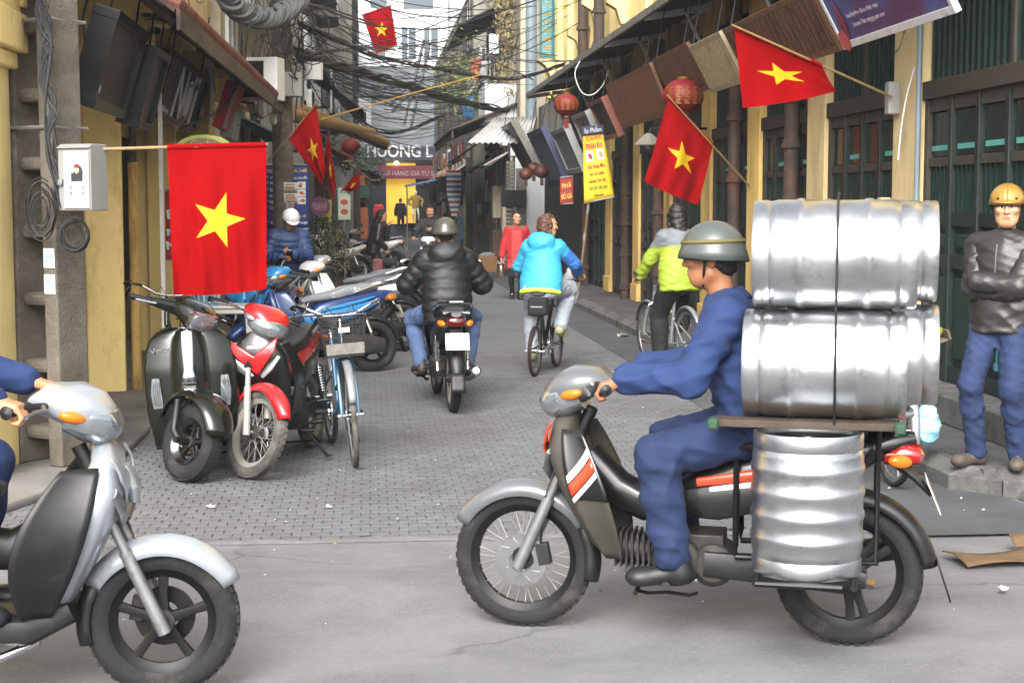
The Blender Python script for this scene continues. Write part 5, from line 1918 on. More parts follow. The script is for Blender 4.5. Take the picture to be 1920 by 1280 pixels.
def hand_prims(w_, d, n, side, curl=.6, s=1.0, thumb_out=.5):
    """w_ wrist, d pointing direction, n back-of-hand normal"""
    d, n = unit(d), np.array(n, float)
    n = unit(n - d * (n @ d))
    t = np.cross(d, n) * side                       # toward the thumb side
    Rm = np.stack([d, t, n], 1)
    P_ = [rb(w_ + d * .052 * s, v3(.036, .030, .006) * s, Rm, .010 * s, .015), cap(w_ - d * .03, w_ + d * .03, .027 * s, .024 * s, .02)]
    for i, (o, L) in enumerate(((.0285, .070), (.0095, .078), (-.0095, .074), (-.0275, .058))):
        p = w_ + (d * .094 + t * o) * s
        a = 0
        for k, f in enumerate((.45, .32, .23)):
            a += curl * (.8 if k == 0 else 1.1)
            dd = d * math.cos(a) - n * math.sin(a)
            e = p + dd * L * f * s
            P_.append(cap(p, e, (.0084 - .0008 * k) * s, (.0078 - .0008 * k) * s, .003))
            p = e
    p = w_ + (d * .03 + t * .028 - n * .006) * s
    e = p + unit(d * .7 + t * thumb_out - n * .35 * curl) * .042 * s
    P_.append(cap(p, e, .0125 * s, .0105 * s, .012))
    P_.append(cap(e, e + unit(d * .95 + t * (thumb_out - .35) - n * .5 * curl) * .032 * s, .0105 * s, .0085 * s, .006))
    return P_

def person(name, label, loc, rz, Ht=1.68, pelvis=(0, 0, .92), lean=0.0, side=0.0, yaw=0.0, head=(0.0, 0.0), hands=None, feet=None, elbow=None, knee=None,
           top=None, bottom=None, shoes=None, sk=SK_TAN, hair=None, hat=None, fem=False, res=.012, hres=.004, hand_res=.005, extra=None, headroll=0.0, skirt=None, fat=1.0, twist=0.0):
    """local frame: x forward, y left, z up. hands/feet: dict L,R -> target tuples"""
    s = Ht / 1.70
    pv = np.array(pelvis, float)
    Rt = rotm(yaw, lean, side)
    Rc = rotm(yaw + twist, lean, side)
    f, lft, up = Rt[:, 0], Rt[:, 1], Rt[:, 2]
    fc, lc = Rc[:, 0], Rc[:, 1]
    nk = pv + up * .50 * s
    sh = {k: nk - up * .045 * s + lc * sg * .172 * s * (.92 if fem else 1) for k, sg in (('L', 1), ('R', -1))}
    hp = {k: pv + lft * sg * .088 * s for k, sg in (('L', 1), ('R', -1))}
    Rh = rotm(yaw + head[0], head[1], headroll)
    hc = nk + up * .075 * s + Rh @ v3(.035, 0, .115) * s
    hands = hands or {}
    feet = feet or {}
    elbow = elbow or {}
    knee = knee or {}
    A = {}
    for k, sg in (('L', 1), ('R', -1)):
        tgt = hands.get(k, dict(p=sh[k] + v3(.05, sg * .10, -.52 * s), d=(0.1, 0, -1), n=(0, sg, 0)))
        e, w_ = ik(sh[k], tgt['p'], .285 * s, .255 * s, elbow.get(k, (-.7, sg * .5, -.4)))
        A[k] = (sh[k], e, w_, tgt)
    Lg = {}
    for k, sg in (('L', 1), ('R', -1)):
        tgt = feet.get(k, dict(p=(hp[k][0], sg * .11, .08), d=(1, sg * .2, 0)))
        kn, an = ik(hp[k], tgt['p'], .43 * s, .425 * s, knee.get(k, (1, sg * .15, .2)))
        Lg[k] = (hp[k], kn, an, unit(tgt['d']))
    g = fat
    def torso(i, puff=None):
        return [el(pv + up * .33 * s + fc * .01, v3(.112 * g, .158 * g * (.92 if fem else 1), .19) * s + i, Rc, .06, puff),
                el(pv + up * .13 * s, v3(.105 * g, .140 * g, .17) * s + i, Rt, .06, puff),
                cap(sh['L'], sh['R'], .062 * s + i * .8, k=.06),
                el(pv + up * .40 * s - fc * .02, v3(.09, .15 * (.92 if fem else 1), .10) * s + i, Rc, .05)]
    def arm(k, i, end=1.0, puff=None, r=(.052, .043, .041, .029)):
        a, e, w_, _ = A[k]
        w2 = e + (w_ - e) * end
        return [cap(a, e, r[0] * s + i, r[1] * s + i, .03, puff), cap(e, w2, r[2] * s + i, r[3] * s + i * 1.0, .025, puff)]
    def legs(i, end=.97, r=(.082, .058, .054, .036), fl=0):
        o = [el(pv + up * .0, v3(.112 * g, .152 * g, .115) * s + i, Rt, .06)]
        for k in 'LR':
            a, kn, an, _ = Lg[k]
            kc = kn + (an - kn) * .35 + unit(np.cross(an - kn, lft)) * (.0)
            o += [cap(a, kn, r[0] * s * g + i, r[1] * s + i, .05), cap(kn, kc, r[1] * s + i, r[2] * s + i, .03), cap(kc, kn + (an - kn) * end, r[2] * s + i, r[3] * s + i + fl, .03)]
        return o
    # body: one mesh
    body = SM()
    base = torso(-.004) + legs(-.008) + arm('L', -.002) + arm('R', -.002) + [cap(nk - up * .04, nk + up * .07 * s, .056 * s, .05 * s, .04)]
    for k in 'LR':
        a, kn, an, d = Lg[k]
        base += [cap(an - v3(0, 0, .02), an + d * .12 * s - v3(0, 0, .055), .028, .02, .02)]
    body.add(sdf(base, res * 1.15))
    hs = s * .98
    body.add(sdf(head_prims(hc, Rh, hs, fem), hres), fn=head_fn(hc, Rh, hs))
    for k, sg in (('L', 1), ('R', -1)):
        a, e, w_, t = A[k]
        body.add(sdf(hand_prims(w_, t.get('d', w_ - e), t.get('n', (0, sg, 0)), -sg if True else sg, t.get('curl', .5), s, t.get('thumb', .5)), hand_res))
    o = body.build(name, [sk, K_EYEW, K_IRIS, K_BROW, K_LIP])
    o.location = loc
    o.rotation_euler = (0, 0, rz)
    tag(o, label, 'person')
    # clothes
    if bottom:
        SM().add(sdf(legs(bottom.get('i', .012), bottom.get('end', .97), bottom.get('r', (.085, .062, .058, .05))), res, bottom.get('folds', .0035), 3, bottom.get('ff', 34))).build(bottom.get('name', 'trousers'), bottom['m'], o)
    if skirt:
        P_ = torso(.008)[1:2] + [el(pv, v3(.118, .16, .12) * s + .01, Rt, .06)]
        P_ += [cap(hp['L'], hp['L'] - v3(0, 0, skirt['len']), .10 * s, .10 * s, .06), cap(hp['R'], hp['R'] - v3(0, 0, skirt['len']), .10 * s, .10 * s, .06), cap(pv, pv - v3(0, 0, skirt['len']), .11 * s, .11 * s, .05)]
        P_ += torso(.008)[:1]
        SM().add(sdf(P_, res, .002, 5, 30)).build('dress', skirt['m'], o)
    if top:
        i = top.get('i', .018)
        pf = top.get('puff')
        P_ = torso(i, pf)
        hem = top.get('hem', .08)
        br, bi = (bottom or {}).get('r', (.085,))[0], (bottom or {}).get('i', .012)
        hy = max(.186 * g * s + i * .5, .088 * s + br * s * g + bi + .018)
        hx_ = max(.134 * g * s + i * .5, br * s * g + bi + .03)
        P_.append(el(pv + up * .06 * s, v3(hx_, hy, .40), Rt, .05, (pf[0], pf[1]) if pf else None))
        P_.append(hsp(pv - up * hem * 1.0, up))
        if not top.get('noband'):
            P_.append(el(pv - up * (hem - .015), v3(hx_ - .004, hy - .004, .022), Rt, .02))
        sleeves = []
        for k in 'LR':
            sl_ = arm(k, i * .9, top.get('end', .97), top.get('apuff', pf), top.get('ar', (.055, .047, .045, .034)))
            if top.get('sep'):
                sleeves.append(sl_)
            else:
                P_ += sl_
            if top.get('cuff'):
                a, e, w_, _ = A[k]
                P_.append(cap(e + (w_ - e) * .9, e + (w_ - e) * .99, .034 * s, .034 * s, .01))
        P_.append(cap(nk - up * .02, nk + up * top.get('collar', .035) * s, (.066) * s, .066 * s, .03))
        if top.get('hood'):
            P_ += [el(nk - fc * .10 - up * .01, v3(.075, .135, .095) * s + i * .6, Rc, .025), el(nk - fc * .08 + up * .075, v3(.06, .10, .03), Rc, .02, sub=True), cap(nk + lc * .1 - fc * .03, nk + fc * .07 + lc * .05 - up * .03, .03, .028, .03), cap(nk - lc * .1 - fc * .03, nk + fc * .07 - lc * .05 - up * .03, .03, .028, .03)]
        if extra:
            P_ += extra(nk, fc, lc, up, s)
        P_.append(cap(nk - up * .0, nk + up * .2, .052 * s, .056 * s, .01, sub=True))
        fnn = top.get('fn')
        sm = SM().add(sdf(P_, res, top.get('folds', .003), 2, top.get('ff', 36)))
        for q_, sl_ in enumerate(sleeves):
            sm.add(sdf(sl_, res, top.get('folds', .003), 5 + q_, top.get('ff', 36) * 1.2))
        if fnn:
            V, F = sm.V[0], sm.F[0]
            L = (V[F].mean(1) - pv)
            co = np.stack([L @ f, L @ lft, L @ up], 1)
            sm.m = [fnn(co, V[F].mean(1), A)]
        jk = sm.build(top.get('name', 'jacket'), top['m'], o)
        m0 = top['m'][0] if isinstance(top['m'], list) else top['m']
        if top.get('flap'):
            b = MB()
            def cf(u, v):
                a = (u - .5) * 5.0 + PI
                r_ = (.070 + .028 * v) * s
                c_ = nk + up * (.055 - .055 * v) * s - fc * .004
                return tuple(c_ + (fc * math.cos(a) * 1.08 + lc * math.sin(a)) * r_)
            b.grid(cf, 24, 5)
            b.build('collar', m0, jk, solid=.008)
        if top.get('zip'):
            b = MB()
            b.tube([tuple(pv + up * (t_ * s) + fc * ((.112 * g * s + i) * math.sqrt(max(1 - ((t_ - .30) / .36) ** 2, .2)) + .012)) for t_ in [-.04 + .05 * k for k in range(11)]], .006, 6)
            b.build('zip', mat('dull_zip', '#4f5153', .5, metal=.5), jk)
        if top.get('belt'):
            b = MB()
            b.tube([tuple(pv - up * (hem - .02) + (fc * math.cos(2 * PI * k / 36) * (hx_ + .004) + lc * math.sin(2 * PI * k / 36) * (hy + .004))) for k in range(36)], .014, 6, closed=True)
            b.build('belt', V_BLK, jk)
    if shoes is not None:
        for k in 'LR':
            a, kn, an, d = Lg[k]
            dn = v3(0, 0, -1) if abs(d[2]) < .5 else unit(an - kn)
            heel, toe = an + dn * .045 - d * .035, an + dn * .055 + d * .165 * s
            lat = np.cross(dn, d)
            Rm = np.stack([d, unit(lat), -dn], 1)
            P_ = [cap(an - dn * .05, heel, .047, .043, .03), cap(heel + d * .02, toe - d * .03, .040, .034, .03), el(toe - d * .03, (.055, .046, .034), Rm, .03),
                  rb((heel + toe) / 2 + dn * .10, (.2, .1, .06), Rm, .0, .004, sub=True)]
            sm = SM().add(sdf(P_, max(res * .7, .007)))
            sh_ = sm.build('shoe', shoes if not isinstance(shoes, dict) else shoes[k], o)
    # hair and hats in the head frame
    HM = Matrix.Identity(4)
    for i in range(3):
        for j in range(3):
            HM[i][j] = Rh[i, j] * hs
        HM[i][3] = hc[i]
    def hq(x, y, z): return hc + Rh @ (v3(x, y, z) * hs)
    if hair:
        P_ = [el(hq(-.016, 0, .042), v3(.104, .086, .094) * hs, Rh, .02)]
        if hair['t'] == 'short':
            P_ += [el(hq(-.06, 0, -.02), v3(.05, .07, .06) * hs, Rh, .03)]
        if hair['t'] == 'bob':
            P_ += [el(hq(-.05, 0, -.02), v3(.075, .09, .10) * hs, Rh, .04), cap(hq(.0, .085, .03), hq(.01, .088, -.07), .028 * hs, .022 * hs, .03), cap(hq(.0, -.085, .03), hq(.01, -.088, -.07), .028 * hs, .022 * hs, .03)]
        if hair['t'] == 'long':
            P_ += [el(hq(-.06, 0, -.03), v3(.06, .085, .12) * hs, Rh, .04), cap(hq(-.07, .02, -.05), nk - f * .10 + lft * .03 - up * .14, .05, .035, .04), cap(hq(-.07, -.03, -.05), nk - f * .11 - lft * .04 - up * .20, .045, .025, .04), cap(hq(.0, .08, .0), nk + lft * .09 - up * .06, .028, .018, .03)]
        if hair['t'] == 'bun':
            P_ += [el(hq(-.07, 0, -.02), v3(.05, .06, .05) * hs, Rh, .03), el(hq(-.02, .075, -.03), v3(.03, .02, .035) * hs, Rh, .03), el(hq(-.02, -.075, -.03), v3(.03, .02, .035) * hs, Rh, .03)]
        P_ += [rb(hq(.115, 0, -.055), v3(.07, .058, .105) * hs, Rh, .03, .02, sub=True)]
        SM().add(sdf(P_, .0055, .0042, 4, 85)).build('hair', hair['m'], o)
    if hat:
        b = MB(HM)
        t = hat['t']
        rx, ry, rz_ = (.124, .104, .112) if t != 'army' else (.126, .108, .116)
        z0 = .035 if t != 'army' else .03
        def dome(u, v):
            a = 2 * PI * v
            th = PI / 2 * u
            ca = math.cos(a)
            lip = 0
            x, y, z = rx * math.sin(th) * ca - .012, ry * math.sin(th) * math.sin(a), rz_ * math.cos(th) + z0
            if u > .999:
                z -= .012
            if t == 'army' and u > .82:
                k = (u - .82) / .18
                x += .014 * k * k * ca; y += .012 * k * k * math.sin(a); z -= .010 * k
            if t == 'army' and u > .8:
                z -= .022 * (1 - ca) * .5 * (u - .8) / .2
            if t in ('gold', 'white') and u > .75:
                z -= (.045 * max(0, -ca + .25)) * (u - .75) / .25
            if t == 'gold':
                rdg = .006 * max(0, math.cos(6 * a)) * math.sin(th) ** 2 * (1 if u < .9 else 0)
                x += rdg * ca; y += rdg * math.sin(a)
            return (x, y, z)
        b.grid(dome, 16, 40)
        hobj = b.build('helmet', hat['m'], o, solid=.012)
        b = MB(HM)
        b.tube([dome(1.0, j / 40) for j in range(40)], .006, 6, closed=True)
        b.build('helmet_rim', hat.get('rim', V_BLK), hobj)
        if t in ('gold', 'white'):
            b = MB(HM)
            def peak(u, v):
                a = (v - .5) * 1.9
                r = 1 + (.34 if t == 'white' else .16) * u * math.cos(a * .8)
                return ((rx * r * math.cos(a)) - .012, ry * (1 + .03 * u) * math.sin(a), z0 + .012 - (.02 if t == 'white' else .012) * u)
            b.grid(peak, 4, 14)
            b.build('helmet_peak', hat['m'], hobj, solid=.006)
        if t == 'gold':
            b = MB(HM)
            for j in (-1, 1):
                b.ell((rx * .82, j * ry * .52, z0 + .028), (.008, .008, .008), nu=8, nv=6)
                b.ell((rx * .2, j * ry * .97, z0 + .022), (.008, .008, .008), nu=8, nv=6)
            b.build('helmet_rivet', V_BLK, hobj)
        b = MB(HM)
        for j in (-1, 1):
            b.tube([(.01, j * .092, .03), (.02, j * .078, -.05), (.03, j * .04, -.112), (.03, 0, -.122)], .006, 5)
        b.build('chin_strap', V_BLK, hobj)
        if hat.get('band'):
            b = MB(HM)
            for zz in (.80, .9):
                pass
            b.tube([tuple(np.array(dome(.80, j / 40)) * 1.012) for j in range(40)], .012, 6, closed=True)
            b.build('helmet_band', hat['band'], hobj)
    return o, dict(A=A, nk=nk, hc=hc, Rh=Rh, pv=pv)

# --- the keg rider, seen from his left side, heading toward the left of the street
C_NAVY = cloth('navy_work', '#122346', var=.22, scale=4)
C_NAVYJ = cloth('navy_jacket', '#142a54', var=.22, scale=4)
C_BOOT = mat('black_boot', '#17161a', .5, var=.2)
K_OLIVE = mat('steel_helmet_paint', '#434947', .45, var=.1, scale=8, coat=.2)
K_OLIVED = mat('olive_helmet', '#3f4039', .38, var=.12, scale=8, coat=.3)
def grip(x, y, z, sg, curl=1.0):
    return dict(p=(x - .075, y, z + .035), d=(.9, sg * .12, -.28), n=(.25, 0, 1), curl=curl, thumb=-.1)
person('person', 'rider in navy work clothes and grey helmet driving the keg motorbike', KEG_LOC, KEG_RZ, 1.64,
       pelvis=(-.28, 0, .84), lean=R_(17), head=(0, R_(2)), hands=dict(L=grip(.285, .29, 1.0, 1), R=grip(.285, -.29, 1.0, -1)),
       feet=dict(L=dict(p=(.03, .19, .335), d=(1, .1, -.08)), R=dict(p=(.03, -.19, .34), d=(1, -.1, -.05))),
       elbow=dict(L=(-.3, .6, -1), R=(-.3, -.6, -1)), knee=dict(L=(1, .35, .6), R=(1, -.35, .6)),
       top=dict(m=C_NAVYJ, i=.026, hem=.06, folds=.0085, ff=27, flap=1, belt=1), bottom=dict(m=C_NAVY, i=.020, folds=.0085, ff=24, r=(.088, .062, .060, .058), end=.93), shoes=C_BOOT, sk=SK_DARK,
       hair=dict(t='short', m=K_HAIR), hat=dict(t='army', m=K_OLIVE, band=mat('olive_band', '#57502f', .7)), res=.008, hres=.0035, hand_res=.0042)
# --- silver scooter rider: only hands and knee reach into the picture
person('person', 'rider in blue jacket on silver scooter at the left edge', SILV_LOC, R_(1.5), 1.68,
       pelvis=(-.36, 0, .86), lean=R_(10), hands=dict(L=grip(.235, .29, 1.03, 1), R=grip(.235, -.29, 1.03, -1)),
       feet=dict(L=dict(p=(-.02, .13, .38), d=(1, .1, 0)), R=dict(p=(-.02, -.13, .38), d=(1, -.1, 0))), knee=dict(L=(1, .3, .8), R=(1, -.3, .8)),
       top=dict(m=C_NAVYJ, i=.024), bottom=dict(m=cloth('blue_jeans', '#192c55'), i=.016), shoes=C_BOOT, hair=dict(t='short', m=K_HAIR), hat=dict(t='white', m=PT_WHITE), res=.012)
# --- black puffer rider going away
C_PUFF = cloth('black_puffer', '#0b0c0f', rough=.55, bump=.15)
C_JEAN = cloth('faded_jeans', '#45597c', var=.2, scale=9)
person('person', 'rider in black puffer jacket and round dark helmet seen from behind', BLK_LOC, BLK_RZ, 1.60,
       pelvis=(-.20, 0, .80), lean=R_(13), head=(R_(-6), R_(5)), hands=dict(L=grip(.285, .29, 1.0, 1), R=grip(.285, -.29, 1.0, -1)),
       feet=dict(L=dict(p=(.03, .20, .335), d=(1, .25, -.05)), R=dict(p=(.03, -.20, .335), d=(1, -.25, -.05))),
       elbow=dict(L=(-.3, .7, -.9), R=(-.3, -.7, -.9)), knee=dict(L=(1, .5, .5), R=(1, -.5, .5)),
       top=dict(m=C_PUFF, i=.045, puff=(.085, .011), apuff=(.08, .009), hem=.12, hood=True, folds=.003, ar=(.062, .056, .052, .036)), bottom=dict(m=C_JEAN, i=.016, folds=.005), shoes=mat('brown_shoe', '#2c2420', .6, var=.2), sk=SK_TAN,
       hair=dict(t='short', m=K_HAIR), hat=dict(t='army', m=K_OLIVED), res=.010, hres=.005, fat=1.08)
# --- man riding toward the camera with a phone
FP, fd = person('person', 'man in dark jacket on motorbike looking up from his phone', FAC_LOC, FAC_RZ, 1.70,
       pelvis=(-.18, 0, .86), lean=R_(4), head=(R_(4), R_(6)), hands=dict(R=grip(.285, -.29, 1.0, -1), L=dict(p=(.16, .06, 1.16), d=(.35, -.6, .6), n=(.7, .5, -.2), curl=.9)),
       feet=dict(L=dict(p=(.03, .20, .335), d=(1, .2, 0)), R=dict(p=(.03, -.20, .335), d=(1, -.2, 0))),
       top=dict(m=cloth('charcoal_jacket', '#2b2b2e'), i=.03, collar=.05, flap=1), bottom=dict(m=C_JEAN, i=.014), shoes=C_BOOT, sk=SK_TAN, hair=dict(t='short', m=K_HAIR), res=.014, hres=.005)
# --- woman in light blue on the folding bicycle, looking to her right
C_CYAN = cloth('cyan_hoodie', '#2f93ba', rough=.6)
C_BLUE2 = cloth('blue_sleeve', '#2f62a8', rough=.6)
C_LIME = cloth('lime_trim', '#c3cf3a')
def cyan_fn(co, X, A_):
    m = np.zeros(len(co), int)
    m[co[:, 2] < -.035] = 2
    a, e, w_, _ = A_['R']
    d = np.linalg.norm(X - e, axis=1)
    t = ((X - a) @ unit(e - a))
    near = np.linalg.norm(X - (a + np.outer(np.clip(t, 0, 1), unit(e - a))), axis=1) < .085
    m[near & (t > .10)] = 1
    t2 = ((X - e) @ unit(w_ - e))
    near2 = np.linalg.norm(X - (e + np.outer(np.clip(t2, 0, 1), unit(w_ - e))), axis=1) < .075
    m[near2 & (t2 > 0)] = 1
    m[near2 & (t2 > .225)] = 2
    return m
person('person', 'woman in light blue hoodie and grey trousers riding the folding bicycle', BLU_LOC, BLU_RZ, 1.56,
       pelvis=(-.20, 0, .86), lean=R_(16), head=(R_(-62), R_(4)), hands=dict(L=dict(p=(.24, .24, 1.0), d=(.8, .1, -.4), n=(.4, 0, 1), curl=1.0), R=dict(p=(.28, -.28, 1.0), d=(.8, -.1, -.4), n=(.4, 0, 1), curl=1.0)),
       feet=dict(L=dict(p=(-.02, .13, .20), d=(1, .05, -.25)), R=dict(p=(.06, -.14, .46), d=(1, -.05, -.35))), knee=dict(L=(1, .2, .3), R=(1, -.35, .5)), elbow=dict(L=(-.3, .6, -.6), R=(-.2, -.8, -.5)),
       top=dict(m=[C_CYAN, C_BLUE2, C_LIME], fn=cyan_fn, i=.026, hem=.07, hood=True, folds=.004), bottom=dict(m=cloth('pale_grey_trousers', '#8d949d', rough=.7), i=.022, folds=.006, r=(.10, .075, .068, .055), end=.95),
       shoes=mat('grey_yellow_trainer', '#8f9066', .7, var=.3, scale=9), sk=SK_FAIR, hair=dict(t='bob', m=K_HAIRB), fem=True, res=.010, hres=.005, fat=1.02)
# --- woman in yellow green jacket riding away on the right
C_HIV = cloth('lime_jacket', '#869a2a', rough=.6)
C_GRYT = cloth('pale_yoke', '#63686c', rough=.6)
def hiv_fn(co, X, A_):
    m = np.zeros(len(co), int)
    m[(co[:, 2] > .34) ] = 1
    return m
person('person', 'woman in lime and grey jacket with long dark hair seen from behind', YEL_LOC, YEL_RZ, 1.62,
       pelvis=(-.22, 0, .92), lean=R_(8), yaw=R_(0), head=(R_(-6), R_(8)), hands=dict(L=dict(p=(.16, .28, .96), d=(.8, .1, -.4), n=(.4, 0, 1), curl=1.0), R=dict(p=(.18, -.28, .96), d=(.8, -.1, -.4), n=(.4, 0, 1), curl=1.0)),
       feet=dict(L=dict(p=(-.05, .14, .19), d=(1, .05, -.2)), R=dict(p=(.04, -.14, .48), d=(1, -.05, -.2))), knee=dict(L=(1, .1, .3), R=(1, -.15, .5)), elbow=dict(L=(-.5, .7, -.5), R=(-.5, -.7, -.5)),
       top=dict(m=[C_HIV, C_GRYT], fn=hiv_fn, i=.03, hem=.10, folds=.005), bottom=dict(m=cloth('black_trousers', '#0b0b0c'), i=.022, folds=.004, r=(.10, .075, .07, .06)), shoes=C_BOOT, sk=SK_FAIR,
       hair=dict(t='long', m=K_HAIR), fem=True, res=.010, hres=.006, fat=1.05)
# --- woman walking in red
C_RED = cloth('red_coat', '#a31c24')
C_CORAL = cloth('coral_dress', '#cf3f3f')
p = G(968, 562)
def furhood(nk, f, l, u, s): return [cap(nk + l * .10 - f * .02, nk + f * .08 + l * .06 - u * .05, .04, .03, .03), cap(nk - l * .10 - f * .02, nk + f * .08 - l * .06 - u * .05, .04, .03, .03)]
def red_fn(co, X, A_):
    m = np.zeros(len(co), int)
    m[(np.abs(co[:, 1]) < .085) & (co[:, 0] > .03) & (co[:, 2] < .42)] = 1
    m[(co[:, 2] > .44) & (np.abs(co[:, 1]) < .13) & (np.abs(co[:, 1]) > .05)] = 2
    return m
RW, rwd = person('person', 'woman in red coat and coral dress walking with a steel flask', (p.x, p.y, .012), R_(-93), 1.54,
       pelvis=(0, 0, .82), lean=R_(1), head=(R_(14), 0), hands=dict(R=dict(p=(.10, -.28, .72), d=(.15, -.1, -1), n=(0, -1, 0), curl=1.1), L=dict(p=(.02, .26, .80), d=(.1, 0, -1), n=(0, 1, 0))),
       feet=dict(L=dict(p=(.13, .06, .085), d=(1, .1, 0)), R=dict(p=(-.15, -.07, .10), d=(1, -.1, -.25))),
       top=dict(m=[C_RED, C_CORAL, mat('fur_trim', '#5f4c39', .9, var=.3, scale=60, bump=.8)], fn=red_fn, i=.028, hem=.16, folds=.003, collar=.02), skirt=dict(m=C_CORAL, len=.24), bottom=dict(m=cloth('black_tights', '#131316'), i=.004, name='tights', folds=0, r=(.08, .055, .05, .034)), shoes=C_BOOT,
       sk=SK_FAIR, hair=dict(t='bun', m=K_HAIR), fem=True, res=.012, hres=.005, extra=furhood)
# --- man with golden helmet standing on the kerb, arms crossed
p = G(1872, 872, .15)
C_LEA = cloth('black_leather', '#262423', rough=.42, bump=.1, var=.2)
C_DENIM = cloth('blue_denim', '#17284a', var=.22, scale=8)
person('person', 'man in golden helmet and black leather jacket standing with crossed arms', (p.x, p.y, .155), R_(-134), 1.63,
       pelvis=(0, 0, .855), lean=R_(-3), head=(R_(20), R_(3)), hands=dict(L=dict(p=(.165, -.105, 1.09), d=(-.8, -.55, -.1), n=(.6, -.7, .1), curl=.6), R=dict(p=(.125, .10, 1.03), d=(-.6, .8, .0), n=(.8, .6, .1), curl=.5)),
       elbow=dict(L=(.2, 1, -.9), R=(.2, -1, -.9)),
       feet=dict(L=dict(p=(.02, .12, .085), d=(1, .35, 0)), R=dict(p=(.07, -.11, .085), d=(1, -.45, 0))),
       top=dict(m=C_LEA, flap=1, zip=1, sep=1, i=.028, hem=.075, folds=.005, collar=.03, ff=34, ar=(.058, .05, .048, .038)), bottom=dict(m=C_DENIM, i=.012, folds=.006, r=(.084, .06, .054, .05), end=1.02), shoes=mat('brown_trainer', '#4a4038', .7, var=.3, scale=18, dirt='#2a2320', damt=.4, dscale=12),
       sk=SK_FAIR, hair=dict(t='short', m=K_HAIR), hat=dict(t='gold', m=mat('gold_helmet', '#a5813c', .3, metal=.45, coat=.5, var=.08)), res=.0085, hres=.0028, hand_res=.004, fat=1.03)
# --- man with white helmet looking at his phone
p = P(541, 560, 19.0)
C_QUILT = cloth('navy_quilted', '#1f3763', rough=.5)
WH, whd = person('person', 'man in white helmet and blue quilted jacket looking down at a phone', (p.x, 19.0, .012), R_(-78), 1.66,
       pelvis=(0, 0, .86), lean=R_(8), head=(R_(8), R_(32)), hands=dict(L=dict(p=(.34, .02, 1.10), d=(.4, -.8, .2), n=(.4, .4, -.7), curl=.7), R=dict(p=(.30, -.12, 1.04), d=(.5, .8, .1), n=(.6, -.4, -.6), curl=.7)),
       elbow=dict(L=(-.3, .8, -.8), R=(-.3, -.8, -.8)), top=dict(m=C_QUILT, i=.04, puff=(.07, .010), hem=.12, collar=.06, folds=.002), bottom=dict(m=cloth('dark_trousers', '#191a1f'), i=.014), shoes=C_BOOT,
       sk=SK_TAN, hair=dict(t='short', m=K_HAIR), hat=dict(t='white', m=paint('helmet_white', '#d5d7d8', damt=.02)), res=.011, hres=.005)
# --- woman in black jacket by the parked bikes
p = P(700, 520, 30.0)
person('person', 'woman in dark leather jacket standing beside the far parked motorbikes', (p.x, 30.0, .012), R_(8), 1.62,
       pelvis=(0, 0, .85), lean=R_(14), head=(R_(10), R_(10)), hands=dict(L=dict(p=(.30, .05, 1.28), d=(.5, -.2, .8), n=(-.8, 0, .3), curl=.5), R=dict(p=(.22, -.18, .86), d=(.4, 0, -.9), n=(0, -1, 0), curl=.9)), top=dict(m=C_LEA, i=.028, hem=.10), bottom=dict(m=cloth('black_trousers', '#0b0b0c'), i=.012),
       shoes=C_BOOT, sk=SK_FAIR, hair=dict(t='long', m=K_HAIR), fem=True, res=.015, hres=.007, hand_res=.007)
# --- customers in front of the far shop
p = P(743, 430, 82)
person('person', 'customer in red coat at the door of the far clothes shop', (p.x - .9, 83.2, .36), R_(95), 1.65, pelvis=(0, 0, .88), top=dict(m=C_CORAL, i=.04, hem=.2), bottom=dict(m=cloth('black_trousers', '#0b0b0c'), i=.014), shoes=C_BOOT, sk=SK_FAIR, hair=dict(t='long', m=K_HAIR), fem=True, res=.022, hres=.012, hand_res=.01)
person('person', 'customer in black standing before the lit yellow shop wall', (p.x + .25, 83.0, .36), R_(80), 1.7, pelvis=(0, 0, .90), top=dict(m=cloth('black_coat', '#121316'), i=.05, hem=.3), bottom=dict(m=cloth('black_trousers', '#0b0b0c'), i=.014), shoes=C_BOOT, sk=SK_FAIR, hair=dict(t='short', m=K_HAIR), res=.022, hres=.012, hand_res=.01)

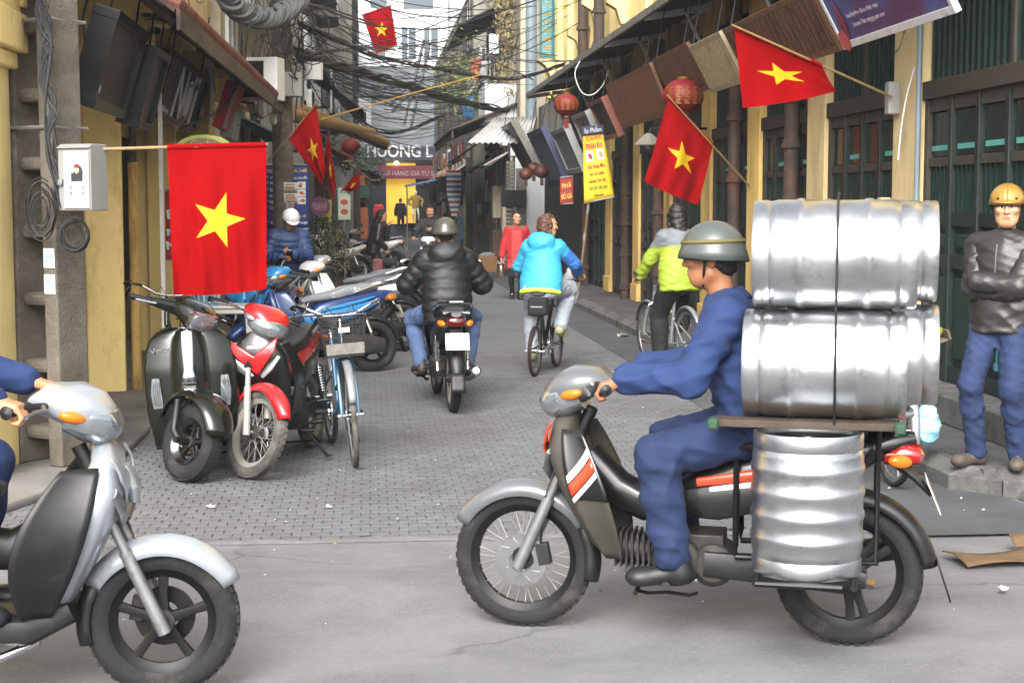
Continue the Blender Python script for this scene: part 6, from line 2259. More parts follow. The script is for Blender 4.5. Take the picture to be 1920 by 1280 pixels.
# ---------------------------------------------------------------- kegs on the motorbike
KM = T(*KEG_LOC) @ RZ(KEG_RZ)
M_KEG = mat('keg_steel', '#c0c2c4', 0.33, metal=1.0, var=0.08, scale=5, rvar=.07, dirt='#8d8c8e', damt=.14, dscale=4, bump=.2, bscale=6)
M_KEGD = mat('keg_dark_steel', '#6b6c6e', 0.4, metal=.9, var=.2, scale=8)
KEG_ME = None
def keg(label, x, y, z, axis):
    """steel beer keg > body (rolling ribs), two chimes, valve"""
    o = thing('beer_keg', label, 'keg', KM @ Vector((x, y, z)), 0, 'kegs on the motorbike')
    rot = (KM.to_3x3() @ (Matrix.Rotation(PI / 2, 3, 'Y') if axis == 'x' else Matrix.Rotation(.0, 3, 'Y'))).to_4x4()
    o.rotation_euler = rot.to_euler()
    R, L = .198, (.29 if axis == 'x' else .255)
    b = MB()
    prof = [(0, -L + .045), (.10, -L + .04), (.16, -L + .03), (R - .006, -L + .06), (R, -L + .085)]
    for zc in (-.115, -.085, .085, .115):
        pass
    def ring(zc): return [(R, zc - .02), (R + .0045, zc - .011), (R + .006, zc), (R + .0045, zc + .011), (R, zc + .02)]
    prof += ((ring(-.125) + ring(-.042) + ring(.042) + ring(.125)) if axis == 'z' else (ring(-.12) + [(R - .001, -.03), (R - .001, .03)] + ring(.12))) + [(R, L - .085), (R - .006, L - .06), (.16, L - .03), (.10, L - .04), (0, L - .045)]
    b.lathe(prof, n=40)
    b.build('keg_body', M_KEG, o, ang=50)
    for s_ in (-1, 1):
        b = MB()
        b.lathe([(R - .008, s_ * (L - .065)), (R - .002, s_ * (L - .05)), (R - .002, s_ * (L - .008)), (R - .006, s_ * L), (R - .014, s_ * (L - .006)), (R - .016, s_ * (L - .05))], n=40)
        b.build('keg_chime', M_KEG, o)
    b = MB()
    b.lathe([(0, L - .02), (.02, L - .02), (.026, L - .028), (.026, L - .045)], n=16)
    b.build('keg_valve', M_KEGD, o)
keg('upper steel keg lying on the near side of the load', -.55, .20, 1.505, 'x')
keg('upper steel keg lying on the far side of the load', -.64, -.21, 1.505, 'x')
keg('lower steel keg lying on the near side above the plank', -.52, .21, 1.105, 'x')
keg('lower steel keg lying on the far side above the plank', -.65, -.21, 1.105, 'x')
keg('steel keg standing upright beside the rear wheel', -.47, .36, .622, 'z')
keg('steel keg standing upright on the hidden side of the rear wheel', -.47, -.36, .622, 'z')
rk = thing('keg_rack', 'dark plank and steel rack carrying the kegs over the seat', 'rack', KM @ Vector((0, 0, 0)), KEG_RZ)
for y in (-.30, 0, .30):
    b = MB(); b.box((-.46, y, .893), (.66, .12, .026)); b.build('plank', M_WOODD, rk, smooth=False, bev=.004)
for s_ in (-1, 1):
    b = MB()
    b.tube([(-.20, s_ * .02, .872), (-.20, s_ * .15, .872), (-.20, s_ * .15, .40), (-.20, s_ * .15, .355), (-.72, s_ * .15, .355), (-.72, s_ * .15, .872), (-.72, s_ * .02, .872)], .012, 8)
    for x in (-.3, -.6):
        b.tube([(x, s_ * .13, .80), (x, s_ * .13, .88)], .012, 6)
    for x in (-.30, -.64):
        b.tube([(x, s_ * .13, .355), (x, s_ * .56, .355)], .012, 8)
    b.tube([(-.3, s_ * .56, .355), (-.6, s_ * .56, .355)], .012, 8)
    b.build('side_carrier', V_STEELB, rk)
    for x in (-.17, -.83):
        b = MB(); b.box((x + .04, s_ * .36, .893), (.04, .09, .04)); b.build('rubber_block', mat('green_rubber', '#22402d', .8), rk, bev=.01)
for x in (-.56,):
    b = MB()
    pts = [(x, .36, .90), (x, .418, 1.1), (x, .408, 1.5), (x, .36, 1.66), (x, .20, 1.728), (x, -.2, 1.728), (x, -.36, 1.66), (x, -.418, 1.5), (x, -.428, 1.1), (x, -.36, .90)]
    b.tube(pts, .0045, 6)
    b.build('strap', V_BLK, rk)

# ---------------------------------------------------------------- flags
M_FLAG = mat('flag_red', '#960307', .85, var=.10, scale=3, bump=.25, bscale=300, spec=.1)
M_STAR = mat('flag_star', '#e3b912', .7, var=.05)
M_BAM = mat('bamboo_pole', '#7d6740', .6, var=.2, scale=14, dirt='#6d5630', damt=.3)
for m_ in (M_FLAG, M_STAR):                         # thin cloth lets the sky through
    n_, l_ = m_.node_tree.nodes, m_.node_tree.links
    bs_ = n_['Principled BSDF']
    tr_ = n_.new('ShaderNodeBsdfTranslucent')
    tr_.inputs['Color'].default_value = lin('#a80408') if m_ is M_FLAG else lin('#e8bf1c')
    mx_ = n_.new('ShaderNodeMixShader')
    mx_.inputs[0].default_value = .4
    l_.new(bs_.outputs[0], mx_.inputs[1]); l_.new(tr_.outputs[0], mx_.inputs[2])
    l_.new(mx_.outputs[0], n_['Material Output'].inputs['Surface'])
def flag(label, base, tip, cor, amp=.02, waves=2.5, seed=0, nrm=(0, -1, 0), belly=.06, pr=.011):
    """cor: hoist bottom, hoist top, fly bottom, fly top"""
    g = thing('flag', label, 'flag', base, 0, 'flags along the street')
    off = Vector(base)
    hb, ht, fb, ft = [Vector(c) - off for c in cor]
    nrm = Vector(nrm)
    rg = random.Random(seed)
    ph = [rg.uniform(0, 6.28) for _ in range(4)]
    def fn(u, v, d=0.0):
        p = hb.lerp(ht, u).lerp(fb.lerp(ft, u), v)
        w_ = amp * (math.sin(waves * 2 * PI * u + ph[0] + 2.0 * v) + .5 * math.sin(waves * 4.3 * PI * u + ph[1] - 2.5 * v) + .45 * math.sin(5 * v + ph[2] + 3 * u)) * (.12 + .88 * v ** .8)
        w_ += .25 * amp * math.sin(9 * v + 11 * u + ph[3]) + .35 * amp * abs(math.sin(6.5 * v + 7 * u + 1.5 * math.sin(5 * u) + ph[1])) * v
        p = p + nrm * (w_ + belly * math.sin(PI * v) * math.sin(PI * u) + d)
        p.z -= .018 * math.sin(PI * u * 1.0) * v
        return p
    b = MB(); b.grid(fn, 44, 44)
    cl = b.build('cloth', M_FLAG, g, ang=180)
    b = MB()
    dh, df = (ht - hb).length, ((fb - hb).length + (ft - ht).length) / 2
    sr = .3 * .65
    pts = []
    for k in range(10):
        a = PI / 2 + PI * k / 5
        r_ = sr if k % 2 == 0 else sr * .382
        pts.append((.5 + r_ * math.sin(a) * 1.5 * .98, .5 + r_ * math.cos(a)))
    for d in (.004, -.004):
        N_ = 8
        for k in range(10):
            p0, p1 = pts[k], pts[(k + 1) % 10]
            def tri(i, j, p0=p0, p1=p1):
                s_, t_ = i / N_, j / N_
                return (.5 + (p0[0] - .5) * s_ + (p1[0] - .5) * t_, .5 + (p0[1] - .5) * s_ + (p1[1] - .5) * t_)
            idx, vs = {}, []
            for i in range(N_ + 1):
                for j in range(N_ + 1 - i):
                    idx[(i, j)] = len(vs)
                    vs.append(fn(*tri(i, j), d))
            fs = []
            for i in range(N_):
                for j in range(N_ - i):
                    fs.append((idx[(i, j)], idx[(i + 1, j)], idx[(i, j + 1)]))
                    if i + j < N_ - 1:
                        fs.append((idx[(i + 1, j)], idx[(i + 1, j + 1)], idx[(i, j + 1)]))
            b.add(vs, fs)
    b.build('star', M_STAR, cl, ang=180)
    b = MB()
    t1 = Vector(tip) - off
    pp = [t1 * (k / 8) for k in range(9)]
    b.tube(pp, [pr * (1.1 if k % 2 else 1.0) * (1 - .03 * k) for k in range(9)], 8)
    b.build('pole', M_BAM, g)
    b = MB()
    b.tube([fn(k / 10, 0) for k in range(11)], .016, 8)
    b.build('sleeve', M_FLAG, cl)
    return g
flag('big red flag with yellow star hanging straight down on the left', P(150, 281, 9.62), P(502, 271, 9.62),
     [P(314, 276, 9.62), P(499, 271, 9.62), P(326, 552, 9.62), P(500, 541, 9.62)], .016, 2.6, 1, belly=.03)
flag('red star flag nearest on the right, stretched along a sloping bamboo pole', P(1672, 182, 12.25), P(1372, 47, 11.9),
     [P(1540, 123, 12.1), P(1377, 51, 11.95), P(1566, 172, 12.2), P(1391, 203, 11.85)], .016, 1.2, 2, belly=-.05)
flag('red star flag on the right hanging below the big red lantern', P(1406, 350, 17.2), P(1251, 179, 16.8),
     [P(1337, 272, 17.05), P(1254, 184, 16.85), P(1309, 384, 16.9), P(1208, 340, 16.6)], .030, 1.6, 3, belly=.04)
flag('red star flag on the left beside the round concrete pole', P(498, 308, 20.9), P(597, 191, 20.5),
     [P(543, 263, 20.7), P(593, 197, 20.55), P(603, 346, 20.5), P(611, 318, 20.3)], .03, 1.4, 4, belly=.05)
flag('narrow folded red flag just right of the pole flag', P(600, 330, 25), P(617, 246, 24.8),
     [P(611, 292, 24.9), P(616, 250, 24.8), P(620, 376, 24.8), P(631, 352, 24.7)], .03, 1.5, 5)
flag('small red star flag above the far parked motorbikes', P(640, 360, 33), P(676, 318, 32.8),
     [P(641, 357, 33), P(673, 322, 32.8), P(659, 359, 32.9), P(674, 350, 32.7)], .02, 1.2, 6)
flag('faded red star flag hanging high over the street among the wires', P(610, 62, 34.2), P(736, 9, 34),
     [P(679, 29, 34), P(733, 11, 34), P(705, 101, 34), P(745, 84, 34)], .03, 1.4, 7)

# ---------------------------------------------------------------- concrete poles, box and cables
hp_ = thing('utility_pole', 'square concrete utility pole with ladder holes at the left edge', 'pole', (-2.02, 9.95, .06), R_(-33))
b = MB()
H_ = 7.0
def hx(z): return .17 - .008 * z
for s_ in (-1, 1):
    b.add([(s_ * hx(z) + dx, dy, z) for z in (0, H_) for dx in (-.055, .055) for dy in (-.13, .13)], [(0, 1, 3, 2), (4, 6, 7, 5), (0, 4, 5, 1), (2, 3, 7, 6), (0, 2, 6, 4), (1, 5, 7, 3)])
b.build('flange', M_CONC, hp_, smooth=False, bev=.012)
for k in range(17):
    z = .2 + k * .42
    b = MB(); b.box((0, .0, z), (2 * hx(z) - .10, .2, .085)); b.build('web_bridge', M_CONC, hp_, smooth=False, bev=.03)
for z, tx in ((1.3, ('DIEN LANH', '0913.45')), (1.14, ('KHOAN CAT', 'BE TONG'))):
    M_ = T(hx(z) + .057 , -.0, z + .1) @ RZ(PI / 2) @ RX(PI / 2)
    M_ = frame((hx(1.2) - .0, -.133, z), (1, 0, 0), (0, 0, 1))
    b = MB(M_); b.box((0, 0, .0), (.09, .12, .002)); pa = b.build('sticker', mat('sticker_paper', '#b9c4ca', .7, var=.1), hp_)
    text('sticker_text', tx[0], M_ @ T(0, .012, .0022), .02, mat('sticker_blue', '#2f6f9f', .7), pa, width=.07, ext=.0003)
    text('sticker_text', tx[1], M_ @ T(0, -.022, .0022), .02, mat('sticker_blue', '#2f6f9f', .7), pa, width=.07, ext=.0003)
for z in (2.1, 2.75):
    b = MB(); b.tube([(-.25, -.14, z), (.24, -.14, z), (.24, .14, z), (-.25, .14, z)], .012, 6, closed=True); b.build('pole_clamp', M_STEEL, hp_)
cb = thing('meter_cabinet', 'light grey meter cabinet with poster fixed on the square pole', 'cabinet', P(155, 395, 9.62), R_(-28))
b = MB(); b.prism([(-.12, -.07, .0), (-.12, .09, 0), (-.12, .09, .40), (-.12, -.05, .40), (-.12, -.09, .375), (-.12, -.07, .37)], (.24, 0, 0)); b.build('casing', mat('cabinet_casing', '#7b7c79', .5, var=.1), cb, smooth=False, bev=.006)
b = MB(); b.box((.02, -.075, .185), (.19, .012, .345)); b.build('door', mat('cabinet_door', '#8d8e8c', .5, var=.06), cb, smooth=False, bev=.004)
b = MB(); b.box((-.095, -.082, .17), (.03, .022, .035)); b.build('lock', M_STEEL, cb, bev=.004)
b = MB(); b.box((.03, -.083, .17), (.12, .003, .28)); po = b.build('poster', mat('poster_white', '#b5b9bc', .6, var=.04), cb, smooth=False)
Mq = T(.03, -.0855, .17) @ RX(PI / 2)
b = MB(Mq); b.ell((.01, .055, 0), (.036, .05, .001)); b.box((.0, .03, 0), (.085, .05, .0016)); b.build('portrait_suit', mat('print_dark', '#23262c', .6), po)
b = MB(Mq); b.ell((.0, .075, .0012), (.018, .024, .001)); b.build('portrait_face', mat('print_face', '#c39a7c', .6), po)
b = MB(Mq); b.ell((.002, .095, .0014), (.022, .016, .001)); b.build('portrait_hair', mat('print_hair', '#6b2d2a', .6), po)
for k in range(6):
    text('poster_text', ('TUYEN SINH', 'LOP HOC', 'KHOA MOI', '2016', 'HA NOI', '04.3825')[k], Mq @ T(0, -.01 - k * .021, .002), .016, mat('print_grey', '#6b7f93', .6), po, width=.055 if k % 2 else .075, ext=.0002)
for s_ in (-1, 1):
    for k in range(2):
        b = MB(Mq); b.box((s_ * .046, -.03 - .035 * k, .0012), (.014, .018, .001)); b.build('poster_mark', mat('print_red', '#c05a52', .6), po)

rp = thing('utility_pole', 'round concrete pole with papers behind the man in white helmet', 'pole', (-1.17, 21.8, 0))
b = MB(); b.cyl((0, 0, 0), (0, 0, 9), .155, .115, 24); b.build('shaft', M_CONC, rp)
def paper(x0, y0, x1, y1, Yd, m, par_name, parent, txt=None, tm=None):
    a, c = P(x0, y1, Yd), P(x1, y0, Yd)
    b = MB(); b.bx(a.x, c.x, Yd - .002, Yd + .002, a.z, c.z)
    o = b.build(par_name, m, parent, smooth=False)
    if parent:
        pass
    return o, a, c
inv = Matrix.Translation((1.17, -21.8, 0))
M_PAPER = mat('paper_notice', '#b8b4aa', .8, var=.1, scale=20)
for (x0, y0, x1, y1, mm) in ((532, 342, 557, 361, M_PAPER), (532, 362, 557, 381, M_PAPER), (537, 376, 551, 391, mat('paper_blue', '#a9bac4', .8))):
    a, c = P(x0, y1, 21.62), P(x1, y0, 21.62)
    b = MB(inv)
    def fn(u, v, a=a, c=c):
        x = a.x + (c.x - a.x) * u
        return (x, 21.8 - math.sqrt(max(.152 ** 2 - (x + 1.17) ** 2, 0.0)) - .004, a.z + (c.z - a.z) * v)
    b.grid(fn, 8, 2)
    b.build('notice', mm, rp, solid=.001)
    b = MB(inv)
    for k in range(3):
        zz = c.z - (k + .7) * (c.z - a.z) / 3.4
        b.box(((a.x + c.x) / 2, 21.8 - .160, zz), ((c.x - a.x) * .7, .003, .014))
    b.build('notice_text', mat('notice_ink', '#8d5a45', .8, var=.3, scale=60), rp, smooth=False)
b = MB(inv)
a, c = P(519, 182, 21.55), P(567, 137, 21.55)
b.bx(a.x, c.x, 21.40, 21.62, a.z, c.z); jb = b.build('junction_box', M_GREYB, rp, smooth=False, bev=.01)
b = MB(inv); b.cyl(P(588, 150, 21.9), P(588, 118, 21.9), .13, n=18); b.build('cable_drum', M_WHT, rp)

def cable(pts, r, m, sag=None, n=14, par=None, name='overhead_cable', bundle=0, seed=0):
    """pts: list of (px, py, Y); straight runs smoothed"""
    W_ = [P(*p_) for p_ in pts]
    out = []
    k = len(W_)
    for i in range(k - 1):
        p0, p1, p2, p3 = W_[max(i - 1, 0)], W_[i], W_[i + 1], W_[min(i + 2, k - 1)]
        for j in range(n):
            t = j / n
            out.append(.5 * ((2 * p1) + (p2 - p0) * t + (2 * p0 - 5 * p1 + 4 * p2 - p3) * t * t + (3 * p1 - p0 - 3 * p2 + p3) * t ** 3))
    out.append(W_[-1])
    b = MB()
    if bundle:
        rg = random.Random(seed)
        for q in range(bundle):
            ph, rad = rg.uniform(0, 6.28), r * rg.uniform(.35, 1)
            tw = rg.uniform(.1, .5)
            b.tube([p_ + Vector((rad * math.cos(ph + tw * i), rad * .3 * math.sin(ph), rad * math.sin(ph + tw * i))) for i, p_ in enumerate(out)], r * rg.uniform(.16, .26), 5)
    else:
        b.tube(out, r, 6)
    return b.build(name, m, par)
def tcable(label, *a, **k):
    return tag(cable(*a, **k), label, 'cable', 'overhead cables')
tcable('thick wrapped bundle of grey cables drooping at the top left', [(395, -60, 19), (430, 2, 19.3), (465, 28, 19.6), (505, 34, 20), (540, 18, 20.6), (566, -8, 21.2)], .13, M_CABLEG, bundle=26, seed=1)
b_ = cable([(430, 2, 19.3), (465, 28, 19.6), (505, 34, 20), (540, 18, 20.6)], .075, M_CABLEG, name='bundle_core')
tag(b_, 'core of the wrapped cable bundle at the top left', 'cable', 'overhead cables')
for k_, (lab, pts, r_, bd) in enumerate((
    ('heavy black cable bundle crossing from the round pole to the right eave', [(560, 95, 21.8), (620, 120, 25), (700, 142, 29), (780, 165, 33), (860, 190, 36), (950, 207, 40)], .085, 12),
    ('cable bundle above the heavy one running to the right eave', [(560, 45, 21.8), (640, 78, 25), (720, 110, 29), (800, 125, 33), (880, 140, 36), (960, 148, 39), (1080, 115, 33)], .055, 8),
    ('pair of cables looping across to the yellow upper wall', [(570, 40, 21.8), (660, 85, 26), (740, 92, 30), (820, 80, 33), (855, 72, 35), (900, 100, 36), (960, 112, 34), (1030, 116, 31), (1090, 110, 29)], .035, 5),
    ('long thin cable from top left passing behind the high flag', [(470, -5, 20), (600, 12, 26), (690, 42, 33.5), (800, 82, 37), (900, 105, 38), (1000, 150, 36)], .016, 0),
    ('long thin cable sagging in front of the high flag to the tin roof', [(500, -8, 20), (600, 15, 24), (680, 43, 29), (760, 54, 33), (850, 50, 38), (960, 12, 42)], .018, 0),
    ('low cable bundle dipping behind the brown awning poles', [(560, 110, 21.8), (612, 145, 26), (650, 200, 32), (700, 243, 40), (760, 246, 46), (830, 215, 52)], .06, 8),
    ('cable drooping from the right eave like a white loop', [(1087, 115, 24), (1078, 140, 24), (1090, 172, 24), (1110, 178, 24), (1130, 160, 24), (1141, 132, 24)], .007, 0),
    ('thin black cable low across the street end', [(720, 205, 45), (780, 208, 47), (850, 213, 47), (930, 214, 44)], .03, 3),
    ('bundle of cables running straight down the square pole', [(76, -30, 9.62), (84, 60, 9.62), (90, 160, 9.62), (99, 270, 9.62), (112, 390, 9.62)], .042, 9),
    ('grey conduit running up the arch beside the first black sign', [(168, -10, 12.2), (156, 30, 12.2), (160, 80, 12.2), (162, 110, 12.2), (140, 142, 12.2)], .012, 0),
    ('black cables hanging from the arch bracket past the first black sign', [(322, 25, 14.2), (322, 60, 14.2), (310, 110, 14.1), (285, 160, 14)], .02, 3),
    ('cables drooping from the tiled eave into the arcade', [(470, 40, 17), (455, 130, 17), (440, 170, 17), (400, 215, 16.4), (340, 240, 15)], .02, 4),
    ('dark cable loop below the tiled eave', [(495, 150, 19), (515, 185, 19), (510, 210, 19), (480, 228, 19), (445, 235, 18.5)], .014, 2),
    ('yellow rope stretched across the street', [(602, 224, 24), (700, 196, 28), (800, 168, 31), (900, 141, 34)], .012, 0),
    ('wires hanging down the near right pilaster', [(1700, 40, 12.2), (1690, 80, 12.1), (1672, 110, 12.1), (1655, 130, 12.1), (1650, 100, 12.1), (1645, 70, 12.1)], .010, 3),
    ('white conduit curving down the near right pilaster', [(1722, 40, 12.0), (1718, 110, 12.0), (1700, 180, 12.0), (1690, 240, 12.0), (1684, 300, 12.0)], .006, 0),
)):
    mm = M_CABLE
    if 'grey' in lab or 'white' in lab or 'pair' in lab:
        mm = M_CABLEG if 'white' not in lab else M_WHITEST
    if 'yellow rope' in lab:
        mm = mat('yellow_rope', '#c79a3c', .8)
    tcable(lab, pts, r_, mm, bundle=bd, seed=k_ + 3)
# uncountable tangle of thin wires
rg = random.Random(11)
tg = MB()
def strand(W_, r, n=12):
    out = []
    p0, p1, sg_ = W_
    for j in range(n + 1):
        t = j / n
        q = p0.lerp(p1, t)
        out.append(q + Vector((0, 0, -sg_ * 4 * t * (1 - t))))
    tg.tube(out, r, 4, caps=False)
for k in range(70):
    Y0 = rg.uniform(21.5, 45)
    left = Vector((rg.uniform(-1.6, -1.0), Y0, rg.uniform(4.0, 5.8)))
    right = Vector((rg.uniform(2.6, 4.2), Y0 + rg.uniform(-4, 22), rg.uniform(4.2, 6.2)))
    strand((left, right, rg.uniform(.1, .8)), rg.uniform(.005, .011))
for k in range(50):
    Y0 = rg.uniform(22, 60)
    a_ = Vector((rg.uniform(-1.8, -.6), Y0, rg.uniform(3.6, 6)))
    c_ = a_ + Vector((rg.uniform(-.3, .8), rg.uniform(2, 14), rg.uniform(-.8, .8)))
    strand((a_, c_, rg.uniform(.1, .6)), rg.uniform(.006, .013))
for k in range(22):
    Y0 = rg.uniform(50, 80)
    a_ = Vector((rg.uniform(-.4, .4), Y0, rg.uniform(3.6, 7)))
    c_ = Vector((rg.uniform(2.6, 3.6), Y0 + rg.uniform(-6, 6), a_.z + rg.uniform(-.6, .6)))
    strand((a_, c_, rg.uniform(.05, .4)), rg.uniform(.007, .014))
def wisp(base, dx, dz, r, n=12, ph=0.0):
    tg.tube([base + Vector((dx * (j / n) + .05 * math.sin(3 * j / n * 2 + ph), .06 * math.sin(4 * j / n + ph), dz * (j / n) + .10 * math.sin(5 * j / n + ph))) for j in range(n + 1)], r, 4, caps=False)
for k in range(40):                                   # loose ends and drops round the poles
    wisp(Vector((-1.17 + rg.uniform(-.35, .35), 21.6 + rg.uniform(-.3, .3), rg.uniform(3.4, 5.4))), rg.uniform(-.25, .3), -rg.uniform(.5, 1.6), rg.uniform(.005, .011), ph=k)
for k in range(18):                                   # coils hung on the round pole
    c0 = Vector((-1.17 + rg.uniform(-.2, .45), 21.5 + rg.uniform(-.2, .2), rg.uniform(3.6, 5.0)))
    rr0 = rg.uniform(.10, .26)
    tg.tube([c0 + Vector((rr0 * math.cos(j * .5 + k), .05 * math.sin(j + k), rr0 * 1.1 * math.sin(j * .5 + k))) for j in range(13)], .008, 4)
for k in range(26):
    base = Vector((-2.25 + rg.uniform(-.1, .3), rg.uniform(11, 20), rg.uniform(3.9, 4.8)))
    p1 = base + Vector((rg.uniform(-.1, .3), rg.uniform(.5, 3), -rg.uniform(.2, .8)))
    strand((base, p1, rg.uniform(.05, .35)), rg.uniform(.005, .009))
for k in range(9):
    c0 = P(78, 380 + k * 2, 9.62)
    rr0 = rg.uniform(.05, .13)
    tg.tube([c0 + Vector((rr0 * .7 * math.cos(j * .5 + k), -.03 + .01 * math.sin(j), rr0 * 1.4 * math.sin(j * .5 + k) - .02)) for j in range(13)], .0045, 4)
for k in range(8):
    c0 = P(140, 440, 9.55)
    rr0 = rg.uniform(.05, .11)
    tg.tube([c0 + Vector((rr0 * .8 * math.cos(j * .5 + k), .02 * math.sin(j), rr0 * math.sin(j * .5 + k))) for j in range(13)], .0045, 4)
tag(tg.build('wire_tangle', M_CABLE), 'tangle of thin black telephone wires strung over the street', 'wires', kind='stuff')
gl = MB()
for (a_, c_) in (((795, 75, 50), (757, 235, 50)), ((805, 85, 50), (770, 240, 50)), ((765, 160, 48), (730, 200, 48)), ((775, 165, 48), (735, 210, 48))):
    gl.tube([P(*a_), P(*c_)], .05, 5)
tag(gl.build('stay_wires', M_CABLEG), 'slanting pale stay wires in front of the far building', 'wires', kind='stuff')

# ---------------------------------------------------------------- boards, blinds and signs on the right
def board(name, label, cat, y0, y1, m, fm, xt=3.60, zt=3.46, xb=3.88, zb=2.95, th=.04, slats=0, group=None, ribs=0):
    o = thing(name, label, cat, (xt, y0, zt), 0, group)
    u = Vector((xb - xt, 0, zb - zt))
    n = Vector((u.z, 0, -u.x)).normalized()
    L_ = y1 - y0
    def q(s_, t_, d): return u * s_ + Vector((0, L_ * t_, 0)) + n * d
    def slab(s0, s1, t0, t1, d0, d1):
        b = MB()
        c_ = [q(s_, t_, d_) for s_ in (s0, s1) for t_ in (t0, t1) for d_ in (d0, d1)]
        b.add(c_, [(0, 1, 3, 2), (4, 6, 7, 5), (0, 4, 5, 1), (2, 3, 7, 6), (0, 2, 6, 4), (1, 5, 7, 3)])
        return b
    slab(.03, .97, .01, .99, -th * .3, th * .3).build('panel', m, o, smooth=False)
    slab(0, .10, 0, 1, -th * .6, th * .6).build('rail', fm, o, smooth=False, bev=.004)
    slab(.90, 1, 0, 1, -th * .6, th * .6).build('rail', fm, o, smooth=False, bev=.004)
    e = .05 / L_
    slab(.10, .90, 0, e, -th * .55, th * .55).build('end_strip', fm, o, smooth=False)
    slab(.10, .90, 1 - e, 1, -th * .55, th * .55).build('end_strip', fm, o, smooth=False)
    if slats:
        b = MB()
        k = int(L_ / .05)
        for i in range(k):
            t0 = (i + .15) / k
            s_ = slab(.10, .90, t0, t0 + .7 / k, th * .31, th * .31 + .008 + .004 * (i % 3))
            b.add(s_.v, s_.f)
            s_ = slab(.10, .90, t0, t0 + .7 / k, -th * .31 - .008 - .004 * (i % 3), -th * .31)
            b.add(s_.v, s_.f)
        b.build('slats', m, o, smooth=False)
    for t_ in (.1, .9):
        b = MB(); b.tube([q(.0, t_, 0), q(0, t_, 0) + Vector((.1, 0, .62))], .008, 6); b.build('hanger', V_STEELB, o)
    return o, q, n, u
o, q, n_, u_ = board('sign_board', 'blue and purple printed sign board at the top right', 'sign', 10.0, 12.42, mat('print_purple', '#5a3a66', .5, var=.25, scale=1.5, dirt='#3f5e9a', damt=.6, dscale=1.6), M_WHITEST)
def on_board(o, q, n_, u_, s_, t_, w_, h_, m, nm, body=None, d=.03):
    """flat print on the street face of a board"""
    c_ = q(s_, t_, d)
    M_ = frame(c_, (0, -1, 0), -u_)
    if body:
        return text(nm, body, M_, h_, m, o, width=w_, height=h_, ext=.001)
    b = MB(M_); b.box((0, 0, 0), (w_, h_, .003))
    return b.build(nm, m, o, smooth=False)
M_PRT = mat('print_pale', '#b5abb0', .6)
for nd in (1,):
    on_board(o, q, n_, u_, .58, .66, .75, .05, M_PRT, 'sign_text', 'banhphu-tho-thit nac')
    on_board(o, q, n_, u_, .72, .64, .72, .05, M_PRT, 'sign_text', 'banoe-Thit-mtggg qua non')
    b = MB(frame(q(.60, .88, .03), (0, -1, 0), -u_)); b.prism([(0, .19, 0), (.05, .0, 0), (0, -.16, 0), (-.05, -.05, 0)], (0, 0, .002)); b.build('red_print', mat('print_deep_red', '#8e2430', .6), o, smooth=False)
    b = MB(frame(q(.88, .94, .03), (0, -1, 0), -u_)); b.ell((0, 0, 0), (.12, .09, .002)); b.build('coral_print', mat('print_coral', '#c25450', .6), o)
board('bamboo_blind', 'long brown slatted blind between the purple sign and the tan board', 'blind', 12.5, 15.6, M_BRWN, mat('brown_frame_wood', '#6b4a30', .75, var=.2), slats=1, group='blinds under the awning')
board('bamboo_blind', 'pale tan slatted board next to the nearest right flag', 'blind', 15.75, 17.25, M_TAN, M_TANF, slats=1, group='blinds under the awning')
board('bamboo_blind', 'brown slatted blind directly above the big red lantern', 'blind', 17.4, 19.5, M_BRWN, mat('brown_frame_wood', '#6b4a30'), zt=3.52, zb=3.0, slats=1, group='blinds under the awning')
board('bamboo_blind', 'longest brown slatted blind left of the big red lantern', 'blind', 19.7, 23.4, M_BRWN, mat('brown_frame_wood', '#6b4a30'), zt=3.5, zb=2.85, slats=1, group='blinds under the awning')
M_SGN = mat('grey_sign_face', '#7d8287', .6, var=.15, scale=4, dirt='#5a5c60', damt=.3)
M_SGNB = mat('bluegrey_sign_face', '#59636f', .6, var=.15, scale=4)
o, q, n_, u_ = board('sign_box', 'reddish edged dark box sign beside the longest blind', 'sign', 23.6, 25.0, mat('dark_box_sign', '#3a3631', .7, var=.2), mat('dull_red_wood', '#7d4a3c', .7), zt=3.35, zb=2.75, th=.10)
o, q, n_, u_ = board('sign_box', 'pale grey box sign with red stamp near the small lantern', 'sign', 25.3, 27.0, M_SGN, M_GREYB, zt=3.25, zb=2.6, th=.12)
on_board(o, q, n_, u_, .4, .5, .5, .2, mat('stamp_red', '#9a5648', .7), 'stamp', d=.075)
o, q, n_, u_ = board('sign_box', 'pale box sign behind the yellow menu banner', 'sign', 27.3, 29.3, M_SGN, M_GREYB, xt=3.5, zt=3.1, xb=3.85, zb=2.3, th=.12)
o, q, n_, u_ = board('sign_box', 'long blue grey box sign above the small brown lanterns', 'sign', 29.6, 32.2, M_SGNB, mat('navy_edge', '#343c55', .6), xt=3.35, zt=3.2, xb=3.85, zb=2.1, th=.12)
o, q, n_, u_ = board('sign_box', 'dark box sign under the white tin canopy', 'sign', 33, 35.5, mat('dark_box_sign', '#3a3631'), M_CONCF, xt=3.1, zt=3.5, xb=3.7, zb=2.4, th=.14)

